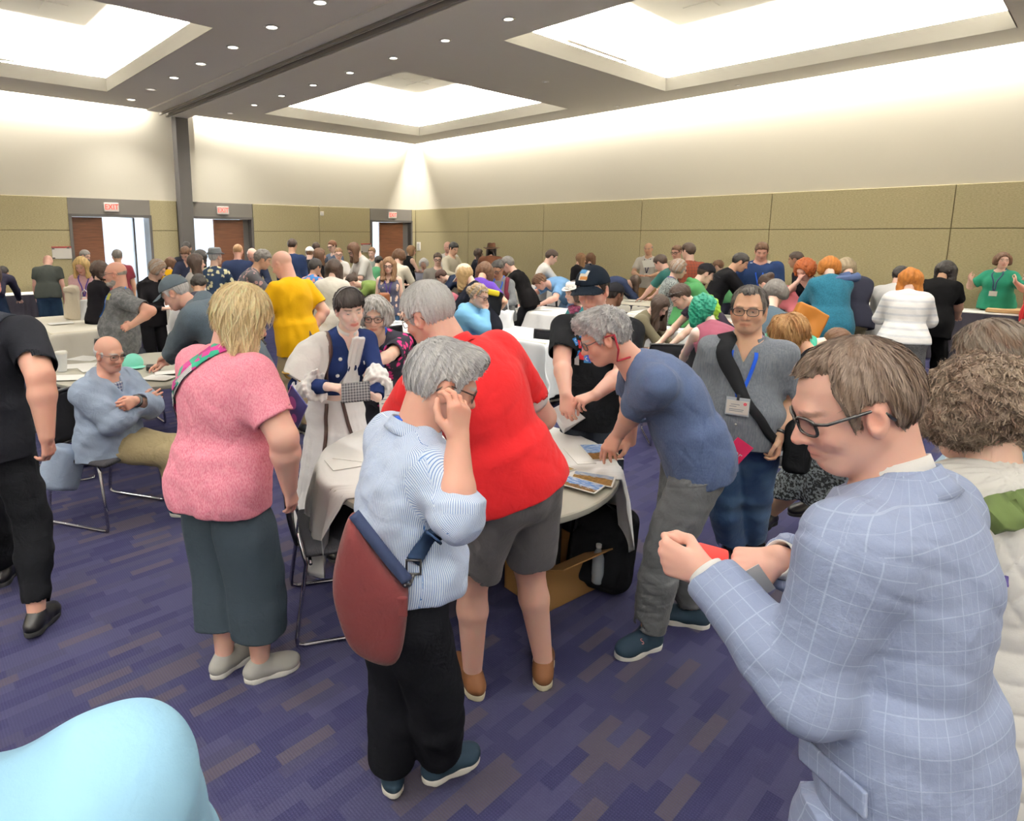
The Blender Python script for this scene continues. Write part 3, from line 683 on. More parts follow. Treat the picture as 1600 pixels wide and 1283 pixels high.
def hand_parts(B, J, c, g=1., fem=False):
    w, d, n = J['w'+c], J['hd'+c], J['pn'+c]; n = nrm(n-d*(n@d)); t = np.cross(d, n)*(1 if c == 'R' else -1)       # t: towards the thumb
    s = J['S']*(.93 if fem else 1.)*g; pose = J['hp'+c]; cu = FINGERS[pose]
    fore = nrm(J['w'+c]-J['e'+c]); wr = w-fore*.01
    spread = .16 if pose in ('spread', 'flat') else .06
    for i, (off, L, r) in enumerate(((.030, .070, .0089), (.0105, .078, .0092), (-.0095, .073, .0087), (-.028, .057, .0078))):
        kn = w+(d*(.092-.006*abs(i-1)-.003*i)+t*off*1.05+n*(-.002+.003*abs(i-1.3)))*s
        B.rc(wr+t*off*.45*s, kn, .0165*s*g, .0125*s*g, .012)
        a = [x*(1.+.08*(i-1)) for x in cu]
        if pose == 'point' and i == 0: a = [.25, .15, .1]
        if pose in ('pinch', 'tips') and i > 1: a = [x*1.2 for x in a]
        p = kn; ang = 0.; dd = nrm(d+t*spread*(1.2-i)*.8)
        for j, (fl, ra, rb) in enumerate(((.46, 1., .93), (.30, .93, .86), (.24, .86, .72))):
            ang += a[j]; e = dd*math.cos(ang)+n*math.sin(ang); q = p+e*L*fl*s
            B.rc(p, q, r*ra*s*g, r*rb*s*g, .004 if j else .007); p = q
    # thumb: from the side of the palm near its base
    cl = {'fist': 1., 'grip': .9, 'pinch': .8, 'curl': .6, 'point': .9, 'tips': .6}.get(pose, .35)
    b0 = w+(d*.018+t*.026+n*.006)*s; b1 = b0+nrm(d*.75+t*(.8-.35*cl)+n*(.25+.5*cl))*.043*s; b2 = b1+nrm(d*(.95)+t*(.45-.7*cl)+n*(.15+.45*cl))*.033*s; b3 = b2+nrm(d*1.+t*(.25-.9*cl)+n*(.1+.3*cl))*.026*s
    B.rc(b0, b1, .0155*s*g, .0118*s*g, .012); B.rc(b1, b2, .0112*s*g, .0102*s*g, .005); B.rc(b2, b3, .0102*s*g, .0078*s*g, .004)
    return [w, d, n, t, s]
def torso_frames(J):
    return frame(J['ptf'], J['ptu']) if 'ptf' in J else frame(np.cross(J['ptu'], J['hR']-J['hL'])*1., J['ptu']), frame(J['tf'], nrm(J['N']-J['M']))
def torso_parts(B, J, b, off=0., under=0.):
    """b: build dict; off: how far cloth stands off the body"""
    S = J['S']; Mp, Mc = torso_frames(J); P, Mi, N = J['P'], J['M'], J['N']; Mw = frame(Mp[:, 1]+Mc[:, 1], Mp[:, 2]+Mc[:, 2])
    ch, be, hi, bu = b.get('chest', 1.), b.get('belly', 1.), b.get('hips', 1.), b.get('bust', 0.)
    o = off; tu = nrm(N-Mi)
    B.el(P+Mp@V(0, -.012, -.015)*S, V(.172*hi, .118*(.6+.4*hi), .135)*S+max(o, under), Mp, .06)                                    # pelvis
    B.el(P*.45+Mi*.55+Mw@V(0, .012+.045*(be-1), 0)*S, V(.148*(.5+.5*be), .104*(.15+.85*be), .17)*S+o, Mw, .07)              # belly
    B.el(Mi+(N-Mi)*.36+Mc@V(0, .004, 0)*S, V(.160*ch, .113*(.4+.6*ch), .19)*S+o, Mc, .07)                               # ribcage
    sl, sr = J['sL'], J['sR']; z = -Mc[:, 2]*.026*S
    B.rc(sl+z-(sl-sr)*.08, sr+z+(sl-sr)*.08, (.058*S)*(.6+.4*ch)+o*.8, (.058*S)*(.6+.4*ch)+o*.8, .05)                  # shoulder girdle
    nk = N-tu*.02*S
    B.rc(nk, sl+(sr-sl)*.12, .052*S+o*.3, .048*S+o*.6, .05); B.rc(nk, sr+(sl-sr)*.12, .052*S+o*.3, .048*S+o*.6, .05)
    if bu:
        for g in (1, -1): B.el(Mi+(N-Mi)*.30+Mc@V(g*.075, .085+.02*(ch-1), -.01)*S, V(.07, .062, .07)*S*bu+o, Mc, .06)
    if b.get('glute', 0):
        for g in (1, -1): B.el(P+Mp@V(g*.075*hi, -.075, -.04)*S, V(.085*hi, .075, .095)*S*b['glute']+max(o, under), Mp, .06)
def arm_parts(B, J, c, b, off=0., upto=2., off2=None):
    """arm from the shoulder down to upto (1 = elbow, 2 = wrist)"""
    S = J['S']; a = b.get('arm', 1.); s_, e, w = J['s'+c], J['e'+c], J['w'+c]; o2 = off if off2 is None else off2
    def lerp(p, q, t): return p+(q-p)*t
    t1 = min(upto, 1.); r1 = lerp(.055, .043, t1)*S*a; B.rc(s_, lerp(s_, e, t1), .057*S*a+off, r1+lerp(off, o2, t1 if upto <= 1 else .6), .035)
    if upto > 1:
        t2 = min(upto-1, 1.); m = lerp(e, w, .3)
        B.rc(e, lerp(e, w, min(.3, t2)), .041*S*a+lerp(off, o2, .6), .0435*S*a+lerp(off, o2, .7), .016)
        if t2 > .3: B.rc(m, lerp(e, w, t2), .043*S*a+lerp(off, o2, .7), lerp(.0435, .0275, (t2-.3)/.7)*S*(.5+.5*a)+o2, .016)
def leg_parts(B, J, c, b, off=0., upto=2., off2=None, kk=.035):
    S = J['S']; a = b.get('leg', 1.); h, k, n = J['h'+c], J['k'+c], J['a'+c]; o2 = off if off2 is None else off2
    def lerp(p, q, t): return p+(q-p)*t
    t1 = min(upto, 1.); B.rc(lerp(h, k, .04), lerp(h, k, t1), .088*S*a+off, lerp(.088, .060, t1)*S*a+lerp(off, o2, t1*.5), kk)
    if upto > 1:
        t2 = min(upto-1, 1.); back = nrm(np.cross(nrm(n-k), np.cross(J['t'+c], n-k)))
        m = lerp(k, n, .32)
        B.rc(k, lerp(k, n, min(.32, t2)), .057*S*a+lerp(off, o2, .5), .058*S*a+lerp(off, o2, .65), .018)
        if t2 > .32: B.rc(m, lerp(k, n, t2), .057*S*a+lerp(off, o2, .65), lerp(.057, .037, (t2-.32)/.68)*S*(.6+.4*a)+o2, .018)
def skin_tint(v, J, skin, fem=False, beard=None, stubble=0., lips=1., brow=None, dots=True):
    s = J['hs']; M = frame(J['hf'], J['hu']); q = (v-J['H'])@M/s; c = np.tile(skin, (len(v), 1))
    x, y, z = q.T; inh = (np.abs(x) < .1) & (np.abs(y) < .13) & (np.abs(z) < .14)
    def blob(cx, cy, cz, rx, rz, ry=.03): return np.exp(-(((np.abs(x)-cx)/rx)**2+((z-cz)/rz)**2+((y-cy)/ry)**2))*inh
    def mixin(w, col): c[:] = c*(1-w[:, None])+np.asarray(col)*w[:, None]
    red = skin*V(1.0, .62, .58)
    mixin(blob(.038, .075, -.028, .022, .02)*.38, red); mixin(blob(0, .11, -.03, .014, .014)*.4, red); mixin(blob(.08, 0, 0, .03, .035)*.35, red)
    lip = np.clip(1.6*np.exp(-((x/.0235)**4+((z+.0665)/.0095)**4))*(y > .07), 0, 1)*inh; mixin(lip*(.75 if fem else .5)*lips, skin*V(.82, .42, .42) if fem else skin*V(.8, .5, .48))
    mixin(np.clip(np.exp(-((x/.024)**6+((z+.0667)/.0022)**2))*(y > .07), 0, 1)*inh*.75, skin*V(.3, .16, .15))
    if stubble: mixin(np.clip(np.exp(-(((x)/.05)**4+((z+.085)/.042)**4))*(y > -.0), 0, 1)*inh*stubble*(1-lip), skin*V(.55, .52, .55))
    if brow is not None: mixin(np.clip(1.5*np.exp(-(((np.abs(x)-.032)/.019)**4+((z-.0235+.12*np.abs(np.abs(x)-.034))/.0055)**4))*(y > .05), 0, 1)*inh*.8, brow)
    if dots: mixin(np.clip(1.5*np.exp(-(((np.abs(x)-.0315)/.0125)**4+((z-.003)/.0042)**4))*(y > .05), 0, 1)*inh*.8, V(.06, .04, .035))
    # knuckles and elbows a little redder
    for k in ('R', 'L'):
        d = np.linalg.norm(v-(J['w'+k]+J['hd'+k]*.12), axis=1); mixin(np.exp(-(d/.06)**2)*.28, red)
        d = np.linalg.norm(v-J['e'+k], axis=1); mixin(np.exp(-(d/.05)**2)*.2, red)
    return c
# ---- things people wear
def to_local(J, v): return (np.asarray(v)-J['O'])@J['R']
def pobj(name, J, v, f, mat, root=None, smooth=True):
    o = mesh_np(name, to_local(J, v), f, mat, None, smooth)
    if root is None:
        o.location = J['O']; o.rotation_euler = Matrix(J['R'].tolist()).to_euler()
    else: o.parent = root
    return o
def mbobj(name, J, mb, mat, root, smooth=True):
    """an MB in world coordinates becomes a part of the person"""
    R = Matrix(J['R'].tolist()).to_4x4(); R.translation = Vector(J['O']); mb.bm.transform(R.inverted())
    o = mb.build(name, mat, None, smooth=smooth); o.parent = root; return o
def open_end(B, p, q, r, hollow=True, depth=.03):
    """cut a sleeve or trouser leg flat at q (coming from p) and hollow its mouth a little"""
    d = nrm(q-p); B.cut(q, -d, .006, q, r*1.9)
    if hollow: B.rc(q-d*depth, q+d*.06, r-.0125, r-.010, .004, 's')
def lerp(p, q, t): return p+(q-p)*t
def coarsen(v, f, hidden, g=.03, B=None):
    """fewer, larger faces where a body lies under cloth; the surface stays in one piece"""
    key = np.floor(v/g).astype(np.int64); key = (key[:, 0]*4096+key[:, 1])*4096+key[:, 2]; key = np.where(hidden, key, -1-np.arange(len(v)))
    u, inv = np.unique(key, return_inverse=True); n = np.bincount(inv); p = np.stack([np.bincount(inv, v[:, i])/n for i in range(3)], 1); F = inv[f]
    if B is not None and hidden.any(): m = u >= 0; gr = B.grad(p[m]); p[m] = p[m]-gr/(np.linalg.norm(gr, axis=1, keepdims=True)+1e-6)*.02
    same = F == np.roll(F, -1, 1); ns = same.sum(1); q = F[(ns == 0) & (F[:, 0] != F[:, 2]) & (F[:, 1] != F[:, 3])]; t = F[ns == 1]; sm = same[ns == 1]
    if len(t): k = sm.argmax(1); t = np.stack([t[np.arange(len(t)), (k+1+i) % 4] for i in range(3)], 1); t = t[(t[:, 0] != t[:, 1]) & (t[:, 1] != t[:, 2]) & (t[:, 0] != t[:, 2])]
    return p, [q, t]
def tuck_in(v, f, J, t):
    """keep trousers or skirt under the shirt that hangs over them"""
    T = J['top']; Mp = torso_frames(J)[0]; d = T(v); above = ((v-J['P'])@Mp[:, 2] > -t.get('hem', .1)*J['S']+.04) & (not t.get('tuck'))
    m = above & (d > -.006) & (d < .022)
    for _ in range(3):
        if not m.any(): break
        q = v[m]; g = T.grad(q); v[m] = q-g*((T(q)+.009)/((g*g).sum(1)+.05))[:, None].clip(-.02, .03)
    return coarsen(v, f, d < -.009)
def top_solid(J, b, t):
    B = Solid(); S = J['S']; e = t.get('ease', .015); sl = t.get('sleeve', .55); hem = t.get('hem', .1)*S
    un = t.get('under', .03); torso_parts(B, J, b, e, un)
    Mp, Mc = torso_frames(J); hi, be = b.get('hips', 1.), b.get('belly', 1.)
    fl = t.get('flare', .012)
    base = J['P']-Mp[:, 2]*(hem+.02); mid = lerp(J['P'], J['M'], .55)+Mp[:, 1]*.03*(be-1)
    w0 = .148*S*(.5+.5*be)+e+.004; d0 = .100*S*(.15+.85*be)+e
    w1 = max(.170*S*hi, w0*.9)+max(e+.006+fl, un); d1 = max(.120*S*(.6+.4*hi), d0*.86)+max(e+.006+fl, un)
    off = Mp[:, 1]*.03*(be-1)*t.get('drape', 1.)
    if not t.get('tuck'): B.ec(mid, base+off, Mp, (w0, d0), (w1, d1), .02, .07)
    ends = []
    if sl > 0:
        o2 = t.get('cuff', e+.012 if sl < 1.3 else e*.6)
        for c in 'RL':
            A = Solid(); arm_parts(A, J, c, b, e*.9, min(sl, 1.), o2 if sl <= 1 else e)
            if sl > 1: B.group(A, .035); A2 = Solid(); arm_parts(A2, J, c, b, e*.9, sl, o2); A = Solid(); A.pr = A2.pr[1:]
            s_, el_, w = J['s'+c], J['e'+c], J['w'+c]; a = b.get('arm', 1.)
            if sl <= 1: q = lerp(s_, el_, sl); p = s_; r = lerp(.055, .043, sl)*S*a+o2
            else: q = lerp(el_, w, sl-1); p = el_; r = lerp(.045, .0275, max(0, (sl-1.3)/.7))*S*(.5+.5*a)+o2
            open_end(A, p, q, r, t.get('hollow', True)); B.group(A, .035)
    else:
        for c in 'RL': B.el(J['s'+c]+Mc[:, 0]*(.03 if c == 'R' else -.03)+J['tu']*.0, V(.055, .08, .10)*S*(.6+.4*b.get('arm', 1.)), Mc, .02, 's')
    for k, (w_, f_, a_) in enumerate(t.get('folds', [(11, .0045, (1, 1, .6)), (24, .0028, (1, 1, .7))])):
        B.disp(waves(t.get('seed', 1)*7+k, w_, f_*t.get('wr', 1.), a_, J['R']))
    if t.get('crease'):
        cz = waves(t.get('seed', 1)+50, 8, 1., (1, 1, 1.6), J['R']); B.disp(lambda p: t['crease']*np.exp(-(cz(p)/.16)**2)); cy = waves(t.get('seed', 1)+60, 13, 1., (1.2, 1.2, .8), J['R']); B.disp(lambda p: t['crease']*.6*np.exp(-(cy(p)/.14)**2))
    hn = Mp[:, 2]*1.; B.cut(J['P']-Mp[:, 2]*(hem if not t.get('tuck') else -.02), hn+Mp[:, 1]*t.get('hemtilt', 0.), .008, J['P'], .55*S)
    N = J['N']; kind = t.get('neck', 'crew'); tu, tf = J['tu'], J['tf']
    nk = {'crew': (.012, .45), 'collar': (.02, .5), 'v': (.012, .5), 'scoop': (.0, .6), 'high': (.05, .3)}[kind]
    ng = b.get('neck', 1.); nr = {'scoop': .082, 'high': .058}.get(kind, .066)*S*ng
    B.rc(N-tu*.028*S+tf*.022, N+tu*.2+tf*.05, nr, nr*1.1, .008, 's')
    if kind == 'v' or kind == 'scoop':
        dep = .10 if kind == 'v' else .07; wd_ = .042 if kind == 'v' else .085
        B.fn(lambda p: np.maximum((np.abs((p-N)@J['lat'])-wd_*((p-(N+tf*.08-tu*dep))@tu)/dep)*.7, -((p-N)@tf)), .008, 's', N, .5)
    B.cut(N+tu*(nk[0]+.02), -(tu+tf*nk[1]), .006, N, .16*S)
    return B
def bottom_solid(J, b, t):
    B = Solid(); S = J['S']; Mp, Mc = torso_frames(J); hi = b.get('hips', 1.); e = t.get('ease', .016); k = t.get('kind', 'trousers'); up = t.get('upto', 1.93)
    be = b.get('belly', 1.)
    B.el(J['P']+Mp@V(0, -.012, -.02)*S, V(.172*hi, .118*(.6+.4*hi), .14)*S+e*.5, Mp, .05)
    B.ec(J['P']+Mp@V(0, -.006, -.04)*S, J['P']+Mp@V(0, .01*(be-1), .10)*S, Mp, (.168*hi*S+e*.5, (.112*(.6+.4*hi))*S+e*.5), ((.15*S*(.6+.4*be))*hi**.3+e*.3, (.104*(.5+.5*be))*S+e*.3), .02, .05)
    if b.get('glute', 0):
        for g in (1, -1): B.el(J['P']+Mp@V(g*.075*hi, -.075, -.04)*S, V(.085*hi, .075, .095)*S*b['glute']+e*.8, Mp, .06)
    ends = []
    if k == 'skirt':
        L = t.get('len', .5)*S; bot = J['P']-V(0, 0, L); bot[:2] = (J['aR'][:2]+J['aL'][:2])/2*.6+J['P'][:2]*.4
        w = t.get('w', .24)*S
        B.ec(J['P']-Mp[:, 2]*.03, bot, Mp, (.165*hi*S+e, .12*hi*S+e), (w, w*.85), .02, .06)
        n = t.get('pleats', 14); amp = t.get('pleat', .012); c0 = J['P'].copy(); Rr = J['R']
        def g(p):
            q = (p-c0)@Rr; return np.sin(np.arctan2(q[..., 0], q[..., 1])*n)*amp*np.clip(-q[..., 2]/L, 0, 1)
        B.disp(g); B.cut(bot+V(0, 0, .01), (0, 0, 1), .004)
        B.ec(bot-V(0, 0, .05), bot+V(0, 0, .03), Mp, (w-.02, w*.85-.02), (w-.03, w*.85-.03), .004, .004, 's')
    else:
        for c in 'RL':
            o2 = t.get('cuff', .028 if up > 1.2 else .04)
            A = Solid(); leg_parts(A, J, c, b, e, up, o2, .04); gk = t.get('gk', .03)
            h, kn, an = J['h'+c], J['k'+c], J['a'+c]; a = b.get('leg', 1.)
            if up <= 1: q = lerp(h, kn, up); p = h; r = lerp(.088, .06, up)*S*a+lerp(e, o2, up*.5)
            else: q = lerp(kn, an, up-1); p = kn; r = lerp(.057, .037, max(0, (up-1.32)/.68))*S*(.6+.4*a)+o2
            if t.get('wide'): A.rc(lerp(h, kn, .5), q, .09*S*a+e, t['wide'], .05); r = t['wide']
            open_end(A, p, q, r, t.get('hollow', True), .02); B.group(A, gk)
    for i, (w_, f_, a_) in enumerate(t.get('folds', [(10, .004, (.9, .9, 1)), (26, .0035, (.45, .45, 1.2))])): B.disp(waves(t.get('seed', 3)*5+i, w_, f_*t.get('wr', 1.), a_, J['R']))
    if t.get('crease'):
        cz = waves(t.get('seed', 3)+50, 9, 1., (.8, .8, 1.5), J['R']); B.disp(lambda p: t['crease']*np.exp(-(cz(p)/.16)**2))
    B.cut(J['P']+Mp[:, 2]*t.get('rise', .07)*S, -(Mp[:, 2]), .006, J['P'], .5)
    return B
def shoe_parts(J, c, sole=.028, pitch=0., k=1.):
    S = J['S']*k; t = nrm(J['t'+c]*V(1, 1, 0)); up = V(0, 0, 1.); lat = np.cross(t, up)
    if pitch: t, up = nrm(rotv(t, lat, -pitch)), rotv(up, lat, -pitch)
    M = frame(t, up); a = J['a'+c]-up*.085*S
    T = lambda x, y, z: a+M@(V(x, y, z)*S)
    U = Solid(); U.el(T(0, .05, .045), V(.044, .125, .045)*S, M, .02); U.rc(T(0, -.03, .045), T(0, .0, .085), .037*S, .040*S, .03); U.el(T(.003 if c == 'R' else -.003, .118, .034), V(.043, .055, .032)*S, M, .02)
    U.rc(T(0, .0, .085), T(0, -.005, .2), .031*S, .033*S, .006, 's'); U.cut(T(0, 0, sole*.6), up, .003)
    s_ = Solid(); s_.ec(T(0, .1, 0), T(0, .1, sole), M, (.047*S, .078*S), (.0455*S, .076*S), .006, .01); s_.ec(T(0, -.022, 0), T(0, -.022, sole), M, (.037*S, .052*S), (.038*S, .053*S), .006, .01)
    s_.bx(T(0, .03, sole/2), V(.034, .07, sole/2/S)*S, M, .006, .02)
    return U, s_, T, M
def shoes(J, root, upper, sole, vox=.005, lace=None, pitch={}, solez=.028, k=1., which='RL', name='shoe'):
    for c in which:
        U, s_, T, M = shoe_parts(J, c, solez, pitch.get(c, 0.), k); o = pobj(name, J, *U.mesh(vox), upper, root); 
        pobj('sole', J, *s_.mesh(vox), sole, o)
        if lace is not None:
            mb = MB(); S = J['S']*k
            for i in range(4):
                y = .035+.018*i; z = .088-.012*i
                mb.tube([T(-.026, y, z-.006), T(0, y+.006, z+.004), T(.026, y, z-.006)], .0035*S, 6)
            mbobj('laces', J, mb, lace, o)
def eyes(J, root, iris=(.10, .06, .03), look=(0, -.1), k=1., wide=1.):
    M = frame(J['hf'], J['hu']); s = J['hs']*k
    for g in (1, -1):
        n, m = 12, 6; P = []; C = []; cx = .0315*g
        for i in range(n+1):
            for j in range(m+1):
                a, b = i/n*2-1, j/m*2-1; w = max(0, 1-abs(a)**2.2)
                x, z = .0128*a, (.0062*w*b*wide+(.001*(a*g)))-.0006
                y = .0712+math.sqrt(max(.0163**2-x*x-z*z, 1e-8))
                P.append(J['H']+M@(V(cx+x, y, z+.003)*s))
                r = math.hypot(x-look[0]*.012, z-look[1]*.006); col = (.62, .57, .55)
                if r < .0058: col = iris
                if r < .0024: col = (.01, .01, .01)
                if j >= m-0 or (j == m-1 and abs(a) > .75): col = (.03, .02, .02)
                C.append(col)
        P = np.array(P); f = [(i*(m+1)+j, (i+1)*(m+1)+j, (i+1)*(m+1)+j+1, i*(m+1)+j+1) for i in range(n) for j in range(m)]
        o = pobj('eye', J, P, np.array(f), M_TINT, root); attr_col(o, 'tint', np.array(C))
def glasses(J, root, mat, w=.024, h=.017, rad=.004, thick=.0022, y=.099, z=.0, lens=None, k=1., ring=4., temple=True, tint=.0):
    M = frame(J['hf'], J['hu']); s = J['hs']*k; T = lambda x, y_, z_: J['H']+M@(V(x, y_, z_)*s); mb = MB()
    for g in (1, -1):
        pts = []
        for i in range(28):
            a = 2*math.pi*i/28; ca, sa = math.cos(a), math.sin(a); e = 2/ring
            px = w*math.copysign(abs(ca)**e, ca); pz = h*math.copysign(abs(sa)**e, sa); pts.append(T(g*.0325+px, y-abs(g*.0325+px)**2*4.2, z+pz))
        mb.tube(pts, thick*s, 6, closed=True)
        if temple: mb.tube([T(g*(.0325+w), y-.013, z+h*.55), T(g*.0735, y-.03, z+h*.5), T(g*.081, -.002, z+.014), T(g*.081, -.022, z+.004), T(g*.078, -.034, z-.014)], thick*1.05*s, 6)
    mb.tube([T(-.0105, y, z+h*.35), T(0, y+.002, z+h*.5), T(.0105, y, z+h*.35)], thick*s, 6)
    o = mbobj('glasses', J, mb, mat, root)
    if lens is not None:
        for g in (1, -1):
            pts = [T(g*.0325, y-.004, z)]; n = 20
            for i in range(n):
                a = 2*math.pi*i/n; ca, sa = math.cos(a), math.sin(a); e = 2/ring; px = w*math.copysign(abs(ca)**e, ca); pz = h*math.copysign(abs(sa)**e, sa); pts.append(T(g*.0325+px, y-abs(g*.0325+px)**2*4.2, z+pz))
            l = pobj('lens', J, np.array(pts), np.array([(0, 1+i, 1+(i+1) % n) for i in range(n)]), lens, o)
    return o
def mat_lens():
    t = NT('clear_lens', .05, .5); tr = t.n('ShaderNodeBsdfTransparent'); tr.inputs[0].default_value = (.9, .92, .94, 1)
    gl = t.n('ShaderNodeBsdfGlossy'); gl.inputs['Roughness'].default_value = .05; mx = t.n('ShaderNodeMixShader'); mx.inputs[0].default_value = .07
    t.l(tr.outputs[0], mx.inputs[1]); t.l(gl.outputs[0], mx.inputs[2]); t.l(mx.outputs[0], t.t.nodes['Material Output'].inputs['Surface']); return t.m
M_LENS = mat_lens(); M_BLKPL = plain('black_plastic', '#17161a', .3, .5); M_THINMETAL = plain('thin_metal', (110, 105, 100), .3, .5, .8)
def ring_strip(name, J, root, mat, cen, up, fwd, r, h, tilt=.25, flare=.01, gap=.0, n=30, thick=.003, sx=1.):
    """a collar: an open band round the neck, lower at the front"""
    M = frame(fwd, up); P = []; m = 4
    for i in range(n+1):
        a = -math.pi+gap+(2*math.pi-2*gap)*i/n; d = V(math.sin(a)*sx, -math.cos(a), 0)
        for j in range(m):
            z = (j/(m-1))*h; rr = r+flare*(1-j/(m-1))**1.3*1.; off = 1 if True else 0
            P.append(cen+M@V(d[0]*rr, d[1]*rr, z-tilt*(1-math.cos(a))*.5*r))
    P = np.array(P); f = np.array([(i*m+j, (i+1)*m+j, (i+1)*m+j+1, i*m+j+1) for i in range(n) for j in range(m-1)])
    o = pobj(name, J, P, f, mat, root); sm = o.modifiers.new('thickness', 'SOLIDIFY'); sm.thickness = thick; sm.offset = 0; return o
def strip(name, J, root, mat, solid, pts, width, off=.006, n=40, thick=.003, lift=None, world=False, up=None):
    """a strap or ribbon lying on a garment: the path is drawn onto the surface of the solid"""
    pts = np.array(pts, float); seg = np.linalg.norm(np.diff(pts, axis=0), axis=1); cu = np.concatenate([[0], np.cumsum(seg)]); t = np.linspace(0, cu[-1], n)
    p = np.stack([np.interp(t, cu, pts[:, i]) for i in range(3)], 1)
    for _ in range(3): p[1:-1] = .5*p[1:-1]+.25*(p[:-2]+p[2:])
    if solid is not None:
        q = solid.project(p, off); w = np.ones(n) if lift is None else np.interp(t/cu[-1], *lift); d = solid(p)[:, None]
        q = np.where(d < off, q, p*(1-w[:, None])+q*w[:, None])
        for _ in range(2): q[1:-1] = .5*q[1:-1]+.25*(q[:-2]+q[2:])
        nn = solid.normal(q)
    else: q = p; nn = np.tile(np.asarray(up, float), (n, 1))
    tg = np.gradient(q, axis=0); tg /= np.linalg.norm(tg, axis=1, keepdims=True)+1e-9; sd = np.cross(tg, nn); sd /= np.linalg.norm(sd, axis=1, keepdims=True)+1e-9; nn = np.cross(sd, tg)
    wd_ = width if hasattr(width, '__len__') else None; w = np.full(n, width/2) if wd_ is None else np.interp(t/cu[-1], np.linspace(0, 1, len(wd_)), wd_)/2
    P = np.stack([q+sd*w[:, None]-nn*thick/2, q+sd*w[:, None]+nn*thick/2, q-sd*w[:, None]+nn*thick/2, q-sd*w[:, None]-nn*thick/2], 1).reshape(-1, 3)
    f = [(4*i+a, 4*i+(a+1) % 4, 4*i+4+(a+1) % 4, 4*i+4+a) for i in range(n-1) for a in range(4)]+[(3, 2, 1, 0), (4*n-4, 4*n-3, 4*n-2, 4*n-1)]
    if world: o = mesh_np(name, P, np.array(f), mat, root, False)
    else: o = pobj(name, J, P, np.array(f), mat, root, False)
    uu = np.repeat(t, 4); vv_ = np.tile([1, 1, -1, -1], n)*np.repeat(w, 4); attr_vec(o, 'pc', np.stack([uu, vv_, uu*0], 1))
    return o
def lanyard(J, root, solid, mat, badge=None, drop=.36, width=.014, side=0.):
    N, tu, tf, lat = J['N'], J['tu'], J['tf'], J['lat']; S = J['S']
    end = N-tu*drop*S+tf*.14+lat*side
    for g in (1, -1): strip('lanyard', J, root, mat, solid, [N+lat*g*.03-tf*.065+tu*.03, N+lat*g*.068+tf*.0+tu*.03, N+lat*g*.06+tf*.09-tu*.05*S, end+lat*g*.004], width, .006, 30)
    if badge is not None:
        c = solid.project(end[None]-tu*.045, .012)[0]; n = solid.normal(c[None])[0]; u = nrm(V(0, 0, 1)-n*n[2]); M = np.stack([np.cross(u, n), u, n], 1)
        w, h = badge.get('size', (.095, .075)); mb = MB(); mb.box((-w/2, -h/2, -.0015), (w/2, h/2, .0015), bev=.001)
        Mx = Matrix(M.tolist()).to_4x4(); Mx.translation = Vector(c); mb.bm.transform(Mx); o = mbobj('name_badge', J, mb, badge.get('mat', M_SIGNWHITE), root, False)
        if badge.get('detail'):
            mb = MB()
            for (x0, x1, z) in ((-.03, .01, .012), (-.036, -.004, .002), (-.036, .03, -.012), (-.036, .026, -.02)): mb.box((x0, z, .0015), (x1, z+.003, .0022))
            mb.bm.transform(Mx); mbobj('badge_print', J, mb, plain('badge_ink', '#8a8f98'), o, False)
            mb = MB(); mb.lathe([(.001, .0022), (.008, .0022)], (.034, .02, 0), 14, caps=False); mb.bm.transform(Mx); mbobj('badge_seal', J, mb, plain('badge_red', '#b8404f'), o, False)
            mb = MB(); mb.box((-w/2-.004, -h/2-.006, -.0025), (w/2+.004, h/2+.016, -.0015)); mb.bm.transform(Mx); mbobj('badge_sleeve', J, mb, plain('clear_badge_sleeve', '#cfd6dc', .15), o, False)
            mb = MB(); mb.box((-.006, h/2+.002, 0), (.006, h/2+.03, .006)); mb.bm.transform(Mx); mbobj('badge_clip', J, mb, M_BLKPL, o, False)
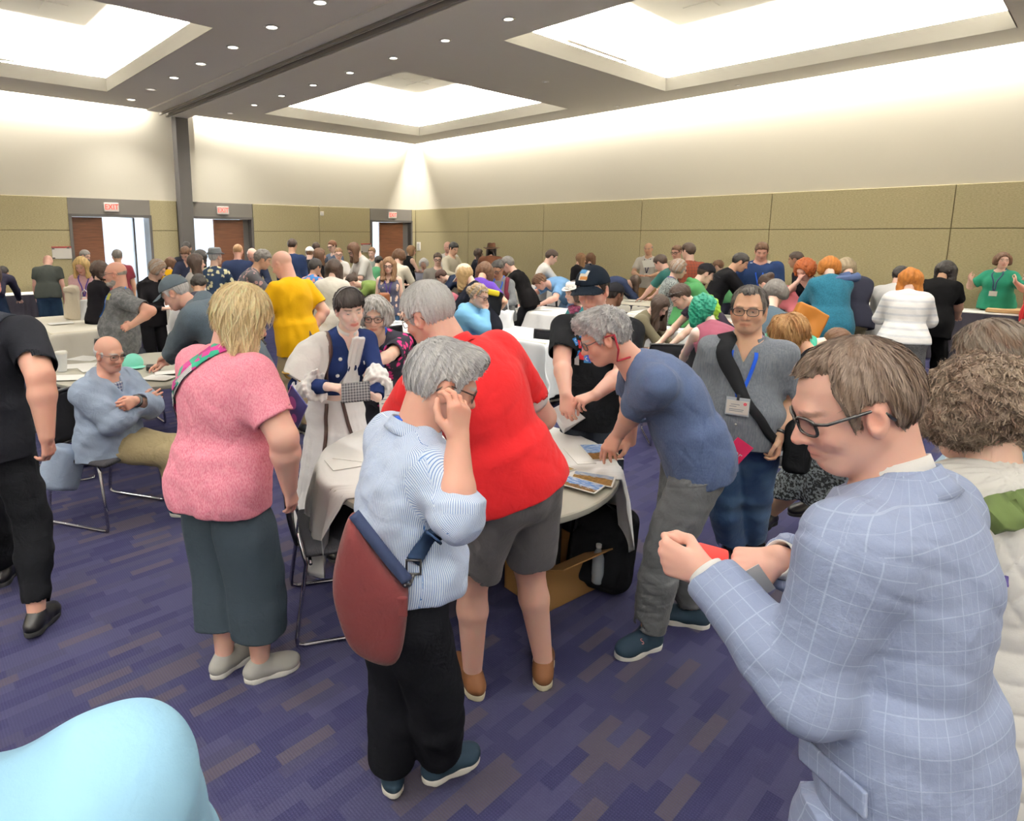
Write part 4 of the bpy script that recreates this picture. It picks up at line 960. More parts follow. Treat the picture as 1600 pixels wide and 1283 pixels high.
# ---- hair
def hair_solid(J, style, k=1., p={}):
    M = frame(J['hf'], J['hu']); s = J['hs']*k; H = J['H']; B = Solid(); T = lambda x, y, z: H+M@(V(x, y, z)*s)
    g = M.T@V(0, 0, -1); th = p.get('th', .014)                     # gravity in the head's own axes
    L = p.get('len', .22); sd = p.get('seed', 1)
    def shell(t, top=0.): B.el(T(0, -.014, .03+top), V(.077+t*p.get('sth', .7), .098+t*.8, .088+t)*s, M, .02)
    def hairline(pts, soft=.006, kk=.008):
        ys = [q[0] for q in pts]; zs = [q[1] for q in pts]
        def f(pp):
            q = (pp-H)@M/s; return (q[..., 2]-np.interp(q[..., 1], ys, zs))*s*.75
        B.fn(f, kk)
    short = [(-.13, -.055), (-.085, -.07), (-.055, -.055), (-.038, -.02), (-.03, .022), (.010, .028), (.017, -.015), (.032, -.008), (.042, .035), (.06, .055), (.085, p.get('front', .066)), (.12, p.get('front', .066)+.01)]
    if style == 'short':
        shell(th); 
        if p.get('quiff'): B.el(T(p.get('qx', 0), .055, .105), V(.06, .045, .025+p['quiff'])*s, M, .03)
        hairline(short)
    elif style == 'receding':                                      # deep temples and a high forehead
        shell(th); hairline([(-.13, -.06), (-.085, -.075), (-.055, -.055), (-.038, -.02), (-.03, .022), (.010, .028), (.017, -.02), (.03, -.015), (.038, .04), (.045, .07), (.066, .092), (.12, .1)])
        B.el(T(.055, .078, .085), V(.036, .046, .06)*s, M, .015, 's'); B.el(T(-.055, .078, .085), V(.036, .046, .06)*s, M, .015, 's')
    elif style == 'horseshoe':                                     # bald on top, hair round the sides and back
        shell(th*.7); hairline([(-.13, -.05), (-.085, -.065), (-.05, -.05), (-.03, .0), (-.012, .028), (.008, .03), (.016, -.02), (.03, -.01), (.036, .1), (.12, .1)])
        zt = p.get('zt', .055); B.fn(lambda pp: -(((pp-H)@M)[..., 2]/s-zt-.25*np.clip(-((pp-H)@M)[..., 1]/s-.05, 0, 1))*s*.8, .012)
    elif style in ('bob', 'long', 'wavy', 'curly', 'puff'):
        shell(th+.004); l = L*s; side = p.get('side', 1.)
        wv = p.get('w', .082)
        a0 = T(0, -.045, .02); B.ec(a0, a0+M@(g*l*1.05)-M[:, 1]*p.get('back', .12 if l > .19 and M[2, 1] > -.55 else .01)*-1., np.stack([M[:, 0], M[:, 1], M[:, 2]], 1), (wv*s, .06*s), (wv*p.get('taper', .9)*s, .035*s), .02, .05)
        for q in (1, -1):
            st = T(q*.074, .012, .02); B.rc(st, st+M@(g*l*.95*side+V(q*.008, .0, 0)), .026*s, .024*s*p.get('tip', 1.), .05)
            st = T(q*.066, -.035, .03); B.rc(st, st+M@(g*l+V(q*.014, -.01, 0)), .034*s, .03*s*p.get('tip', 1.), .05)
        if style in ('curly', 'puff'):
            for q in (1, -1): B.el(T(q*.06, -.03, .02), V(.055, .08, .09)*s*p.get('vol', 1.), M, .05)
            B.el(T(0, -.05, .05), V(.085, .075, .085)*s*p.get('vol', 1.), M, .05)
        # open the face
        fz = p.get('front', .062); fx = p.get('open', .064)
        B.ec(T(0, .07, -.30), T(0, .07, fz-.03), M, (fx*s, .058*s), (fx*.97*s, .058*s), .03, .015, 's')
        B.el(T(0, .098, fz-.04), V(fx*.93, .05, .05)*s, M, .012, 's')
    elif style in ('bun', 'ponytail', 'up'):
        shell(th*.75); hairline([(-.13, -.06), (-.085, -.075), (-.05, -.05), (-.02, -.01), (.01, .03), (.03, .01), (.042, .045), (.06, .062), (.085, .068), (.12, .075)])
        if style == 'bun': B.el(T(0, -.105, p.get('bz', .07)), V(.042, .036, .036)*s*p.get('bun', 1.), M, .012)
        if style == 'ponytail':
            a0 = T(0, -.11, p.get('bz', .05)); a1 = a0+M@(V(0, -.05, 0)*s+g*.05*s); B.rc(a0, a1, .022*s, .033*s, .015); B.rc(a1, a1+M@(g*L*s), .033*s, .014*s, .03)
    if p.get('bangs'):
        z0 = p['bangs']; B.ec(T(0, .018, z0), T(0, .012, .095), M, (.078*s, .084*s), (.074*s, .075*s), .012, .02)
        B.ec(T(0, .0, z0-.06), T(0, .0, z0+.012), M, (.068*s, .088*s), (.068*s, .086*s), .004, .006, 's') if False else None
    # strand relief
    fq = p.get('fq', 30 if style not in ('curly', 'puff') else 0); am = p.get('am', .0022)*s
    def relief(pp):
        q = (pp-H)@M/s; x, y, z = q[..., 0], q[..., 1]+.03, q[..., 2]
        if fq:
            th_ = np.arctan2(x, np.where(np.abs(y) < 1e-6, 1e-6, y)) if style in ('short', 'receding', 'horseshoe') else np.arctan2(x, y)
            wob = np.sin(z*p.get('wave', 20)+x*9)*p.get('wob', .25); e = np.sin(th_*fq+wob*6)+.6*np.sin(th_*fq*1.7+wob*9+z*14)+.5*np.sin(th_*fq*.45+2+wob*4)
            return e*am*np.clip((np.abs(x)+np.abs(y))*14, .15, 1)
        return 0.
    B.disp(relief)
    if style in ('curly', 'puff') or p.get('lump'):
        B.disp(waves(sd, p.get('lump', 75), p.get('lamp', .011)*s)); B.disp(waves(sd+9, 150, .005*s))
    if p.get('wavy'): B.disp(waves(sd, 30, .008*s, (1, 1, .6)))
    return B
def tint_noise(v, J, col, amt=.3, seed=3, mixc=None, mixn=90):
    w = waves(seed, mixn, 1., (1, 1, .25), frame(J['hf'], J['hu']))(np.asarray(v)); w = np.clip(w*.5+.5, 0, 1)[:, None]
    c = np.asarray(col)[None]*(1-amt+2*amt*w)
    if mixc is not None: w2 = np.clip(waves(seed+5, mixn*.8, 1., (1, 1, .2), frame(J['hf'], J['hu']))(np.asarray(v))*.7+.5, 0, 1)[:, None]; c = c*(1-w2)+np.asarray(mixc)[None]*w2
    return c
def strands(v, f, J, n, length, r=.0011, seg=5, curl=0., flow='out', seed=1, lift=.004, grav=.3, crown=(0, -.05, .13), solid=None, hug=.85, loose=1., ear=0.):
    """hair strands lying along the surface of the hair mass, narrow folded ribbons"""
    rs = np.random.RandomState(seed); v = np.asarray(v); tri = v[f]; c = tri.mean(1); nn = np.cross(tri[:, 1]-tri[:, 0], tri[:, 3]-tri[:, 0]); ar = np.linalg.norm(nn, axis=1); nn /= ar[:, None]+1e-12
    i = rs.choice(len(f), n, p=ar/ar.sum()); w = rs.dirichlet((1, 1, 1, 1), n); p = (tri[i]*w[..., None]).sum(1); nm = nn[i]
    M = frame(J['hf'], J['hu']); s = J['hs']; cr = J['H']+M@(V(*crown)*s)
    fl = p-cr
    if flow == 'down': fl = np.tile(V(0, 0, -1), (n, 1))+.35*(p-cr)/(.1)
    if flow == 'fwd': fl = (p-cr)/.1+M[:, 1]*.9
    fl = fl/(np.linalg.norm(fl, axis=1, keepdims=True)+1e-9)+V(0, 0, -1)*grav+rs.randn(n, 3)*(.05 if flow == 'down' else .14)
    fl -= nm*(fl*nm).sum(1, keepdims=True); fl /= np.linalg.norm(fl, axis=1, keepdims=True)+1e-9
    sd = np.cross(fl, nm); Ls = length*(.55+.8*rs.rand(n)); t = np.linspace(0, 1, seg+1)
    if solid is not None:
        for _ in range(3):
            bad = solid(p+fl*Ls[:, None]*.9) > (np.minimum(Ls**2*5.5, Ls*.16)+.004); Ls = np.where(bad, Ls*.55, Ls)
    ph = rs.rand(n)*6.28; pts = []
    for k in t:
        q = p-nm*.004+fl*(Ls*k)[:, None]+nm*(lift*math.sin(math.pi*min(k*.9, 1))+.003-(.22*length)*k*k*.5)[..., None] if False else p+fl*(Ls*k)[:, None]+nm*(-.002+lift*math.sin(math.pi*k)*1.+lift*.35*k)
        q = q+V(0, 0, -1)*(grav*.35*Ls*k*k)[:, None]
        if curl: q = q+(sd*np.cos(ph+k*9)[:, None]+nm*np.sin(ph+k*9)[:, None])*curl*(.3+k)
        pts.append(q)
    pts = np.stack(pts, 1)
    if solid is not None:
        off = (.0005+.0035*rs.rand(n)[:, None]*np.linspace(.2, 1, seg+1)[None])*loose; d = solid(pts); g = solid.grad(pts); pts = pts-g*((d-off)/((g*g).sum(-1)+.05))[..., None].clip(-.02, .02)*np.where(d < off, 1, hug)[..., None]
    if ear:
        q = (pts-J['H'])@M/s; bad = ((np.abs(q[..., 0]) > .055) & (q[..., 1] > -.036) & (q[..., 1] < .014) & (q[..., 2] < .024)).any(1) | ((q[..., 1] > .05) & (q[..., 2] < ear)).any(1); pts = pts[~bad]; sd = sd[~bad]; nm = nm[~bad]; n = len(pts)
    rad = r*np.array([.9]+[1.]*(seg-1)+[.25])
    ring = np.stack([pts+(sd*x)[:, None]*rad[None, :, None]*1.5+(nm*y)[:, None]*rad[None, :, None] for x, y in ((-1, -.25), (0, .35), (1, -.25))], 2)
    V_ = ring.reshape(-1, 3); base = np.arange(n)[:, None, None]*(seg+1)*3+np.arange(seg)[None, :, None]*3; a = np.arange(2)[None, None]; b = a+1
    F_ = np.stack(np.broadcast_arrays(base+a, base+b, base+3+b, base+3+a), -1).reshape(-1, 4)
    return V_, F_, np.repeat(rs.rand(n), (seg+1)*3)
def hair(J, root, style, col, p={}, vox=.005, nst=0, k=1., mixc=None, amt=.25, name='hair'):
    B = hair_solid(J, style, k, p); v, f = B.mesh(vox)
    if not len(v): return None
    c = tint_noise(v, J, col, amt, p.get('seed', 3), mixc)
    if p.get('tintf'): c = p['tintf']((np.asarray(v)-J['H'])@frame(J['hf'], J['hu'])/J['hs'], c)
    if nst:
        sv, sf, sr = strands(v, f, J, nst, p.get('slen', .05), p.get('sr', .0011), 4, p.get('curl', 0.), p.get('flow', 'out'), p.get('seed', 1), p.get('lift', .001), p.get('grav', .3), solid=B, hug=p.get('hug', .9), loose=p.get('loose', 1.), ear=(p.get('front', .066)-.022 if style in ('short', 'receding') else .5 if style == 'horseshoe' and False else 0.))
        sc = tint_noise(sv, J, col, amt*.7, p.get('seed', 3), mixc)
        if p.get('tintf'): sc = p['tintf']((sv-J['H'])@frame(J['hf'], J['hu'])/J['hs'], sc)
        sc = sc*(.92+.4*sr)[:, None]
        v = np.concatenate([v, sv]); f = np.concatenate([f, sf+len(c)]); c = np.concatenate([c, sc])
    o = pobj(name, J, v, f, M_HAIR, root); attr_col(o, 'tint', np.clip(c, 0, 1)); return o
def cap(J, root, mat, vox=.005, back=False, k=1., brim=True, name='cap', tilt=0, th=.017):
    M = frame(J['hf'], J['hu']); s = J['hs']*k; T = lambda x, y, z: J['H']+M@(V(x, y, z)*s); B = Solid()
    B.el(T(0, -.012, .034), V(.077+th, .098+th, .090+th)*s, M, .02); B.cut(T(0, 0, .040), M@V(0, -.16, 1), .004)
    B.ec(T(0, -.012, -.04), T(0, -.012, .055), M, (.083*s, .104*s), (.083*s, .104*s), .01, .004, 's')
    B.el(T(0, -.012, .150*1.0), V(.008, .008, .005)*s, M, .004)
    yb = -1 if back else 1
    def f(p):
        q = (p-J['H'])@M; x, y, z = q[..., 0]/s, q[..., 1]/s*yb, q[..., 2]/s
        zz = .054+.9*0-(y-.08)*.22-x*x*4.5; r = np.sqrt((x/.092)**2+((y-.075)/.105)**2)
        return np.maximum(np.maximum(np.abs(z-zz)-.0028, (r-1)*.08), .07-y)*s*.8
    o = pobj(name, J, *B.mesh(vox), mat, root)
    if brim:
        Br = Solid(); Br.fn(f, .003, 'u', T(0, .1*yb, .04), .14*s); b_ = pobj('brim', J, *Br.mesh(min(vox, .004)), mat, o)
    return o
def brim_hat(J, root, mat, band, vox=.006, k=1., wide=.15, tall=.085, pinch=True):
    M = frame(J['hf'], J['hu']); s = J['hs']*k; T = lambda x, y, z: J['H']+M@(V(x, y, z)*s); B = Solid()
    B.ec(T(0, -.012, .05), T(0, -.016, .05+tall+.03), M, (.092*s, .112*s), (.078*s, .096*s), .025, .01)
    if pinch: B.el(T(0, .0, .05+tall+.045), V(.018, .1, .028)*s, M, .03, 's')
    def f(p):
        q = (p-J['H'])@M/s; x, y, z = q[..., 0], q[..., 1]+.012, q[..., 2]; r = np.sqrt(x*x+(y*.93)**2); zz = .052+.10*np.clip(np.abs(x)-.06, 0, 1)*1.6-.12*np.clip(np.abs(y)-.09, 0, 1)
        return np.maximum(np.abs(z-zz)-max(.003, vox*.65), r-wide)*s*.8
    B.fn(f, .008, 'u', T(0, -.012, .05), (wide+.02)*s); o = pobj('hat', J, *B.mesh(vox), mat, root)
    mb = MB(); pts = [T(.094*math.cos(a), -.012+.114*math.sin(a), .068) for a in np.linspace(0, 2*math.pi, 32)[:-1]]; mb.tube(pts, .009*s, 6, closed=True); mbobj('hat_band', J, mb, band, o); return o
# ---- cloth
def cloth(name, c, kind='plain', c2=None, scale=1., rough=.85, bump=.25, attr=False, c3=None, spec=.15):
    if name in MATS: return MATS[name]
    C = lambda q: srgb(q) if isinstance(q, str) else q
    c = C(c)
    if max(c) < .022: c = tuple(x*.45 for x in c)
    c2 = C(c2) if c2 is not None else tuple(x*.7 for x in c); c3 = C(c3) if c3 is not None else c2
    dk = max(c) < .06; t = NT(name, .95 if dk and spec == .15 else rough, .02 if dk else spec); t.set('Sheen Weight', 0. if dk else .06); t.set('Sheen Roughness', .5); v = t.coord(); vc = t.coord(attr='pc') if attr else v
    w = t.noise(v, 14, 3, .55, .4); fine = t.noise(v, 330, 2)
    if kind == 'plain': base = t.mix(t.math('MULTIPLY', t.noise(v, 6, 3), .25), c, c2)
    elif kind == 'heather': base = t.mix(t.ramp(t.noise(t.coord(scale=(1, 1, .35)) if not attr else v, 240*scale, 2), [(.38, (0, 0, 0)), (.62, (1, 1, 1))]), c, c2)
    elif kind == 'acid': base = t.mix(t.ramp(t.noise(v, 26*scale, 6, .65, .5), [(.42, (0, 0, 0)), (.66, (1, 1, 1))]), c, c2)
    elif kind == 'denim':
        x, y, z = t.sep(v); tw = t.noise(t.coord(scale=(1, 1, .2)), 300, 2); fade = t.noise(v, 5, 2)
        base = t.mix(t.math('MULTIPLY', tw, .5), c, c2); base = t.mix(t.ramp(fade, [(.45, (0, 0, 0)), (.72, (.55, .55, .55))]), base, c3)
    elif kind == 'floral':
        vo = t.n('ShaderNodeTexVoronoi'); dv = t.n('ShaderNodeVectorMath', operation='ADD'); nz = t.n('ShaderNodeTexNoise'); nz.inputs['Scale'].default_value = 30*scale; t.l(v, nz.inputs['Vector'])
        sc = t.n('ShaderNodeVectorMath', operation='SCALE'); sc.inputs['Scale'].default_value = .035/scale; t.l(nz.outputs['Color'], sc.inputs[0]); t.l(v, dv.inputs[0]); t.l(sc.outputs[0], dv.inputs[1])
        t.l(dv.outputs[0], vo.inputs['Vector']); vo.inputs['Scale'].default_value = 13*scale
        base = t.ramp(vo.outputs['Distance'], [(.0, C(c3)), (.16, c2), (.36, c2), (.42, c), (1, c)])
        pick = t.sep(vo.outputs['Color'])[0]; base = t.mix(t.ramp(pick, [(.0, (0, 0, 0)), (.3, (0, 0, 0)), (.32, (1, 1, 1))], 'CONSTANT') if False else t.math('GREATER_THAN', pick, .3), c, base)
    elif kind == 'stripes':
        x, y, z = t.sep(vc); s_ = t.math('SINE', t.math('MULTIPLY', x, 2*math.pi*scale)); base = t.mix(t.ramp(s_, [(.0, (0, 0, 0)), (.55, (0, 0, 0)), (.75, (1, 1, 1))]), c, c2)
    elif kind == 'hstripes':
        x, y, z = t.sep(vc); s_ = t.math('SINE', t.math('MULTIPLY', y if attr else z, 2*math.pi*scale)); base = t.mix(t.ramp(s_, [(.0, (0, 0, 0)), (.5, (0, 0, 0)), (.6, (1, 1, 1))]), c, c2)
    elif kind == 'check':
        x, y, z = t.sep(vc); z = y if attr else z
        def line(a, per, th, ofs=0.): 
            m = t.math('FRACT', t.math('ADD', t.math('DIVIDE', a, per), ofs)); return t.math('LESS_THAN', t.math('ABSOLUTE', t.math('SUBTRACT', m, .5)), th/per/2)
        P = .05/scale; a = t.math('MAXIMUM', line(x, P, .0022/scale), line(z, P*1.15, .0022/scale)); b = t.math('MAXIMUM', line(x, P, .0012/scale, .42), line(z, P*1.15, .0012/scale, .42))
        hz = t.noise(v, 420, 2); g = t.mix(t.math('MULTIPLY', hz, .6), c, c3); base = t.mix(t.math('MULTIPLY', a, .6), g, c2); base = t.mix(t.math('MULTIPLY', b, .35), base, c2)
    elif kind == 'plaid':
        x, y, z = t.sep(vc); z = y if attr else z
        f = lambda a, s0: t.ramp(t.math('SINE', t.math('MULTIPLY', a, 2*math.pi*s0)), [(.4, (0, 0, 0)), (.6, (1, 1, 1))])
        base = t.mix(.5, t.mix(f(x, 22*scale), c, c2), t.mix(f(z, 22*scale), c, c2)); base = t.mix(t.math('MULTIPLY', t.math('MULTIPLY', f(x, 44*scale), f(z, 44*scale)), .6), base, c3)
    elif kind == 'speckle': base = t.mix(t.ramp(t.noise(v, 75*scale, 3, .6), [(.46, (0, 0, 0)), (.52, (1, 1, 1))]), c, c2)
    elif kind == 'slub': base = t.mix(t.ramp(t.noise(t.coord(scale=(1, 1, .12)), 170*scale, 3, .6), [(.3, (0, 0, 0)), (.7, (1, 1, 1))]), c, c2)
    elif kind == 'patches':
        vo = t.n('ShaderNodeTexVoronoi'); t.l(v, vo.inputs['Vector']); vo.inputs['Scale'].default_value = 20*scale
        base = t.ramp(t.sep(vo.outputs['Color'])[0], [(0, c), (.45, c2), (.75, c3)], 'CONSTANT')
    t.base(base)
    h = t.math('ADD', t.math('MULTIPLY', w, 1.), t.math('MULTIPLY', fine, .06)); t.bump(h, bump, .02)
    MATS[name] = t.m; return t.m
def cloth_coords(v, J):
    """coordinates running round and along the torso and the sleeves, for woven patterns"""
    v = np.asarray(v); Mp, Mc = torso_frames(J); Mw = frame(Mp[:, 1]+Mc[:, 1], nrm(J['N']-J['P'])); q = (v-J['M'])@Mw; out = np.stack([np.arctan2(q[:, 0], np.abs(q[:, 1])+1e-6)*.19, q[:, 2], q[:, 2]*0], 1)
    best = np.maximum(np.hypot(q[:, 0]/1.25, q[:, 1])-.05, np.maximum(q[:, 2]-.24, 0)*.5)
    for c in 'RL':
        acc = 0.
        for a, b in ((J['s'+c], J['e'+c]), (J['e'+c], J['w'+c])):
            d = b-a; L = np.linalg.norm(d); u = d/L; t = (v-a)@u; r = v-a-t[:, None]*u; ds = np.linalg.norm(v-a-np.clip(t, 0, L)[:, None]*u, axis=1)-.0
            ref = nrm(np.cross(u, Mc[:, 1])+1e-6); b2 = np.cross(u, ref); m = (ds < best) & (t > -.02)
            out[m] = np.stack([np.arctan2(r@b2, np.abs(r@ref)+1e-6)*.065+.013, acc+t+.02, t*0], 1)[m]; best = np.where(m, ds, best); acc += L
    return out
# ---- the whole person
def person(label, J, b=None, skin='fair', hairspec=None, topspec=None, botspec=None, shoespec=None, vox=.005, near=True, fem=False, group=None, stubble=0., eye=False, iris=(.1, .06, .03), topname='shirt', botname='trousers', bvox=None, brow=None, facew=1., look=(0, -.2), lips=1., headk=1., hands=True, eyewide=1.):
    b = b or {}; J['facew'] = facew; sk = SKINS[skin] if isinstance(skin, str) else np.asarray(skin)
    B = Solid(); torso_parts(B, J, b); neck_parts(B, J, b.get('neck', 1.)); head_parts(B, J, fem=fem, k=headk)
    for c in 'RL':
        arm_parts(B, J, c, b); hand_parts(B, J, c, b.get('hand', 1.), fem); leg_parts(B, J, c, b)
        a = J['a'+c]; t = nrm(J['t'+c]*V(1, 1, 0)); B.rc(a-V(0, 0, .03), a+t*.13*J['S']-V(0, 0, .05), .034*J['S'], .022*J['S'], .02)
    if botspec: J['bot'] = bottom_solid(J, b, botspec)
    if topspec:
        topspec.setdefault('under', (botspec or {}).get('ease', .016)*.6+.012); J['top'] = top_solid(J, b, topspec)
        if topspec.get('mod'): topspec['mod'](J['top'], J)
    v, f = B.mesh(bvox or vox); hid = np.zeros(len(v), bool)
    if botspec: hid |= J['bot'](v) < -.011
    if topspec: hid |= J['top'](v) < -.011
    v, f = coarsen(v, f, hid, B=B); root = pobj('person', J, v, f, M_SKIN if near else M_SKINFAR); tag(root, label, 'person', group)
    bc = None
    if brow is not None: bc = np.asarray(brow)
    elif hairspec: bc = np.asarray(hairspec[1])*.6
    attr_col(root, 'tint', np.clip(skin_tint(v, J, sk, fem, None, stubble, lips, bc, not eye), 0, 1)); J['root'] = root
    if eye: eyes(J, root, iris, look, headk, eyewide)
    if hairspec:
        st, col, p, n = (list(hairspec)+[{}, 0])[:4] if len(hairspec) < 4 else hairspec[:4]
        J['hair'] = hair(J, root, st, np.asarray(col), p, vox*p.get('vx', 1.), n, headk, p.get('mixc'), p.get('amt', .22))
    if botspec:
        t = botspec; Bs = J['bot']; v2, f2 = Bs.mesh(vox*t.get('vx', 1.15 if near else 1.4)); v2, f2 = tuck_in(v2, f2, J, topspec) if topspec else (v2, f2); o = pobj(t.get('name', botname), J, v2, f2, t['mat'], root); J['boto'] = o
    if topspec:
        t = topspec; Ts = J['top']
        vv_, ff = Ts.mesh(vox*(1. if near else 1.15)); o = pobj(t.get('name', topname), J, vv_, ff, t['mat'], root); J['top'] = Ts; J['topo'] = o
        if t.get('pc'): attr_vec(o, 'pc', cloth_coords(vv_, J))
        if t.get('cband'):
            ring_strip('collar', J, root if False else o, t.get('cmat', t['mat']), J['N']+J['tu']*.0-J['tf']*.002, nrm(J['tu']+J['tf']*.15), J['tf'], .070*J['S']*b.get('neck', 1.), .04*J['S'], .25, .014, .0 if t.get('cgap') is None else t['cgap'], thick=.005)
    if shoespec: shoes(J, root, *shoespec[:2], max(vox, .004), *(shoespec[2:3]), **(shoespec[3] if len(shoespec) > 3 else {}))
    return root
def aim_head(q, heading, px, py, Y, solve='s'):
    """pose whose head centre lands on picture point (px, py) at distance Y: the body is scaled (or the lean changed) and set down there"""
    T = at_y(px, py, Y)
    if solve == 's':
        lo, hi = .6, 1.4
        for _ in range(30):
            m = (lo+hi)/2; q2 = dict(q, s=m); z = skeleton(q2)['H'][2]
            if z < T[2]: lo = m
            else: hi = m
    elif solve == 'lean':
        lo, hi = 0., 100.
        for _ in range(30):
            m = (lo+hi)/2; q2 = dict(q, lean=m); z = skeleton(q2)['H'][2]
            if z > T[2]: lo = m
            else: hi = m
    else: q2 = q
    J0 = skeleton(q2); a = math.radians(-heading); R = np.array([[math.cos(a), -math.sin(a)], [math.sin(a), math.cos(a)]]); o = T[:2]-R@J0['H'][:2]
    return q2, o
def local_pt(P, heading, origin):
    a = math.radians(-heading); R = np.array([[math.cos(a), -math.sin(a), 0], [math.sin(a), math.cos(a), 0], [0, 0, 1]]); return R.T@(np.asarray(P, float)-V(origin[0], origin[1], 0))
def pose_at(q, heading, px, py, Y, solve='s', hands={}, feet={}, elbows={}):
    """hands / feet: world points the wrists and soles should reach"""
    q2, o = aim_head(q, heading, px, py, Y, solve)
    for c, h in hands.items():
        ld = lambda v: local_pt(np.asarray(v, float)+V(o[0], o[1], 0), heading, o)
        q2['arm'+c] = (local_pt(h[0], heading, o), ld(h[1]), ld(h[2]), ld(h[3]))
    for c, p in elbows.items(): q2['elbow'+c] = local_pt(p, heading, o)
    for c, p in feet.items():
        q2['foot'+c] = local_pt(p[0], heading, o)
        if len(p) > 1: q2['toe'+c] = local_pt(np.asarray(p[1], float)+V(o[0], o[1], 0), heading, o)
    J = place(skeleton(q2), heading, o); J['q'] = q2; return J
# ================================================================ TABLES AND CHAIRS
def mat_linen(name, c):
    t = NT(name, .8, .15); v = t.coord(); n = t.noise(v, 5, 3); f = t.noise(v, 380, 1)
    t.base(t.mix(t.math('MULTIPLY', n, .15), c, tuple(x*.9 for x in c))); t.bump(t.math('ADD', n, t.math('MULTIPLY', f, .05)), .3, .02); return t.m
M_LINEN = mat_linen('white_linen', srgb('#eeedeb')); M_CREAM = mat_linen('cream_linen', srgb('#e6e1d3')); M_SKIRT = cloth('dark_table_skirt', '#34323a', 'plain', '#26242c') if 'cloth' in globals() else None
M_TABLETOP = plain('grey_laminate', '#b9b6a9', .35, .4); M_TABLEEDGE = plain('table_edge_band', '#98978f', .4); M_TAN = plain('tan_laminate', '#d9cfb4', .4)
def round_table(label, c, r=.77, top=M_TABLETOP, z=.74, grp=None):
    e = empty('round_table', (c[0], c[1], 0), .4, label, 'table', grp)
    mb = MB(); mb.lathe([(.001, z-.035), (r-.004, z-.035), (r, z-.03), (r, z-.006), (r-.006, z), (.001, z)], n=64, caps=False); mb.build('tabletop', top, e, smooth='auto', loc=(0, 0, 0))
    mb = MB(); mb.lathe([(r+.001, z-.03), (r+.004, z-.018), (r+.001, z-.006)], n=64, caps=False); mb.build('edge_band', M_TABLEEDGE, e, smooth=True, loc=(0, 0, 0))
    for s in (1, -1):
        mb = MB(); mb.tube([(s*.42, -.25, z-.04), (s*.42, -.25, .02), (s*.42, .25, .02), (s*.42, .25, z-.04)], .014, 8); mb.tube([(s*.42, -.25, .3), (s*.42, .25, .3)], .01, 8); mb.tube([(s*.42, 0, .3), (s*.05, 0, z-.04)], .01, 8)
        mb.build('leg', M_BLACKMETAL, e, smooth=True, loc=(0, 0, 0))
    return e
def rect_table(label, corner, L=1.83, Wd=.76, z=.75, along=-E1, across=E2, top=M_TAN, skirt=None, white=None, grp=None, sides='nlfr'):
    """corner: nearest-left corner of the top; along: long direction; across: short direction"""
    a, b = V(*along), V(*across); c = V(*corner)+a*L/2+b*Wd/2; rz = math.atan2(a[1], a[0])
    if a[0]*b[1]-a[1]*b[0] < 0: pass
    e = empty('banquet_table', (c[0], c[1], 0), rz, label, 'table', grp)
    mb = MB(); mb.box((-L/2, -Wd/2, z-.03), (L/2, Wd/2, z), bev=.006, seg=2); mb.build('tabletop', top, e, loc=(0, 0, 0))
    for sx in (1, -1):
        mb = MB(); x = sx*(L/2-.25); mb.tube([(x, -Wd/2+.08, z-.03), (x, -Wd/2+.08, .015), (x, Wd/2-.08, .015), (x, Wd/2-.08, z-.03)], .013, 8); mb.build('leg', M_BLACKMETAL, e, smooth=True, loc=(0, 0, 0))
    if skirt is not None:
        P = []; n = 0; per = [(-L/2, -Wd/2), (L/2, -Wd/2), (L/2, Wd/2), (-L/2, Wd/2), (-L/2, -Wd/2)]
        for (p, q) in zip(per[:-1], per[1:]):
            d = math.hypot(q[0]-p[0], q[1]-p[1]); m = max(8, int(d/.022))
            for i in range(m): t = i/m; P.append((p[0]+(q[0]-p[0])*t, p[1]+(q[1]-p[1])*t, nrm((q[1]-p[1], p[0]-q[0]))))
        Vv = []; m = len(P)
        for i, (x, y, nn) in enumerate(P):
            w = .012*math.sin(i*2*math.pi/6.5)+.006*math.sin(i*1.3)
            for (zz, k) in ((z-.012, .1), (z-.06, .6), (.35, 1.), (.012, 1.5)): Vv.append((x+nn[0]*(.012+w*k), y+nn[1]*(.012+w*k), zz))
        F = [(4*i+k, 4*((i+1) % m)+k, 4*((i+1) % m)+k+1, 4*i+k+1) for i in range(m) for k in range(3)]
        o = mesh_np('table_skirt', np.array(Vv), np.array(F), skirt); o.parent = e
    if white is not None: table_cloth(e, L, Wd, z, *white)
    return e
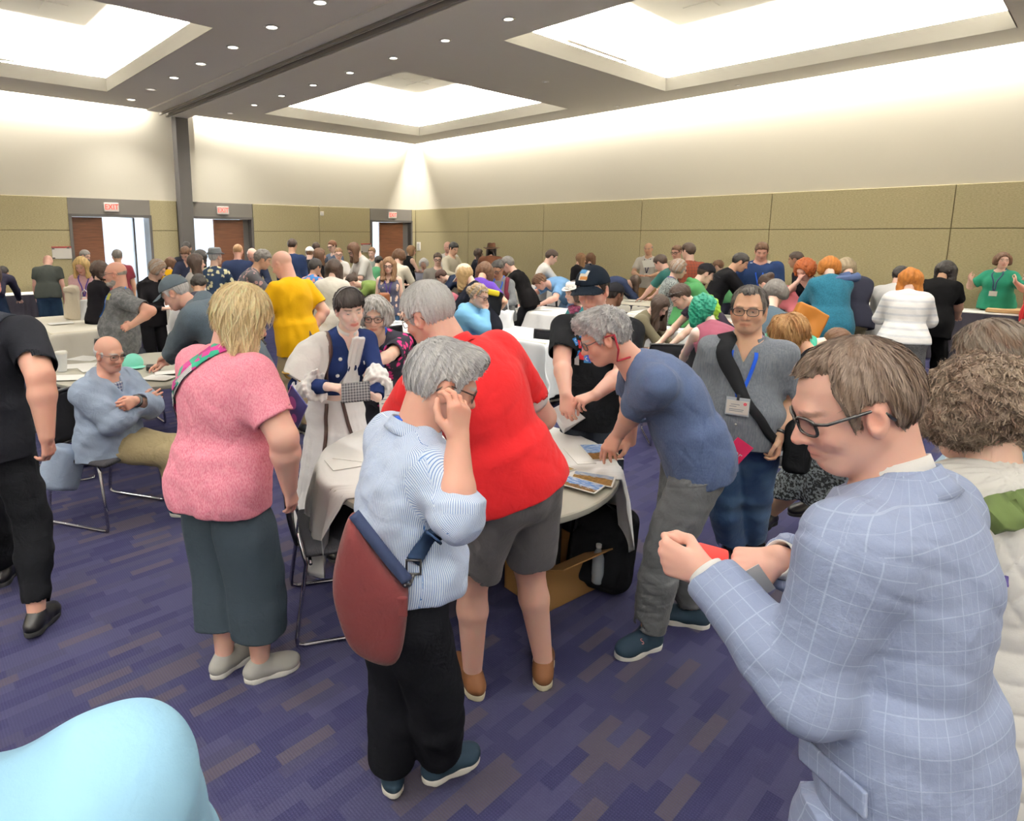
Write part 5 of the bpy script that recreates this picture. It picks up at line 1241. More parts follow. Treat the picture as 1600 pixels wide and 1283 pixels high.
def table_cloth(e, L, Wd, z, label, drop=.45, mat=None, cover=None, grp=None, seed=1):
    """a cloth laid over a rectangular table, hanging with soft folds, corners drooping"""
    mat = mat or M_LINEN; g = .04; nx, ny = int((L+2*drop)/g), int((Wd+2*drop)/g); rs = random.Random(seed)
    X = np.linspace(-L/2-drop, L/2+drop, nx); Y = np.linspace(-Wd/2-drop, Wd/2+drop, ny); gx, gy = np.meshgrid(X, Y, indexing='ij'); ox = np.maximum(np.abs(gx)-L/2, 0); oy = np.maximum(np.abs(gy)-Wd/2, 0)
    cx, cy = np.clip(gx, -L/2, L/2), np.clip(gy, -Wd/2, Wd/2); sx, sy = np.sign(gx), np.sign(gy); ph = seed*2.1
    d = np.hypot(ox, oy); cor = (ox > 0) & (oy > 0)
    fold = .018*np.sin(gx*17+ph)+.012*np.sin(gx*31+ph*2); fold2 = .018*np.sin(gy*19+ph)+.01*np.sin(gy*33)
    outx = np.where(ox > 0, np.minimum(ox, .012)+ox*.10+fold2*np.minimum(ox*3, 1), 0); outy = np.where(oy > 0, np.minimum(oy, .012)+oy*.10+fold*np.minimum(oy*3, 1), 0)
    Z = z+.004-np.where(cor, np.maximum(ox, oy)*1.0+.25*np.minimum(ox, oy), d); k = np.minimum(ox, oy)
    px = cx+sx*(outx+np.where(cor, .32*k, 0)); py = cy+sy*(outy+np.where(cor, .32*k, 0))
    P = np.stack([px, py, np.maximum(Z, .02)], -1).reshape(-1, 3); ii = np.arange(nx*ny).reshape(nx, ny); F = np.stack([ii[:-1, :-1], ii[1:, :-1], ii[1:, 1:], ii[:-1, 1:]], -1).reshape(-1, 4)
    o = mesh_np('tablecloth', P, F, mat); o.location = e.location; o.rotation_euler = e.rotation_euler; tag(o, label, 'tablecloth', grp)
    sm = o.modifiers.new('t', 'SOLIDIFY'); sm.thickness = .003; sm.offset = 1; ss = o.modifiers.new('s', 'SUBSURF'); ss.levels = ss.render_levels = 1; return o
M_MESHBACK = cloth('black_mesh_fabric', '#222226', 'plain', '#18181b'); M_SEAT = cloth('charcoal_seat_fabric', '#2c2c30', 'heather', '#3a3a3f')
def make_chair(label, grp='black mesh chairs on chrome runners'):
    e = empty('stacking_chair', (0, 0, 0), 0, label, 'chair', grp)
    mb = MB(); mb.box((-.235, -.215, .425), (.235, .235, .465), bev=.02, seg=3); mb.build('seat', M_SEAT, e, smooth='auto', loc=(0, 0, 0))
    # mesh back in a thin black frame
    P = []
    for i in range(9):
        for j in range(9):
            x = -.215+.43*i/8; zz = .50+.36*j/8; y = -.235-.09*(zz-.45)+.22*x*x*0+.25*(x*x)-.02*math.sin(math.pi*(zz-.5)/.36); P.append((x, y-.01, zz))
    o = mesh_np('back_mesh', np.array(P), np.array([(i*9+j, (i+1)*9+j, (i+1)*9+j+1, i*9+j+1) for i in range(8) for j in range(8)]), M_MESHBACK); o.parent = e; sm = o.modifiers.new('t', 'SOLIDIFY'); sm.thickness = .006
    mb = MB(); ed = [P[0*9+j] for j in range(9)]+[P[i*9+8] for i in range(1, 9)]+[P[8*9+j] for j in range(7, -1, -1)]+[P[i*9] for i in range(7, 0, -1)]; mb.tube(ed, .013, 8, closed=True); mb.build('back_frame', M_BLKPL, e, smooth=True, loc=(0, 0, 0))
    for s in (1, -1):
        mb = MB(); x = s*.245
        mb.tube([(x*.94, .17, .43), (x, .20, .40), (x*1.06, .245, .04), (x*1.06, .235, .013), (x*1.06, .20, .011), (x*1.06, -.22, .011), (x*1.06, -.25, .018), (x*1.06, -.255, .05), (x, -.20, .41), (x*.9, -.235, .55)], .0105, 8)
        mb.build('leg', M_CHROME, e, smooth=True, loc=(0, 0, 0))
    mb = MB(); mb.tube([(-.245, -.18, .405), (.245, -.18, .405)], .009, 8); mb.build('cross_bar', M_CHROME, e, smooth=True, loc=(0, 0, 0))
    return e
def dup(e, loc, rz, label, grp=None):
    r = e.copy(); COL.objects.link(r); r.location = loc; r.rotation_euler = (0, 0, rz); r['label'] = label
    if grp: r['group'] = grp
    for ch in list(e.children):
        c = ch.copy(); COL.objects.link(c); c.parent = r
        for g in ch.children: d = g.copy(); COL.objects.link(d); d.parent = c
    return r
R_ = math.radians
TC = V(.22, 3.12)                                               # front round table
round_table('round folding table at the centre, its bare grey front edge showing under the cloth', TC)
def front_cloth():
    r0, n, m = .772, 144, 40; P = []; Rs = random.Random(5); na = R_(-80)
    for i in range(n):
        th = 2*math.pi*i/n; da = math.cos(th-na); chord = .42/da if da > .01 else 9
        rmax = min(r0+.50+.03*math.sin(th*3), chord+.004*math.sin(th*9))
        if da > .01 and chord < r0+.5 and chord > r0: rmax = min(rmax, r0+.5)
        for j in range(m):
            r = rmax*(j/(m-1))**.8
            if r <= r0: x, y, z = r*math.cos(th), r*math.sin(th), .745+(.004 if r > rmax-.05 else 0)
            else:
                d = r-r0; f = (.022*math.sin(th*22)+.016*math.sin(th*37+1))*min(d*5, 1); rr = r0+min(d, .012)+d*.13+f; x, y, z = rr*math.cos(th), rr*math.sin(th), .745-max(d-.008, 0)
            P.append((x, y, z))
    F = [(i*m+j, i*m+j+1, ((i+1) % n)*m+j+1, ((i+1) % n)*m+j) for i in range(n) for j in range(m-1)]
    o = mesh_np('tablecloth', np.array(P), np.array(F), M_LINEN); o.location = (TC[0], TC[1], 0); tag(o, 'white cloth pulled back over the round table at the centre', 'tablecloth'); sm = o.modifiers.new('t', 'SOLIDIFY'); sm.thickness = .003; sm.offset = 1
front_cloth()
T2C = V(-2.45, 5.4); round_table('round grey folding table with loose papers behind the seated old man', T2C)
round_table('small round tan table behind the man in the black letter shirt', V(2.12, 7.55), .45, M_TAN, .74)
rect_table('rectangular table under a creamy cloth at the left, below the woman in pink', (-5.69+.02, 8.61), white=('cream white cloth draped over the left rectangular table', .5, M_CREAM))
rect_table('dark skirted table with white top against the left part of the door wall', W(13.2, .95)[:2], 2.6, .68, .74, E2, E1, M_WHITE, M_SKIRT)
rect_table('dark skirted table with white paper top between the costumed woman and the white haired man', (-.80, 8.05), Wd=.58, white=('short white cloth on the dark skirted table in the middle', .06, M_LINEN), skirt=M_SKIRT)
rect_table('table under a long white cloth right of the man in the red polo shirt', V(1.30, 6.60)+E1*1.83, white=('long white cloth on the table just right of the red polo shirt', .6, mat_linen('pale_grey_linen', srgb('#dfe2e4'))))
rect_table('table the woman in the light blue shirt bends over, white cloth', (1.25, 9.86), white=('white cloth hanging from the table of the woman in light blue', .42, M_LINEN))
rect_table('cream table between the black cap and the bowed dark haired man', (3.0, 11.0), white=('cream cloth on the table right behind the man with letters', .15, M_CREAM), skirt=M_SKIRT)
rect_table('far table with dark skirt in front of the man in a white shirt', (4.0, 13.6), white=('white cloth on the far skirted table before the man in white', .08, M_LINEN), skirt=M_SKIRT)
rect_table('table where the woman with long brown hair sorts papers', (2.45, 8.3), white=('white cloth under the papers of the long brown haired woman', .4, M_LINEN))
rect_table('skirted table in front of the woman in the green shirt at right', W(1.2, 12.2)[:2], 3.2, .6, .77, -E1, E2, M_WHITE, M_SKIRT)
rect_table('second dark skirted table along the right wall behind the bending people', W(1.2, 9.95)[:2], 2.1, .6, .77, -E1, E2, M_WHITE, M_SKIRT)
rect_table('table behind the man in the grey button shirt, mostly hidden', (3.1, 9.4), white=('white cloth on the table before the red haired woman', .4, M_LINEN))
rect_table('far table below the corner door crowd', (-2.9, 12.4), white=('cream cloth on the far table in the middle crowd', .4, M_CREAM))
rect_table('far table left of the middle crowd near the doors', (-5.3, 11.2), white=('white cloth on the far table in front of the grey column', .4, M_LINEN))
rect_table('far table near the corner with white papers', (.6, 14.2), white=('white cloth on the far table under the right wall', .4, M_LINEN))
rect_table('table at the back under the long right wall', (2.3, 13.3), white=('white cloth on the back table near the right wall', .3, M_LINEN))
ch0 = make_chair('black chair with chrome runners carrying the seated old man'); CH = (-2.20, 4.06)
ch0.location = (CH[0], CH[1], 0); ch0.rotation_euler = (0, 0, R_(-108))
dup(ch0, (-3.02, 6.12, 0), R_(-140), 'black mesh back chair with a bag behind the tall white cup')
dup(ch0, (-.42, 2.93, 0), R_(-75), 'empty black chair tucked under the front round table by the red bag')
dup(ch0, (-2.95, 4.75, 0), R_(-60), 'black chair at the left, half hidden behind the walking man')
dup(ch0, (-.62, 7.25, 0), R_(40), 'black chair with a dark bag on it at the skirted middle table')
dup(ch0, (1.55, 7.0, 0), R_(-30), 'black chair with chrome legs beside the small tan table')
dup(ch0, (-.75, 6.9, 0), R_(70), 'black chair behind the elbow of the woman with grey hair')
dup(ch0, (2.35, 5.6, 0), R_(170), 'black chair behind the man in the grey button shirt')
dup(ch0, (3.05, 5.3, 0), R_(150), 'dark chair behind the woman in the patterned skirt')
dup(ch0, (2.6, 10.9, 0), R_(-100), 'dark chair behind the woman in light blue, at the far tables')
# ================================================================ THE CROWD (mid and far)
HC = {k: np.array(srgb(v)) for k, v in {'black': '#1d1817', 'dkbrown': '#32231b', 'brown': '#5a3f2c', 'ltbrown': '#86664a', 'blond': '#dcbc80', 'dirty': '#b89a6e', 'red': '#a4562a', 'ginger': '#bd7836', 'grey': '#9c9893', 'white': '#ffffff', 'silver': '#e6e6e6', 'salt': '#77736f'}.items()}
SHOE_D = plain('dark_shoe', '#24242a', .5); SOLE_W = plain('pale_sole', '#d8d4ca', .6); SOLE_D = plain('dark_sole', '#1b1b1d', .7)
def MC(c, kind='plain', c2=None, **k):
    D = lambda h: tuple(x*.84 for x in srgb(h)) if isinstance(h, str) else h
    nm = 'cloth_%s_%s_%s' % (c, kind, c2); c = D(c); c2 = D(c2) if c2 else c2; k = {a: D(b) for a, b in k.items()}; return cloth(nm.replace('#', ''), c, kind, c2, **k)
def crowd(label, px, py, Y, hd, hr=('short', 'brown'), top=('#888888',), bot=('#2a2c36',), arms=('down', 'down'), lean=0, head=(0, 12, 0), sit=False, fem=False, b=None, skin='fair', hp={}, glass=None, solve=None, sl=None, tk={}, q={}, vox=None, shoe=True, hands=None, elbows={}, stub=0., lan=None, botk={}, fixs=None):
    if len(label.split()) > 16: print('LONG', label)
    vox = vox or (.0075 if Y < 6.2 else .0105 if Y < 9 else .0135)
    qq = dict(lean=lean, head=head, armR=arms[0], armL=arms[1], sit=sit); qq.update(q)
    bb = {'bust': .92, 'hips': 1.04, 'glute': .9, 'arm': .86, 'leg': .95, 'neck': .86} if fem else {}
    bb.update(b or {}); qq.setdefault('sw', .90 if fem else 1.02)
    if fixs: qq['s'] = fixs
    hd = hd+math.degrees(math.atan2(ray(px, py)[0], 1))                # hd as it looks from the camera
    J = pose_at(qq, hd, px, py, Y, solve or ('none' if fixs else 's'), hands or {}, {}, elbows)
    s = J['q'].get('s', 1.)
    if not .84 < s < 1.12: print('SCALE', round(s, 2), label)
    hspec = None
    if hr: hspec = (hr[0], HC[hr[1]] if isinstance(hr[1], str) else np.array(hr[1]), dict({'vx': 1., 'am': .003}, **hp), 0)
    tc = top if isinstance(top, tuple) else (top,)
    t = dict(mat=tc[0] if not isinstance(tc[0], str) else MC(*tc), sleeve=.6 if sl is None else sl, seed=int(px) % 97, hollow=Y < 7); t.update(tk)
    bc = bot if isinstance(bot, tuple) else (bot,)
    bt = dict(mat=bc[0] if not isinstance(bc[0], str) else MC(*bc), seed=int(px) % 89, hollow=False); bt.update(botk)
    r = person(label, J, bb, skin, hspec, t, bt, (SHOE_D, SOLE_W) if shoe else None, vox, near=Y < 6.5, fem=fem, stubble=stub, eye=False)
    if glass: glasses(J, r, glass, k=1., thick=.0026 if Y < 8 else .004)
    if lan: lanyard(J, r, J['top'], lan, {} if lan else None, .32, .016)
    return J, r
M_LANB = cloth('blue_lanyard', '#2352b8', bump=.05); M_LAND = cloth('navy_lanyard', '#2b3350', bump=.05); M_LANV = cloth('violet_lanyard', '#4a3a86', bump=.05)
F = dict(fem=True)
# --- left side
crowd('person bent far over the left wall table, back turned, navy jacket and jeans', 5, 425, 11.5, 20, ('short', 'black'), ('#23222f',), ('#1f2a3e', 'denim', '#172030'), ('table', 'table'), 72, b=dict(chest=1.15, belly=1.3, hips=1.15), sl=1.95, fixs=1.05)
J, r = crowd('bald person with bowed head in a dark tee and denim shorts at the left table', 75, 409, 11.4, 10, None, ('#2f3230',), ('#223247', 'denim', '#1a2636'), ('down', 'down'), 14, (0, 55, 0), b=dict(chest=1.25, belly=1.45, hips=1.15, leg=1.2, arm=1.2), skin='pink', botk=dict(upto=1.05))
J, r = crowd('person with blond hair in a pink cardigan holding a cream coat and a white bag', 127, 415, 8.8, 190, ('long', 'blond'), ('#dcaaae', 'slub', '#e8c2c4'), ('#1c1c22',), ('belly', 'front'), 2, (12, 28, 0), b=dict(chest=1.12, belly=1.35, hips=1.2), skin='pink', hp={'len': .19}, sl=1.9, lan=M_LANV, **F); J_PINKC = J
J, r = crowd('person with grey hair and a black face mask by the leftmost door', 133, 400, 12.6, 110, ('short', 'grey'), ('#5f7690', 'speckle', '#7d93a8'), lean=8, head=(10, 20, 0), skin='fair')
ring = Solid(); M_ = frame(J['hf'], J['hu']); ring.el(J['H']+M_@V(0, .05, -.065), V(.06, .062, .05), M_); pobj('face_mask', J, *ring.mesh(.01), M_BLKPL, r)
crowd('person with thinning dark hair seen from behind in a maroon shirt at the open door', 183, 401, 10.8, 350, ('receding', 'salt'), ('#6a2430',), b=dict(chest=1.1), skin='tan')
crowd('person in black with dark curly hair behind the big bearded man', 158, 424, 8.2, 60, ('curly', 'dkbrown'), ('#17161a',), ('#17161a',), b=dict(belly=1.2), sl=1.95, hp={'len': .12}, fem=True)
J, r = crowd('big bald bearded person in an acid washed grey tee with a blue ribbon', 180, 428, 6.05, 282, ('horseshoe', 'grey'), (cloth('acid_grey_tee', '#434446', 'acid', '#6d6e70'),), ('#27303f', 'denim', '#1d2430'), ('down', 'down'), -4, (0, 4, 0), b=dict(chest=1.3, belly=1.75, hips=1.15, arm=1.2, neck=1.25), skin='ruddy', hp={'th': .003, 'zt': .02, 'am': .0005}, sl=.8, tk=dict(hem=.14), glass=M_THINMETAL, vox=.006, hands={'L': (at_y(206, 508, 5.72), (.3, -.3, -1), (-.85, .1, -.3), (.1, .9, -.2))}, elbows={'L': at_y(236, 486, 5.75)}); J_ACID = J
Bd = Solid(); M_ = frame(J['hf'], J['hu']); s_ = J['hs']; T_ = lambda x, y, z: J['H']+M_@(V(x, y, z)*s_)
Bd.el(T_(0, .045, -.095), V(.052, .052, .042)*s_, M_, .02); Bd.el(T_(.045, .01, -.07), V(.02, .03, .045)*s_, M_, .02); Bd.el(T_(-.045, .01, -.07), V(.02, .03, .045)*s_, M_, .02); Bd.disp(waves(4, 140, .003)); bd = pobj('beard', J, *Bd.mesh(.005), M_HAIR, r); attr_col(bd, 'tint', HC['grey']*1.1)
strip('ribbon', J, r, cloth('blue_ribbon', '#1f6fd0', bump=.05), J['top'], [J['N']+J['lat']*-.05-J['tf']*.06+J['tu']*.03, J['N']-J['lat']*.075+J['tf']*.03, J['N']+J['tf']*.2-J['tu']*.13-J['lat']*.02, J['N']+J['tf']*.3-J['tu']*.22], .035, .006, 30)
text_me = None
crowd('person with smooth grey hair in a black cardigan with a striped medal ribbon', 246, 421, 7.7, 140, ('bob', 'grey'), ('#19181b',), ('#151518',), ('front', 'front'), 4, (-30, 28, 0), b=dict(belly=1.1), hp={'len': .06, 'mixc': HC['ltbrown'], 'open': .07}, sl=1.9, **F); 
crowd('small person in a yellow dress with a white bonnet, turned away, near the doors', 267, 412, 11.2, 25, ('bob', 'brown'), ('#f0b81a',), ('#f0b81a',), ('front', 'front'), 2, b=dict(belly=.95), sl=.7, hp={'len': .12}, botk=dict(kind='skirt', len=.42, w=.26), tk=dict(hem=.02), **F)
crowd('person in a dark suit with white shirt looking down, brown hair, by the second door', 290, 397, 10.6, 205, ('short', 'brown'), ('#1e2130',), ('#1c1e2a',), ('front', 'front'), 6, (0, 42, 0), sl=1.95, tk=dict(neck='v'))
crowd('person whose black hair shows just behind the one in the dark suit', 292, 388, 12., 10, ('short', 'black'), ('#222',)[:0] or ('#22222a',))
crowd('person with long dark hair in a white top facing right, lips parted', 307, 411, 8.2, 78, ('long', 'dkbrown'), ('#e9e5df',), ('#2c3446', 'denim'), ('front', 'down'), 2, (4, 2, 0), hp={'len': .25}, sl=1.9, **F)
crowd('person with a dark scarf over the hair behind the woman in white', 314, 403, 9.6, 60, ('long', 'black'), ('#3a4660',), hp={'len': .16}, sl=1.9, **F)
J, r = crowd('person in a grey fedora and a dark shirt printed with cream flowers', 337, 402, 9.3, 28, ('short', 'silver'), (cloth('cream_flower_shirt', '#1f2a3c', 'floral', '#e3dcb2', 1.0, c3='#cfc07a'),), ('#3a3a3a',), ('front', 'front'), 4, (20, 0, 0), b=dict(belly=1.3, chest=1.1), sl=.9, vox=.008)
brim_hat(J, r, cloth('grey_felt', '#74787c'), plain('dark_hat_band', '#3f4246'), .007, 1., .135, .07)
crowd('person with a buzz cut in navy, back turned, right of the grey fedora', 372, 393, 10.4, 12, ('short', np.array(srgb('#b08a66'))), ('#20283f',), b=dict(chest=1.25, belly=1.2, arm=1.2), skin='ruddy', hp={'th': .004, 'am': .0005}, sl=.8)
crowd('old person with white side hair looking down, dark blazer over a pale shirt', 394, 399, 10.6, 178, ('horseshoe', 'white'), ('#242a3c',), ('#242a36',), ('front', 'front'), 6, (0, 34, 0), sl=1.95, tk=dict(neck='v'), skin='pink')
crowd('person with wavy grey hair in a charcoal shirt with pink flowers, reaching right', 411, 406, 8.2, 88, ('short', 'salt'), (cloth('pink_flower_shirt', '#4a494d', 'floral', '#b58f8c', 1.3, c3='#8a5f64'),), ('#26262c',), ('table', 'table'), 24, (0, 22, 0), skin='tan', hp={'th': .022, 'lump': 60, 'lamp': .006}, sl=.95)
J, r = crowd('bald bearded person in a bright yellow tee with one hand behind the back', 440, 413, 5.75, 318, None, ('#f2b90f',), ('#b3a283',), ('back', 'front'), 7, (-14, 24, 0), b=dict(chest=1.22, belly=1.45, hips=1.1, arm=1.15, neck=1.15), skin='pink', sl=.72, tk=dict(hem=.15, wr=1.3), stub=.9, vox=.006); J_YEL = J
crowd('person with short dark hair in a navy jacket seen from behind, standing tall', 457, 384, 11.6, 18, ('short', 'dkbrown'), ('#1f2a45',), b=dict(chest=1.15, belly=1.25, arm=1.15), skin='tan', sl=1.95)
J, r = crowd('person in a white cap turned away behind the brown haired one', 484, 396, 12.6, 10, ('short', 'brown'), ('#23242a',)); cap(J, r, cloth('white_cap_cloth', '#ece8e2'), .01)
crowd('person with long reddish brown hair facing right in a black top', 500, 399, 10.8, 70, ('long', 'brown'), ('#1b1a1e',), ('#22242c',), ('front', 'front'), 0, (6, 4, 0), hp={'len': .2}, sl=.9, skin='tan', **F)
crowd('person whose dark hair peeks over behind the reddish brown haired one', 494, 388, 13.4, 5, ('short', 'dkbrown'), ('#3a3f4a',))
crowd('person with short dark hair in a blue dress with pink and red flowers', 493, 418, 9.4, 40, ('short', 'black'), (cloth('blue_flower_dress', '#3f78b4', 'floral', '#d68f8a', 1.1, c3='#e8d2b8'),), (cloth('blue_flower_dress', ''),) if False else ('#3f78b4',), ('face', 'down'), 4, (10, 20, 0), hp={'th': .03}, botk=dict(kind='skirt', len=.5), b=dict(belly=1.2, hips=1.1), skin='tan', **F)
crowd('person with red brown hair in a grey blue shirt far behind, facing left', 519, 385, 13.6, 230, ('short', np.array(srgb('#6a4630'))), ('#4d596c',), head=(0, 14, 0), glass=M_BLKPL)
crowd('pale bald looking person with glasses in a white shirt facing the viewer', 529, 397, 12.2, 178, ('bun', 'ltbrown'), ('#efe9e2',), ('#7a746a',), ('front', 'front'), 2, glass=M_THINMETAL, sl=.8, fem=True)
crowd('person with a glossy dark bob in a cream blouse seen from behind', 522, 421, 7.6, 12, ('bob', 'dkbrown'), ('#ddd8cb',), ('#3b3f4c',), ('front', 'front'), 12, (10, 20, 0), hp={'len': .16, 'w': .09}, sl=1.6, tk=dict(ease=.03), b=dict(belly=1.2, chest=1.1), **F)
crowd('person in a loose pale grey blouse bending behind the costumed woman', 566, 452, 6.3, 60, ('bob', 'salt'), ('#d3cfc6', 'slub', '#c3bfb6'), ('#4a4a50',), ('table', 'table'), 62, (0, 50, 0), hp={'len': .08}, sl=1.5, b=dict(belly=1.3, hips=1.2, chest=1.1), fixs=.94, **F)
crowd('person with long brown hair and glasses in a grey white top, leaning left', 553, 391, 10.8, 250, ('long', 'brown'), ('#c9c6bf',), ('#3f3f44',), ('front', 'front'), 14, (0, 36, 0), hp={'len': .22}, sl=.9, glass=M_BLKPL, **F)
crowd('person bending low in a moss green tee and brown trousers', 550, 412, 9.6, 265, ('bun', 'dkbrown'), ('#6f8443',), ('#7a4b30',), ('table', 'table'), 58, (0, 45, 0), sl=.5, fixs=.96, b=dict(belly=1.1), **F)
crowd('young person with brown hair sitting low in a tan top behind the yellow tee', 492, 467, 7.6, 110, ('long', 'dkbrown'), ('#bfa988',), ('#4a4a55',), ('front', 'front'), 6, (0, 14, 0), sit=True, hp={'len': .2}, sl=1.6, **F)
crowd('person with big wavy brown hair and glasses in a sleeveless flowered blouse', 607, 415, 9.1, 186, ('wavy', 'ltbrown'), (cloth('peach_flower_blouse', '#494a5c', 'floral', '#e0c2ae', 1.0, c3='#cf9f80'),), ('#5b86b5', 'denim', '#4a739f'), ('down', 'down'), 0, (2, 8, 0), hp={'len': .23, 'wavy': 1, 'w': .11, 'open': .058}, sl=0, glass=M_BLKPL, skin='fair', b=dict(chest=1.05, belly=1.1), lan=M_LANV, vox=.0075, tk=dict(neck='v', hem=.13, flare=.03), **F)
crowd('person with curly brown hair in a cream shirt behind the flowered blouse', 624, 402, 10.6, 30, ('curly', 'brown'), ('#dcd3c0',), ('#4a4a44',), ('front', 'front'), 8, (0, 22, 0), hp={'len': .03, 'vol': .9}, sl=.9)
crowd('person with light brown hair in a black sleeveless dress facing right by the corner door', 643, 392, 14.6, 60, ('bob', 'ltbrown'), ('#17171a',), ('#17171a',), ('front', 'front'), 0, (20, 10, 0), hp={'len': .12}, sl=0, **F)
crowd('person with dark hair in a green shirt low behind the bending people', 592, 406, 12.8, 40, ('short', 'black'), ('#4a8660',), lean=12, fixs=.85)
crowd('person with grey brown hair far behind near the corner door', 581, 398, 13.6, 200, ('short', 'ltbrown'), ('#9aa49c',), fixs=.93)
crowd('white haired person seated in a striped blue and cream blouse', 662, 412, 15.0, 190, ('bob', 'white'), ('#b9bcd0', 'hstripes', '#e8ddd4'), ('#3a3a40',), ('front', 'front'), 4, (0, 20, 0), sit=True, hp={'len': .06}, sl=1.4, **F)
crowd('person with dark hair and glasses seated beside the white haired one', 684, 405, 13.8, 180, ('short', 'dkbrown'), ('#8f8a84',), sit=True, glass=M_BLKPL)
crowd('person with reddish dark hair bending in a navy blue shirt below the beige sweater', 690, 419, 11.4, 285, ('short', np.array(srgb('#3f2620'))), ('#232a3c',), ('#22242c',), ('table', 'table'), 64, (0, 50, 0), sl=1.9, fixs=.98, hp={'th': .022})
crowd('young person with short black hair in a beige sweater with a grey strap', 709, 389, 12.4, 130, ('short', 'black'), ('#cfc7b2',), ('#cfc7b2',), ('front', 'front'), 2, (10, 22, 0), skin='asian', sl=1.95, hp={'th': .02})
crowd('bald person in white far behind the beige sweater', 699, 386, 14.2, 200, None, ('#e8e6e4',), skin='pink')
J, r = crowd('person in a grey flat cap and dark jacket facing right under the olive wall', 727, 406, 12.6, 80, ('short', 'salt'), ('#3d3f45',), sl=1.95, head=(0, 12, 0), fixs=.9, sit=True); cap(J, r, cloth('grey_flat_cap', '#6f6a60'), .01)
crowd('person with long dark hair in a black jacket beside the brown hat', 748, 397, 14.0, 75, ('long', 'dkbrown'), ('#23242c',), ('#1d1d22',), ('front', 'front'), 0, (6, 6, 0), hp={'len': .24}, sl=1.95, glass=M_THINMETAL, **F)
J, r = crowd('person in a wide brown hat and brown cape with long black hair', 768, 392, 13.6, 10, ('long', 'black'), ('#5a3522',), ('#1f1a18',), ('front', 'front'), 0, (0, 0, 0), hp={'len': .16}, sl=1.6, tk=dict(ease=.07, hem=.0)); brim_hat(J, r, cloth('brown_felt', '#4a2f20'), plain('black_band', '#1c1512'), .01, 1.1, .17, .085)
crowd('person bending with sandy hair in a dusty pink ruffled blouse', 655, 447, 7.6, 285, ('wavy', 'dirty'), ('#c4707f', 'slub', '#b5606f'), ('#2c2c34',), ('table', 'table'), 66, (0, 45, 0), hp={'len': .08}, sl=1.0, b=dict(belly=1.35, chest=1.2, hips=1.2), fixs=.98, tk=dict(wr=1.8, ease=.03), **F)
J, r = crowd('person in a grey and cream mesh cap with long blond hair in navy', 726, 430, 7.3, 300, ('long', 'dirty'), ('#20222c',), ('#20222c',), ('table', 'table'), 20, (0, 40, 0), hp={'len': .2}, sl=1.9, fem=True); cap(J, r, cloth('cream_mesh_cap', '#c9bda6', 'patches', '#7d7f84', .12, c3='#c9bda6'), .007)
J, r = crowd('person in a light blue hoodie with curly grey hair touching the nose', 748, 462, 5.9, 112, ('bun', 'grey'), ('#7fbce8',), ('#44608c', 'denim'), ('face', 'front'), 12, (0, 18, 0), hp={'mixc': HC['dirty'], 'lump': 70, 'lamp': .007, 'bz': .02, 'bun': 1.2}, sl=1.95, tk=dict(ease=.035, neck='high'), glass=M_BLKPL, skin='fair', b=dict(belly=1.2, chest=1.15), vox=.006, **F); J_HOOD = J
Bh = Solid(); tu, tf, lt, N = J['tu'], J['tf'], J['lat'], J['N']
for k in range(9):
    a = k/8*math.pi*1.5-math.pi*.75; b_ = (k+1)/8*math.pi*1.5-math.pi*.75
    if k < 8: Bh.rc(N+lt*math.sin(a)*.10-tf*(math.cos(a)*.085)-tu*(.02-.0*k), N+lt*math.sin(b_)*.10-tf*math.cos(b_)*.085-tu*.02, .038, .038, .02)
pobj('hood', J, *Bh.mesh(.008), MC('#7fbce8'), r)
J, r = crowd('person in a purple tee with a yellow and black bag on the back', 757, 438, 7.6, 20, ('long', 'brown'), ('#5b3aa0',), ('#3a3f55', 'denim'), ('hip', 'front'), 30, (0, 40, 0), hp={'len': .1}, skin='tan', fixs=.98, **F); J_PURP = J
J, r = crowd('person in a grey zip sweater with maroon backpack straps and glasses', 777, 421, 8.2, 196, ('bun', 'black'), ('#77797c', 'heather', '#66686b'), ('#26282e',), ('front', 'front'), 6, (10, 26, 0), skin='brown', sl=1.95, glass=M_BLKPL, b=dict(chest=1.15, belly=1.3, hips=1.2), lan=M_LANB, **F); J_ZIP = J
for g in (1, -1): strip('backpack_strap', J, r, cloth('maroon_strap', '#5a2030'), J['top'], [J['N']+J['lat']*g*.11-J['tf']*.1, J['N']+J['lat']*g*.115+J['tf']*.02+J['tu']*.03, J['N']+J['lat']*g*.12+J['tf']*.14-J['tu']*.14, J['N']+J['lat']*g*.17+J['tf']*.06-J['tu']*.27], .055, .008, 30)
crowd('person with shaggy grey hair in a black tee bowing left, behind the zip sweater', 793, 414, 9.8, 290, ('short', 'salt'), ('#1a191b',), ('#1c1c20',), ('table', 'table'), 28, (0, 32, 0), hp={'th': .025}, skin='pink')
crowd('person with messy brown hair in light blue tee bending over white table', 844, 441, 10.1, 236, ('short', 'brown'), ('#7aa8d8',), ('#7d9cc0', 'denim', '#6d8db3'), ('tablefar', 'table'), 66, (20, 55, 0), hp={'th': .03, 'lump': 70, 'lamp': .006}, skin='pink', b=dict(belly=1.5, chest=1.3, hips=1.3, arm=1.15), fixs=1.0, sl=.75, q=dict(zt=.78), vox=.0075)
crowd('person in a white long sleeved top with one hand on the hair', 862, 402, 10.6, 78, ('short', 'dkbrown'), ('#eceae6',), ('#2c2c34',), ('table', 'head'), 12, (4, 26, 0), sl=1.95, hp={'th': .018}, skin='fair', stub=.3)
crowd('person with long light brown hair in a black dress facing right', 908, 405, 12.4, 60, ('long', 'ltbrown'), ('#161518',), ('#161518',), ('front', 'front'), 4, (10, 14, 0), hp={'len': .26}, sl=1.95, **F)
crowd('person with brown hair right behind the navy ball cap, back turned', 923, 404, 13.2, 15, ('bob', 'brown'), ('#34343c',), hp={'len': .14}, sl=1.9, **F)
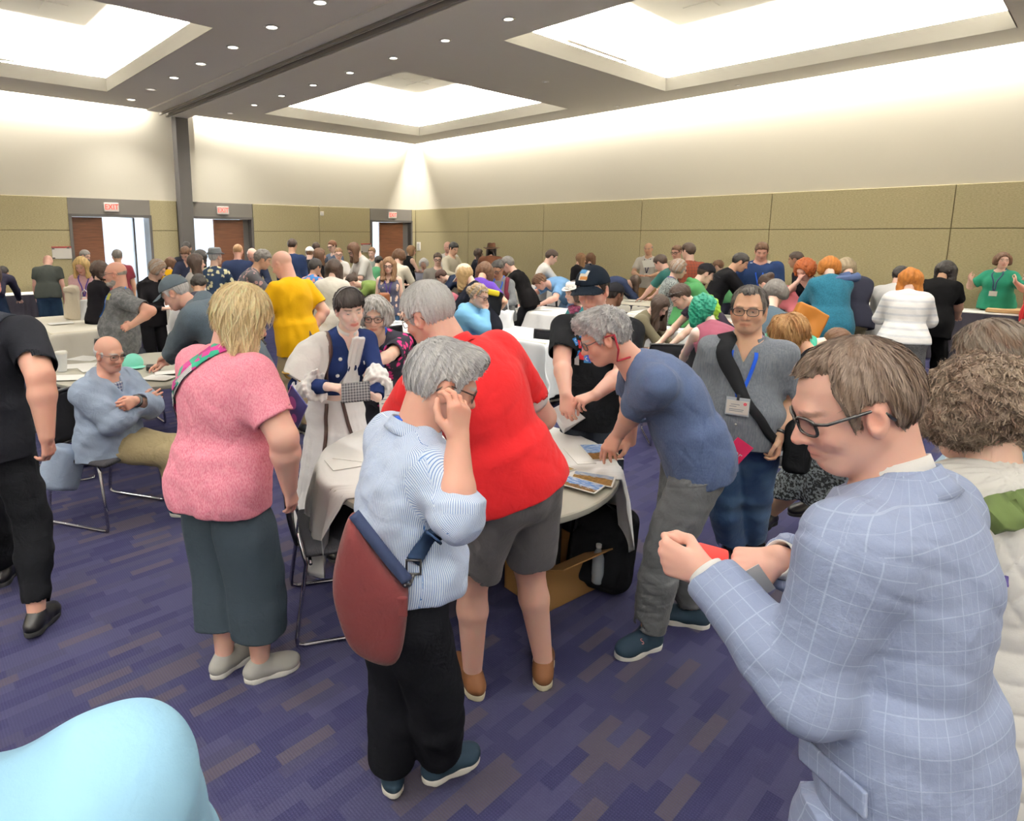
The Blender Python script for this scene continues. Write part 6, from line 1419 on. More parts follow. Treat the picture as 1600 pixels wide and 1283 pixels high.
J, r = crowd('person in a black cap with a white emblem seated beyond the navy cap man', 962, 440, 7.0, 60, ('short', 'black'), ('#1a1a1d',), ('#1a1a1d',), ('table', 'table'), 8, (-10, 10, 0), sit=True, fixs=1.08, sl=1.5, skin='dark'); cap(J, r, cloth('black_cap_cloth', '#202024'), .007); J_SCAP = J
J, r = crowd('person in a white bucket hat and plum scarf sitting beside the letter shirt', 897, 457, 7.2, 240, ('bob', 'dkbrown'), ('#1f6468',), ('#1b1b20',), ('front', 'table'), 10, (0, 10, 0), sit=True, hp={'len': .1}, sl=1.9, fem=True, botk=dict(upto=.95)); brim_hat(J, r, cloth('white_bucket', '#f0ece6'), plain('white_band', '#e2ddd6'), .008, .95, .14, .05, False); J_BUCK = J
Bs = Solid(); N = J['N']; Bs.rc(N-J['lat']*.06+J['tf']*.06, N+J['lat']*.06+J['tf']*.07, .045, .045, .03); Bs.rc(N+J['tf']*.08, N+J['tf']*.11-J['tu']*.17, .05, .035, .03); Bs.disp(waves(5, 60, .006)); pobj('scarf', J, *Bs.mesh(.008), cloth('plum_scarf', '#7a3550', 'speckle', '#4c2438'), r)
crowd('person in navy with long dark hair falling forward, bending at the far skirted table', 992, 424, 11.4, 70, ('long', 'dkbrown'), ('#232a3f',), ('#1f222c',), ('table', 'table'), 72, (0, 60, 0), hp={'len': .3}, sl=1.95, fixs=.98, **F)
crowd('balding person in a white tee and tan shorts holding a paper at the wall', 1013, 389, 12.6, 190, ('horseshoe', 'grey'), ('#efebe4',), ('#a8835a',), ('front', 'front'), -2, (6, 8, 0), skin='tan', lan=M_LAND, botk=dict(upto=.95), sl=.7, stub=.5)
crowd('person with thick dark hair in a dark teal shirt bowing left', 1032, 411, 9.8, 300, ('short', 'dkbrown'), ('#22524e',), ('#2a2c36',), ('table', 'table'), 24, (0, 34, 0), hp={'th': .022}, skin='pink', sl=.8, b=dict(chest=1.15))
crowd('person with a greying bob and glasses in a dark patterned cardigan facing right', 1060, 420, 7.9, 82, ('bob', 'grey'), (cloth('patterned_cardigan', '#4b4f52', 'speckle', '#8d9390'),), ('#2c3038',), ('front', 'front'), 6, (0, 14, 0), hp={'len': .05, 'mixc': HC['ltbrown']}, sl=1.9, glass=M_BLKPL, b=dict(belly=1.25, chest=1.1), lan=M_LANV, **F)
crowd('person with wavy dark hair in a rust plaid shirt, back turned', 1075, 393, 9.6, 332, ('short', 'dkbrown'), (cloth('rust_plaid', '#7c3a26', 'plaid', '#54302a', c3='#2c1d1e'),), ('#2c3446', 'denim'), ('front', 'front'), 0, (-20, 8, 0), hp={'th': .022}, sl=1.9, b=dict(chest=1.2, belly=1.2, arm=1.15), stub=.5)
crowd('person with glasses whose face shows left of the rust plaid shirt', 1057, 394, 11.2, 210, ('short', 'brown'), ('#c9b79c',), glass=M_BLKPL, skin='pink')
J, r = crowd('person in a black cap and green hoodie facing right, bowed', 1103, 428, 7.8, 74, ('short', 'dkbrown'), ('#4a8a54',), ('#2a2a30',), ('table', 'table'), 24, (6, 26, 0), sl=1.95, tk=dict(ease=.03, neck='high')); cap(J, r, cloth('black_cap_cloth', '#202024'), .008)
Bh = Solid(); N, tu, tf, lt = J['N'], J['tu'], J['tf'], J['lat']
for k in range(8):
    a = k/8*math.pi*1.6-math.pi*.8; b_ = (k+1)/8*math.pi*1.6-math.pi*.8; Bh.rc(N+lt*math.sin(a)*.10-tf*(math.cos(a)*.09)-tu*.01, N+lt*math.sin(b_)*.10-tf*math.cos(b_)*.09-tu*.01, .036, .036, .02)
pobj('hood', J, *Bh.mesh(.009), MC('#4a8a54'), r)
crowd('person in a green shirt with brown hair further back, facing left', 1121, 421, 11.2, 290, ('short', 'brown'), ('#5a9c6a',), lean=14, fixs=.84)
crowd('person with short black hair in a black jacket looking down to the right', 1157, 410, 8.6, 76, ('short', 'black'), ('#19191c',), ('#1c1c22',), ('table', 'table'), 26, (8, 28, 0), skin='tan', sl=1.95, hp={'th': .016}, b=dict(chest=1.2, arm=1.2))
J, r = crowd('tall broad person in a navy polo shirt with a chest patch and a name badge', 1190, 393, 8.8, 180, ('short', 'brown'), ('#1d2b4a',), ('#242a36',), ('down', 'down'), -2, (-4, 22, 0), b=dict(chest=1.4, belly=1.4, arm=1.35, neck=1.25, hips=1.15), skin='ruddy', sl=.85, lan=M_LANB, q=dict(sw=1.15), vox=.0075); J_POLO = J
crowd('person with a dark hair bun in a pink top bending behind the man with glasses', 1200, 424, 8.0, 300, ('bun', 'dkbrown'), ('#e07f88',), ('#3a3a42',), ('table', 'table'), 48, (0, 50, 0), sl=.6, fixs=.97, hp={'bz': .04, 'bun': 1.3}, **F)
crowd('person with grey hair low behind the ear of the man with glasses', 1212, 458, 6.6, 20, ('bob', 'salt'), ('#4a5a66',), ('#3a3a42',), ('table', 'table'), 20, (0, 20, 0), sit=True, hp={'len': .05}, sl=1.6, fem=True)
crowd('person with brown hair turned left behind the red haired woman', 1243, 406, 9.6, 285, ('short', 'dkbrown'), ('#26262c',), skin='tan', lean=10)
J, r = crowd('person with tousled red hair in a black tank top resting a hand by the neck', 1257, 422, 7.5, 212, ('curly', 'red'), ('#17161a',), ('#1f1f26',), ('face', 'table'), 16, (0, 32, 0), hp={'len': .07, 'vol': .95, 'lamp': .008}, sl=0, skin='pink', tk=dict(neck='scoop'), **F)
J, r = crowd('person with blond red hair in a teal fleece coat, head turned away', 1296, 418, 7.2, 335, ('wavy', 'ginger'), ('#205a70', 'speckle', '#286880'), ('#8ea2b8', 'denim'), ('table', 'table'), 12, (20, 34, 0), hp={'len': .08, 'bun': 1}, sl=1.95, tk=dict(ease=.04, hem=.22), b=dict(belly=1.2), **F); J_TEAL = J
crowd('person with ash blond hair in a navy padded jacket and khaki trousers', 1321, 420, 7.5, 355, ('bob', np.array(srgb('#b3a488'))), ('#23242f',), ('#8d8267',), ('table', 'table'), 26, (-24, 40, 0), hp={'len': .07}, sl=1.95, b=dict(chest=1.25, belly=1.5, hips=1.3), tk=dict(ease=.03), fem=True)
J, r = crowd('person with long ginger hair in a white frilled sweater, back turned', 1423, 437, 6.5, 355, ('long', 'ginger'), (cloth('white_frill_sweater', '#e6e4e1', 'hstripes', '#cfd0d2', 14.),), ('#3a3b3e', 'heather', '#5a5b5e'), ('front', 'front'), 4, (10, 16, 0), hp={'len': .27, 'wavy': 1}, sl=1.7, tk=dict(ease=.025, hem=.06), b=dict(chest=1.1, belly=1.2, hips=1.25, arm=1.1), botk=dict(kind='skirt', len=.62, w=.25, pleat=.004), **F)
crowd('person in a white coat half hidden behind the ginger haired one', 1408, 432, 7.3, 30, ('short', 'black'), ('#e9e8e6',), ('#6b6a66',), ('front', 'front'), 10, (0, 20, 0), sl=1.95, tk=dict(ease=.04, hem=.2))
crowd('person all in black with long black hair, back turned, leaning on the right table', 1478, 424, 7.6, 15, ('long', 'black'), ('#141416',), ('#131315',), ('table', 'table'), 22, (10, 30, 0), hp={'len': .2, 'bangs': 0}, sl=.8, b=dict(chest=1.3, belly=1.4, hips=1.3, arm=1.3), skin='tan', tk=dict(hem=.22), fem=True)
crowd('person in a green tee with both hands raised behind the right table', 1567, 407, 9.35, 196, ('bob', 'brown'), ('#217a60',), ('#1d1d22',), ('up', 'up'), 0, (-30, 2, 0), hp={'len': .07}, b=dict(chest=1.25, belly=1.5, hips=1.25, arm=1.1, bust=1.15), lan=M_LAND, skin='fair', sl=.8, **F)
J, r = crowd('person in a turquoise tee bending away behind the strawberry blond one', 1306, 530, 4.9, 75, ('short', 'brown'), ('#3aa98e',), ('#b9c2cc', 'denim'), ('table', 'table'), 70, (0, 60, 0), fixs=.95, b=dict(belly=1.3, hips=1.2, chest=1.2), **F)
crowd('person in red at the very right edge beside the green tee', 1612, 432, 8.8, 280, ('short', 'brown'), ('#c9242a',), sl=1.9)
crowd('person with long brown hair over the face sorting papers, olive top', 1031, 478, 7.2, 105, ('long', 'dkbrown'), ('#6b6450',), ('#3a3a40',), ('table', 'table'), 24, (20, 40, 0), sit=True, hp={'len': .3}, sl=1.8, **F)
J, r = crowd('person with sunglasses pushed up on brown hair bending over papers', 1062, 489, 6.1, 250, ('up', 'dkbrown'), ('#2a2530',), ('#2a2a32',), ('table', 'table'), 40, (0, 44, 0), hp={'th': .02}, sl=.5, skin='fair', fixs=.93, lips=1.) if False else crowd('person with sunglasses pushed up on brown hair bending over papers', 1062, 489, 6.1, 250, ('up', 'dkbrown'), ('#2a2530',), ('#2a2a32',), ('table', 'table'), 40, (0, 44, 0), hp={'th': .02}, sl=.5, skin='fair', fixs=.93, **F)
M_ = frame(J['hf'], J['hu']); mb = MB()
for g in (1, -1): mb.tube([J['H']+M_@V(g*(.035+.026*math.cos(a)), .075+.02*math.sin(a), .098+.0*a) for a in np.linspace(0, 6.28, 12)[:-1]], .005, 6, closed=True); mb.tube([J['H']+M_@V(g*.06, .07, .1), J['H']+M_@V(g*.085, -.02, .06)], .004, 6)
mbobj('sunglasses', J, mb, M_BLKPL, r)
def green_tint(q, c):
    c = np.array(c); L_ = q[:, 0] > .028+.03*np.sin(q[:, 2]*30); c[L_] = np.array(srgb('#8fb83a'))*(.75+.5*(c[L_, :1]/.12)); c[~L_] = np.array(srgb('#12705a'))*(.6+.7*(c[~L_, :1]/.12)); return c
J, r = crowd('person with teal and lime green dyed hair and pale bare shoulders', 1098, 503, 5.0, 335, ('curly', (.12, .12, .12)), ('#8a4a5c',), ('#2a2a34',), ('table', 'table'), 30, (-20, 34, 0), hp={'len': .13, 'wavy': 1, 'lamp': .006, 'tintf': green_tint, 'w': .09}, sl=0, skin='pale', fixs=.86, tk=dict(neck='scoop'), vox=.0055, **F)
# the person in the hooded top leaning over the left round table, and the one beyond
J, r = crowd('person in a slate hooded top and dark cap leaning over the left round table', 275, 476, 4.72, 292, ('short', 'silver'), ('#46525e', 'heather', '#3b464f'), ('#30343c',), ('table', 'table'), 40, (0, 32, 0), hands={'L': (at_z(243, 583, .79), (1, 1, 0), (-.6, .5, -.3), (0, 0, -1))}, skin='pink', sl=1.95, tk=dict(ease=.035, hem=.16, neck='high', wr=1.4), b=dict(chest=1.3, belly=1.5, arm=1.2), vox=.006, fixs=1.03); cap(J, r, cloth('slate_cap', '#3d464e'), .005); J_SLATE = J
Bh = Solid(); N, tu, tf, lt = J['N'], J['tu'], J['tf'], J['lat']
for k in range(8):
    a = k/8*math.pi*1.6-math.pi*.8; b_ = (k+1)/8*math.pi*1.6-math.pi*.8; Bh.rc(N+lt*math.sin(a)*.11-tf*(math.cos(a)*.10)-tu*.03, N+lt*math.sin(b_)*.11-tf*math.cos(b_)*.10-tu*.03, .045, .045, .03)
Bh.rc(N-tf*.09-tu*.02, N-tf*.12-tu*.14, .075, .055, .04); pobj('hood', J, *Bh.mesh(.007), MC('#46525e', 'heather', '#3b464f'), r)
crowd('person with thick black hair bowed behind the slate hooded top', 311, 452, 7.2, 8, ('short', 'black'), ('#30303a',), ('#2a2a30',), ('table', 'table'), 20, (0, 40, 0), hp={'th': .026, 'lump': 70, 'lamp': .006}, sit=False, fixs=.86, skin='tan')
# ================================================================ PEOPLE IN FRONT
from mathutils.bvhtree import BVHTree
def bvh_of(o):
    me = o.data; n = len(me.vertices); v = np.empty(n*3, np.float32); me.vertices.foreach_get('co', v)
    r = o
    while r.parent is not None: r = r.parent
    M = r.matrix_basis; Mn = np.array(M); v = v.reshape(-1, 3)@Mn[:3, :3].T+Mn[:3, 3]
    return BVHTree.FromPolygons([tuple(q) for q in v.tolist()], [tuple(p.vertices) for p in me.polygons])
def hit(bv, px, py):
    d = ray(px, py); h = bv.ray_cast(Vector((0, 0, CAM_H)), Vector(d).normalized()); return (np.array(h[0]), np.array(h[1])) if h[0] is not None else (None, None)
def decal(J, root, bv, px, py, w, h, mat, name, letter=None, lmat=None, roll=0., lsize=.8, off=.003):
    """a printed patch following the cloth under picture point (px, py)"""
    c, n = hit(bv, px, py)
    if c is None: print('decal misses', name, px, py); return None
    if n@ray(px, py) > 0: n = -n
    u = nrm(V(0, 0, 1)-n*n[2]); u = rotv(u, n, roll); r = np.cross(u, n)
    def wrap(x, y, o):
        p = c+r*x+u*y; q = bv.find_nearest(Vector(p)); s = np.array(q[0]); m = np.array(q[1]); m = m if m@n > 0 else -m; return s+m*o
    k = 6; P = [wrap((i/k-.5)*w, (j/k-.5)*h, off) for i in range(k+1) for j in range(k+1)]
    o = pobj(name, J, np.array(P), np.array([(i*(k+1)+j, (i+1)*(k+1)+j, (i+1)*(k+1)+j+1, i*(k+1)+j+1) for i in range(k) for j in range(k)]), mat, root)
    if letter:
        me = text_mesh(letter, h*lsize, 0); P = [wrap(v.co.x, v.co.y, off+.0015) for v in me.vertices]; L = to_local(J, np.array(P))
        for v, p in zip(me.vertices, L): v.co = p
        me.materials.append(lmat); lo = bpy.data.objects.new('letter', me); COL.objects.link(lo); lo.parent = o
    return o
def seen(px, hd): return hd+math.degrees(math.atan2(ray(px, 500)[0], 1))
NAVY_SHOE = plain('navy_knit_shoe', '#1a2733', .8, .1); GREY_SHOE = plain('grey_suede_shoe', '#9c9b97', .8); BROWN_SHOE = plain('tan_leather_shoe', '#63412a', .6, .15); TEAL_SHOE = plain('teal_shoe', '#1a4254', .7, .15); BLACK_SHOE = plain('black_leather_shoe', '#161618', .35); WHITE_LACE = plain('pale_lace', '#cfccc4')
DX, UP = V(1, 0, 0), V(0, 0, 1)
# --- the woman in pink
J = pose_at(dict(lean=4, head=(36, 24, 0), armL='front', sw=1.02, arm=1.0, handR='relaxed', twist=0, stance=.12), 34, 378, 497, 2.5, 's',
    {'R': (at_y(452, 762, 2.34), (.5, -.6, 0), (.1, .25, -1), (-.9, .35, -.1))}, {'L': (at_z(352, 1048, 0), (.55, .8, 0)), 'R': (at_z(408, 1058, 0), (1, .55, 0))})
print('pink s', J['q']['s'])
r = person('person with blond bob and red glasses in a pink tee, patterned strap across back', J, dict(chest=1.4, belly=1.6, hips=1.18, arm=1.38, leg=1.2, glute=.8, neck=1.05, bust=1.1), 'pink',
    ('bob', np.array(srgb('#fbe7bd')), {'len': .15, 'w': .095, 'th': .026, 'sth': .9, 'hug': 1., 'loose': .5, 'grav': .6, 'flow': 'down', 'slen': .10, 'sr': .0011, 'mixc': np.array(srgb('#e6cf9f')), 'am': .003, 'front': .07, 'open': .056, 'amt': .15, 'taper': 1.}, 6500),
    dict(mat=cloth('pink_heather_tee', '#d4788e', 'heather', '#e29aab', bump=.35), sleeve=.72, hem=.12, under=.036, seed=4, ease=.018, flare=.004, hemtilt=0, cuff=.024, folds=[(8, .008, (1, 1, .5)), (19, .0045, (1, 1, .8))], crease=.0024),
    dict(mat=cloth('teal_wide_trousers', '#2a323a', 'plain', '#21282f', bump=.4), upto=1.64, cuff=.07, wide=.094, gk=.008, stance=.15, seed=6, ease=.018, folds=[(7, .007, (1.6, 1.6, .12)), (16, .004, (1.2, 1.2, .3))]),
    (GREY_SHOE, M_WHITE, WHITE_LACE, {'k': 1.02}), vox=.0052, fem=True)
J_PINK = J; root = r
glasses(J, r, plain('red_frames', '#b3141c', .3, .5), w=.026, h=.017, lens=M_LENS, ring=3)
N, tu, tf, lt = J['N'], J['tu'], J['tf'], J['lat']
P_STRAP = cloth('pink_green_strap', '#c2418e', 'patches', '#2f8f73', 1.6, c3='#a8307a'); S_STRAP = cloth('striped_webbing', '#e6e6e6', 'hstripes', '#23252c', 110., attr=True, bump=.05)
path = [N+lt*.07+tf*.03+tu*.05, N+lt*.045-tf*.06+tu*.03, N-lt*.07-tf*.14-tu*.08, N-lt*.20-tf*.10-tu*.22, N-lt*.27+tf*.02-tu*.34, N-lt*.25+tf*.14-tu*.42]
strip('bag_strap', J, J['topo'], P_STRAP, J['top'], path, .075, .006, 50, .004)
strip('strap_webbing', J, J['topo'], S_STRAP, J['top'], [p-tu*.055-lt*.012 for p in path], .034, .009, 50, .004)
# --- the man in the red polo
J = pose_at(dict(lean=17, side=-17, head=(-22, 22, -8), hunch=12, sw=1.1, armL='table', stance=.12, zt=.78), 328, 668, 492, 2.42, 's',
    {'R': (at_y(800, 672, 2.86), (.9, -.2, -.4), (-.8, .6, -.1), (0, 0, -1)), 'L': (V(-.24, 2.66, .86), (-.6, -.7, .1), (-.4, .9, -.2), (0, 0, -1))}, {'L': (at_z(738, 1078, 0), (-.38, .92, 0)), 'R': (at_z(848, 1062, 0), (.22, .97, 0))}, {'R': at_y(848, 652, 2.62)})
print('red s', J['q']['s'])
r = person('person with white hair in a red polo and grey shorts leaning over the centre table', J, dict(chest=1.26, belly=1.3, hips=1.04, arm=1.32, leg=1.06, neck=1.2), 'pink',
    ('short', HC['white'], {'slen': .032, 'sr': .0009, 'mixc': np.array(srgb('#f2f1f0')), 'am': .002, 'th': .016, 'sth': .5, 'flow': 'out', 'amt': .1}, 6000),
    dict(mat=cloth('red_polo', '#bd2025', 'plain', '#a51a1f', bump=.35), sleeve=.80, hem=.05, flare=.004, seed=11, ease=.018, neck='collar', cband=True, cuff=.028, crease=.0024, folds=[(9, .007, (1, 1, .7)), (21, .004, (1, 1, .8))]),
    dict(mat=cloth('charcoal_cargo_shorts', '#4a484b', 'plain', '#3b393c', bump=.4), upto=.86, cuff=.055, ease=.026, seed=8, folds=[(11, .006, (1, 1, .6)), (24, .004, (.9, .9, .8))]),
    (BROWN_SHOE, plain('cream_sole', '#d9d0b4', .6), plain('brown_lace', '#5d3b20'), {}), vox=.005)
J_RED = J
glasses(J, r, M_THINMETAL, w=.024, h=.016, lens=M_LENS, thick=.0018)
q = lerp(J['sR'], J['eR'], .80); d = nrm(J['eR']-J['sR']); ring_strip('undershirt_edge', J, r, M_LINEN, q-d*.02, -d, J['tf'], .072*J['S'], .05, 0, 0, thick=.002)
# --- the man in the striped shirt
J = pose_at(dict(lean=-3, hunch=18, head=(14, 22, 0), armL='hang', sw=1.04, stance=.10, handR='curl'), seen(650, 66), 692, 600, 1.70, 's',
    {'R': (at_y(716, 684, 1.50), (-.5, -.2, -1), (.06, .10, 1), (-.62, .75, 0))}, {'L': (at_z(612, 1228, 0), (-.2, .9, 0)), 'R': (at_z(690, 1225, 0), (.9, .5, 0))}, {'R': at_y(712, 800, 1.44)})
print('striped s', J['q']['s'])
ST = cloth('blue_pinstripe_shirt', '#dfe8f5', 'stripes', '#4d78b8', 190., attr=True, bump=.4)
r = person('person with silver hair in a blue striped shirt, one hand at the glasses', J, dict(chest=1.14, belly=1.6, hips=.88, arm=1.18, leg=.98, neck=1.15), 'ruddy',
    ('short', HC['silver'], {'slen': .04, 'sr': .0008, 'mixc': np.array(srgb('#c4c4c8')), 'am': .002, 'th': .017, 'sth': .5, 'flow': 'fwd', 'quiff': .004, 'amt': .15, 'grav': .15}, 7500),
    dict(mat=ST, pc=True, sleeve=1.16, hem=-.07, seed=21, ease=.018, neck='collar', cband=True, cuff=.030, flare=.0, folds=[(8, .008, (1, 1, .6)), (20, .0055, (1, 1, .8)), (38, .002, (1, 1, 1))], crease=.0024, drape=.6),
    dict(mat=cloth('black_trousers', '#17181d', 'plain', '#101115', bump=.35), rise=.13, seed=9, cuff=.045, ease=.024, folds=[(8, .007, (1.2, 1.2, .4)), (20, .005, (.6, .6, 1.2))]),
    (NAVY_SHOE, SOLE_W), vox=.0042, eye=False, facew=1.05)
J_STR = J
attr_vec(bpy.data.objects[[c.name for c in J['topo'].children if c.name.startswith('collar')][0]], 'pc', np.array([(i*.004, 0, 0) for i in range(len([c for c in J['topo'].children if c.name.startswith('collar')][0].data.vertices))]))
glasses(J, r, plain('tortoise_frames', '#2b1a14', .3, .5), w=.027, h=.019, lens=M_LENS, ring=3)
N, tu, tf, lt = J['N'], J['tu'], J['tf'], J['lat']
strip('lanyard', J, r, M_LANB, J['top'], [N-tf*.07+tu*.03-lt*.02, N+lt*.072+tu*.03, N+lt*.075+tf*.09-tu*.05, N+lt*.06+tf*.20-tu*.18, N+lt*.03+tf*.27-tu*.34], .020, .016, 34)
# --- the man bending in the navy tee
J = pose_at(dict(lean=25, hunch=24, head=(2, 26, 0), sw=1.08, stance=.12, handL='tips', handR='tips'), 276, 943, 527, 2.72, 's',
    {'L': (at_z(948, 702, .815), (.1, -.5, 1), (-.55, -.25, -.75), (.5, .4, -.3)), 'R': (at_z(985, 690, .83), (0, 1, .3), (-.8, .3, -.5), (0, 0, -1))}, {'L': (at_z(1012, 1012, 0), (-.8, -.35, 0)), 'R': (at_z(1082, 975, 0), (-.6, .2, 0))})
print('navy s', J['q']['s'])
r = person('person with grey hair and a red glasses cord bending over in a navy tee', J, dict(chest=1.1, belly=1.2, hips=1.0, arm=1.1, leg=1.04, neck=1.08), 'ruddy',
    ('short', HC['silver'], {'slen': .042, 'sr': .0009, 'mixc': np.array(srgb('#b8b8bc')), 'am': .003, 'th': .02, 'sth': .6, 'flow': 'fwd', 'lump': 60, 'lamp': .004, 'amt': .2, 'quiff': .004, 'grav': .1}, 6000),
    dict(mat=cloth('navy_heather_tee', '#374462', 'heather', '#424f6c', bump=.4), sleeve=.88, hem=.10, seed=31, ease=.017, cuff=.034, flare=.0, crease=.0024, folds=[(8, .006, (1, 1, .6)), (20, .0045, (1, 1, .8))]),
    dict(mat=cloth('grey_jeans', '#4a4c4f', 'denim', '#3e4043', c3='#6b6d70', bump=.45), seed=14, cuff=.036, upto=1.95, ease=.016, crease=.0024, folds=[(9, .006, (1, 1, .6)), (24, .0055, (.5, .5, 1.3))]),
    (NAVY_SHOE, M_WHITE, M_BLKPL, {'k': 1.06}), vox=.0046, stubble=.15)
J_NAVY = J
glasses(J, r, M_BLKPL, w=.024, h=.017, lens=M_LENS)
M_ = frame(J['hf'], J['hu']); H = J['H']; mb = MB(); mb.tube([H+M_@V(-.082, -.0, .014), H+M_@V(-.088, -.04, .01), H+M_@V(-.085, -.03, -.06), H+M_@V(-.075, -.005, -.105), H+M_@V(-.06, -.06, -.115), J['N']-J['tf']*.075+J['tu']*.0, J['N']-J['tf']*.07+J['lat']*.05, H+M_@V(.07, -.06, -.1), H+M_@V(.083, -.03, 0)], .0045, 8); mbobj('glasses_cord', J, mb, plain('red_cord', '#8c1a2a', .6), r)
# --- the man in the navy ball cap and letter shirt
J = pose_at(dict(lean=6, head=(8, 14, 4), sw=1.06, handR='curl', handL='pinch'), 206, 926, 454, 3.42, 's',
    {'R': (at_y(884, 622, 3.12), (-.8, .6, -.2), (.0, -.5, -.9), (.4, .5, -.5)), 'L': (at_y(930, 618, 3.08), (.9, .4, -.2), (-.9, -.1, -.25), (0, .2, -1))})
print('cap s', J['q']['s'])
r = person('person in a navy ball cap and black shirt with red and blue letter tiles', J, dict(chest=1.1, belly=1.2, arm=1.12, hips=1.02), 'pink',
    ('short', HC['dkbrown'], {'th': .010, 'am': .002}, 1200), dict(mat=cloth('black_tee', '#17181b', 'plain', '#101114', bump=.35), sleeve=.78, hem=.14, seed=41, ease=.017, cuff=.03),
    dict(mat=cloth('dark_jeans', '#2a2f38', 'denim', '#20242c', bump=.35)), (NAVY_SHOE, M_WHITE), vox=.005, stubble=.25)
J_CAP = J
co = cap(J, r, cloth('navy_cap_twill', '#10161f'), .0045); lanyard(J, r, J['top'], cloth('violet_blue_lanyard', '#3c46b0', bump=.05), None, .22, .014)
bv = bvh_of(co); decal(J, co, bv, 912, 430, .052, .066, M_SIGNWHITE, 'cap_patch', off=.003); decal(J, co, bv, 912, 425, .043, .026, plain('patch_blue', '#4b86b8'), 'patch_sky', off=.0045); decal(J, co, bv, 912, 435, .043, .018, plain('patch_orange', '#c98a4a'), 'patch_land', off=.0045)
bv = bvh_of(J['topo']); TR, TB, LW = plain('tile_red', '#c8303a'), plain('tile_blue', '#2f7fc4'), plain('tile_white', '#f2f2f2')
for (px, py, m, ch, ro) in ((903, 517, TR, 'P', 8), (911, 522, TB, '', -6), (899, 534, TB, 'C', 5), (907, 538, TR, 'I', -4), (914, 541, TB, 'L', 6), (922, 547, TR, '', 12), (902, 553, TB, '', 0), (909, 556, TR, '', -8), (918, 561, TB, 'G', 3)):
    decal(J, J['topo'], bv, px, py, .040, .044, m, 'letter_tile', ch, LW, R_(ro)*57.3*.5)
decal(J, J['topo'], bv, 902, 562, .03, .06, LW, 'white_figure_print', off=.005)
# --- the man in the grey button shirt
J = pose_at(dict(lean=-1, head=(2, 2, 0), sw=1.0, handL='curl', armR='down', stance=.13), seen(1165, 186), 1170, 484, 3.12, 's',
    {'L': (at_y(1217, 683, 2.98), (.7, .6, .1), (-.15, -.15, -1), (-.9, .2, 0))}, {'R': (at_z(1140, 880, 0), (-.2, -1, 0)), 'L': (at_z(1172, 872, 0), (.3, -1, 0))})
print('asian s', J['q']['s'])
r = person('person with round glasses in a grey button shirt, name badge on a blue lanyard', J, dict(chest=1.14, belly=1.5, arm=1.12, hips=1.02, neck=1.2), 'asian',
    ('receding', np.array(srgb('#2f2a28')), {'th': .012, 'sth': .6, 'slen': .032, 'sr': .0009, 'mixc': np.array(srgb('#77716c')), 'am': .002, 'flow': 'out', 'grav': .1}, 4500),
    dict(mat=cloth('grey_slub_shirt', '#4e535b', 'slub', '#686d75', bump=.4), sleeve=.85, hem=.07, seed=51, ease=.018, neck='v', cband=True, cgap=.75, cuff=.034),
    dict(mat=cloth('blue_jeans', '#22385a', 'denim', '#182a47', c3='#5f7fa5', bump=.45), seed=17, cuff=.04, ease=.02, folds=[(8, .008, (1, 1, .7)), (20, .007, (.5, .5, 1.2))]), (BLACK_SHOE, SOLE_D), vox=.0042, eye=True, iris=(.03, .02, .015), look=(-.1, -.05), facew=1.16, eyewide=.8, brow=np.array(srgb('#3a2f2a')))
J_ASIAN = J
glasses(J, r, plain('dark_round_frames', '#1d1416', .3, .5), w=.027, h=.020, lens=M_LENS, ring=2.7, y=.102, thick=.0021)
lanyard(J, r, J['top'], cloth('royal_lanyard', '#1d4fc0', bump=.05), {'detail': 1, 'size': (.10, .068)}, .30, .017)
N, tu, tf, lt = J['N'], J['tu'], J['tf'], J['lat']
strip('bag_strap', J, J['topo'], cloth('black_webbing', '#1c1d20', bump=.05), J['top'], [N+lt*.10-tf*.12-tu*.04, N+lt*.105+tf*.0+tu*.02, N+lt*.08+tf*.12-tu*.10, N-lt*.02+tf*.22-tu*.24, N-lt*.16+tf*.20-tu*.42, N-lt*.24+tf*.10-tu*.52], [.075, .075, .078, .045, .042, .042], .008, 50, .008)
mb = MB()
for k in range(3):
    c = J['top'].project((N+tf*.24-tu*(.22+.09*k))[None], .003)[0]; n = J['top'].normal(c[None])[0]; mb2 = MB(); mb2.tube([c, c+n*.004], .0055, 10); mbobj('button', J, mb2, M_WHITE, J['topo'])

mb = MB(); w = J['wL']; d = nrm(J['wL']-J['eL']); fr = frame(J['lat'], d); mb.tube([w-d*.02+fr@V(.034*math.cos(a), .030*math.sin(a), 0) for a in np.linspace(0, 6.28, 16)[:-1]], .009, 8, closed=True); mbobj('wristwatch', J, mb, M_BLKPL, r)
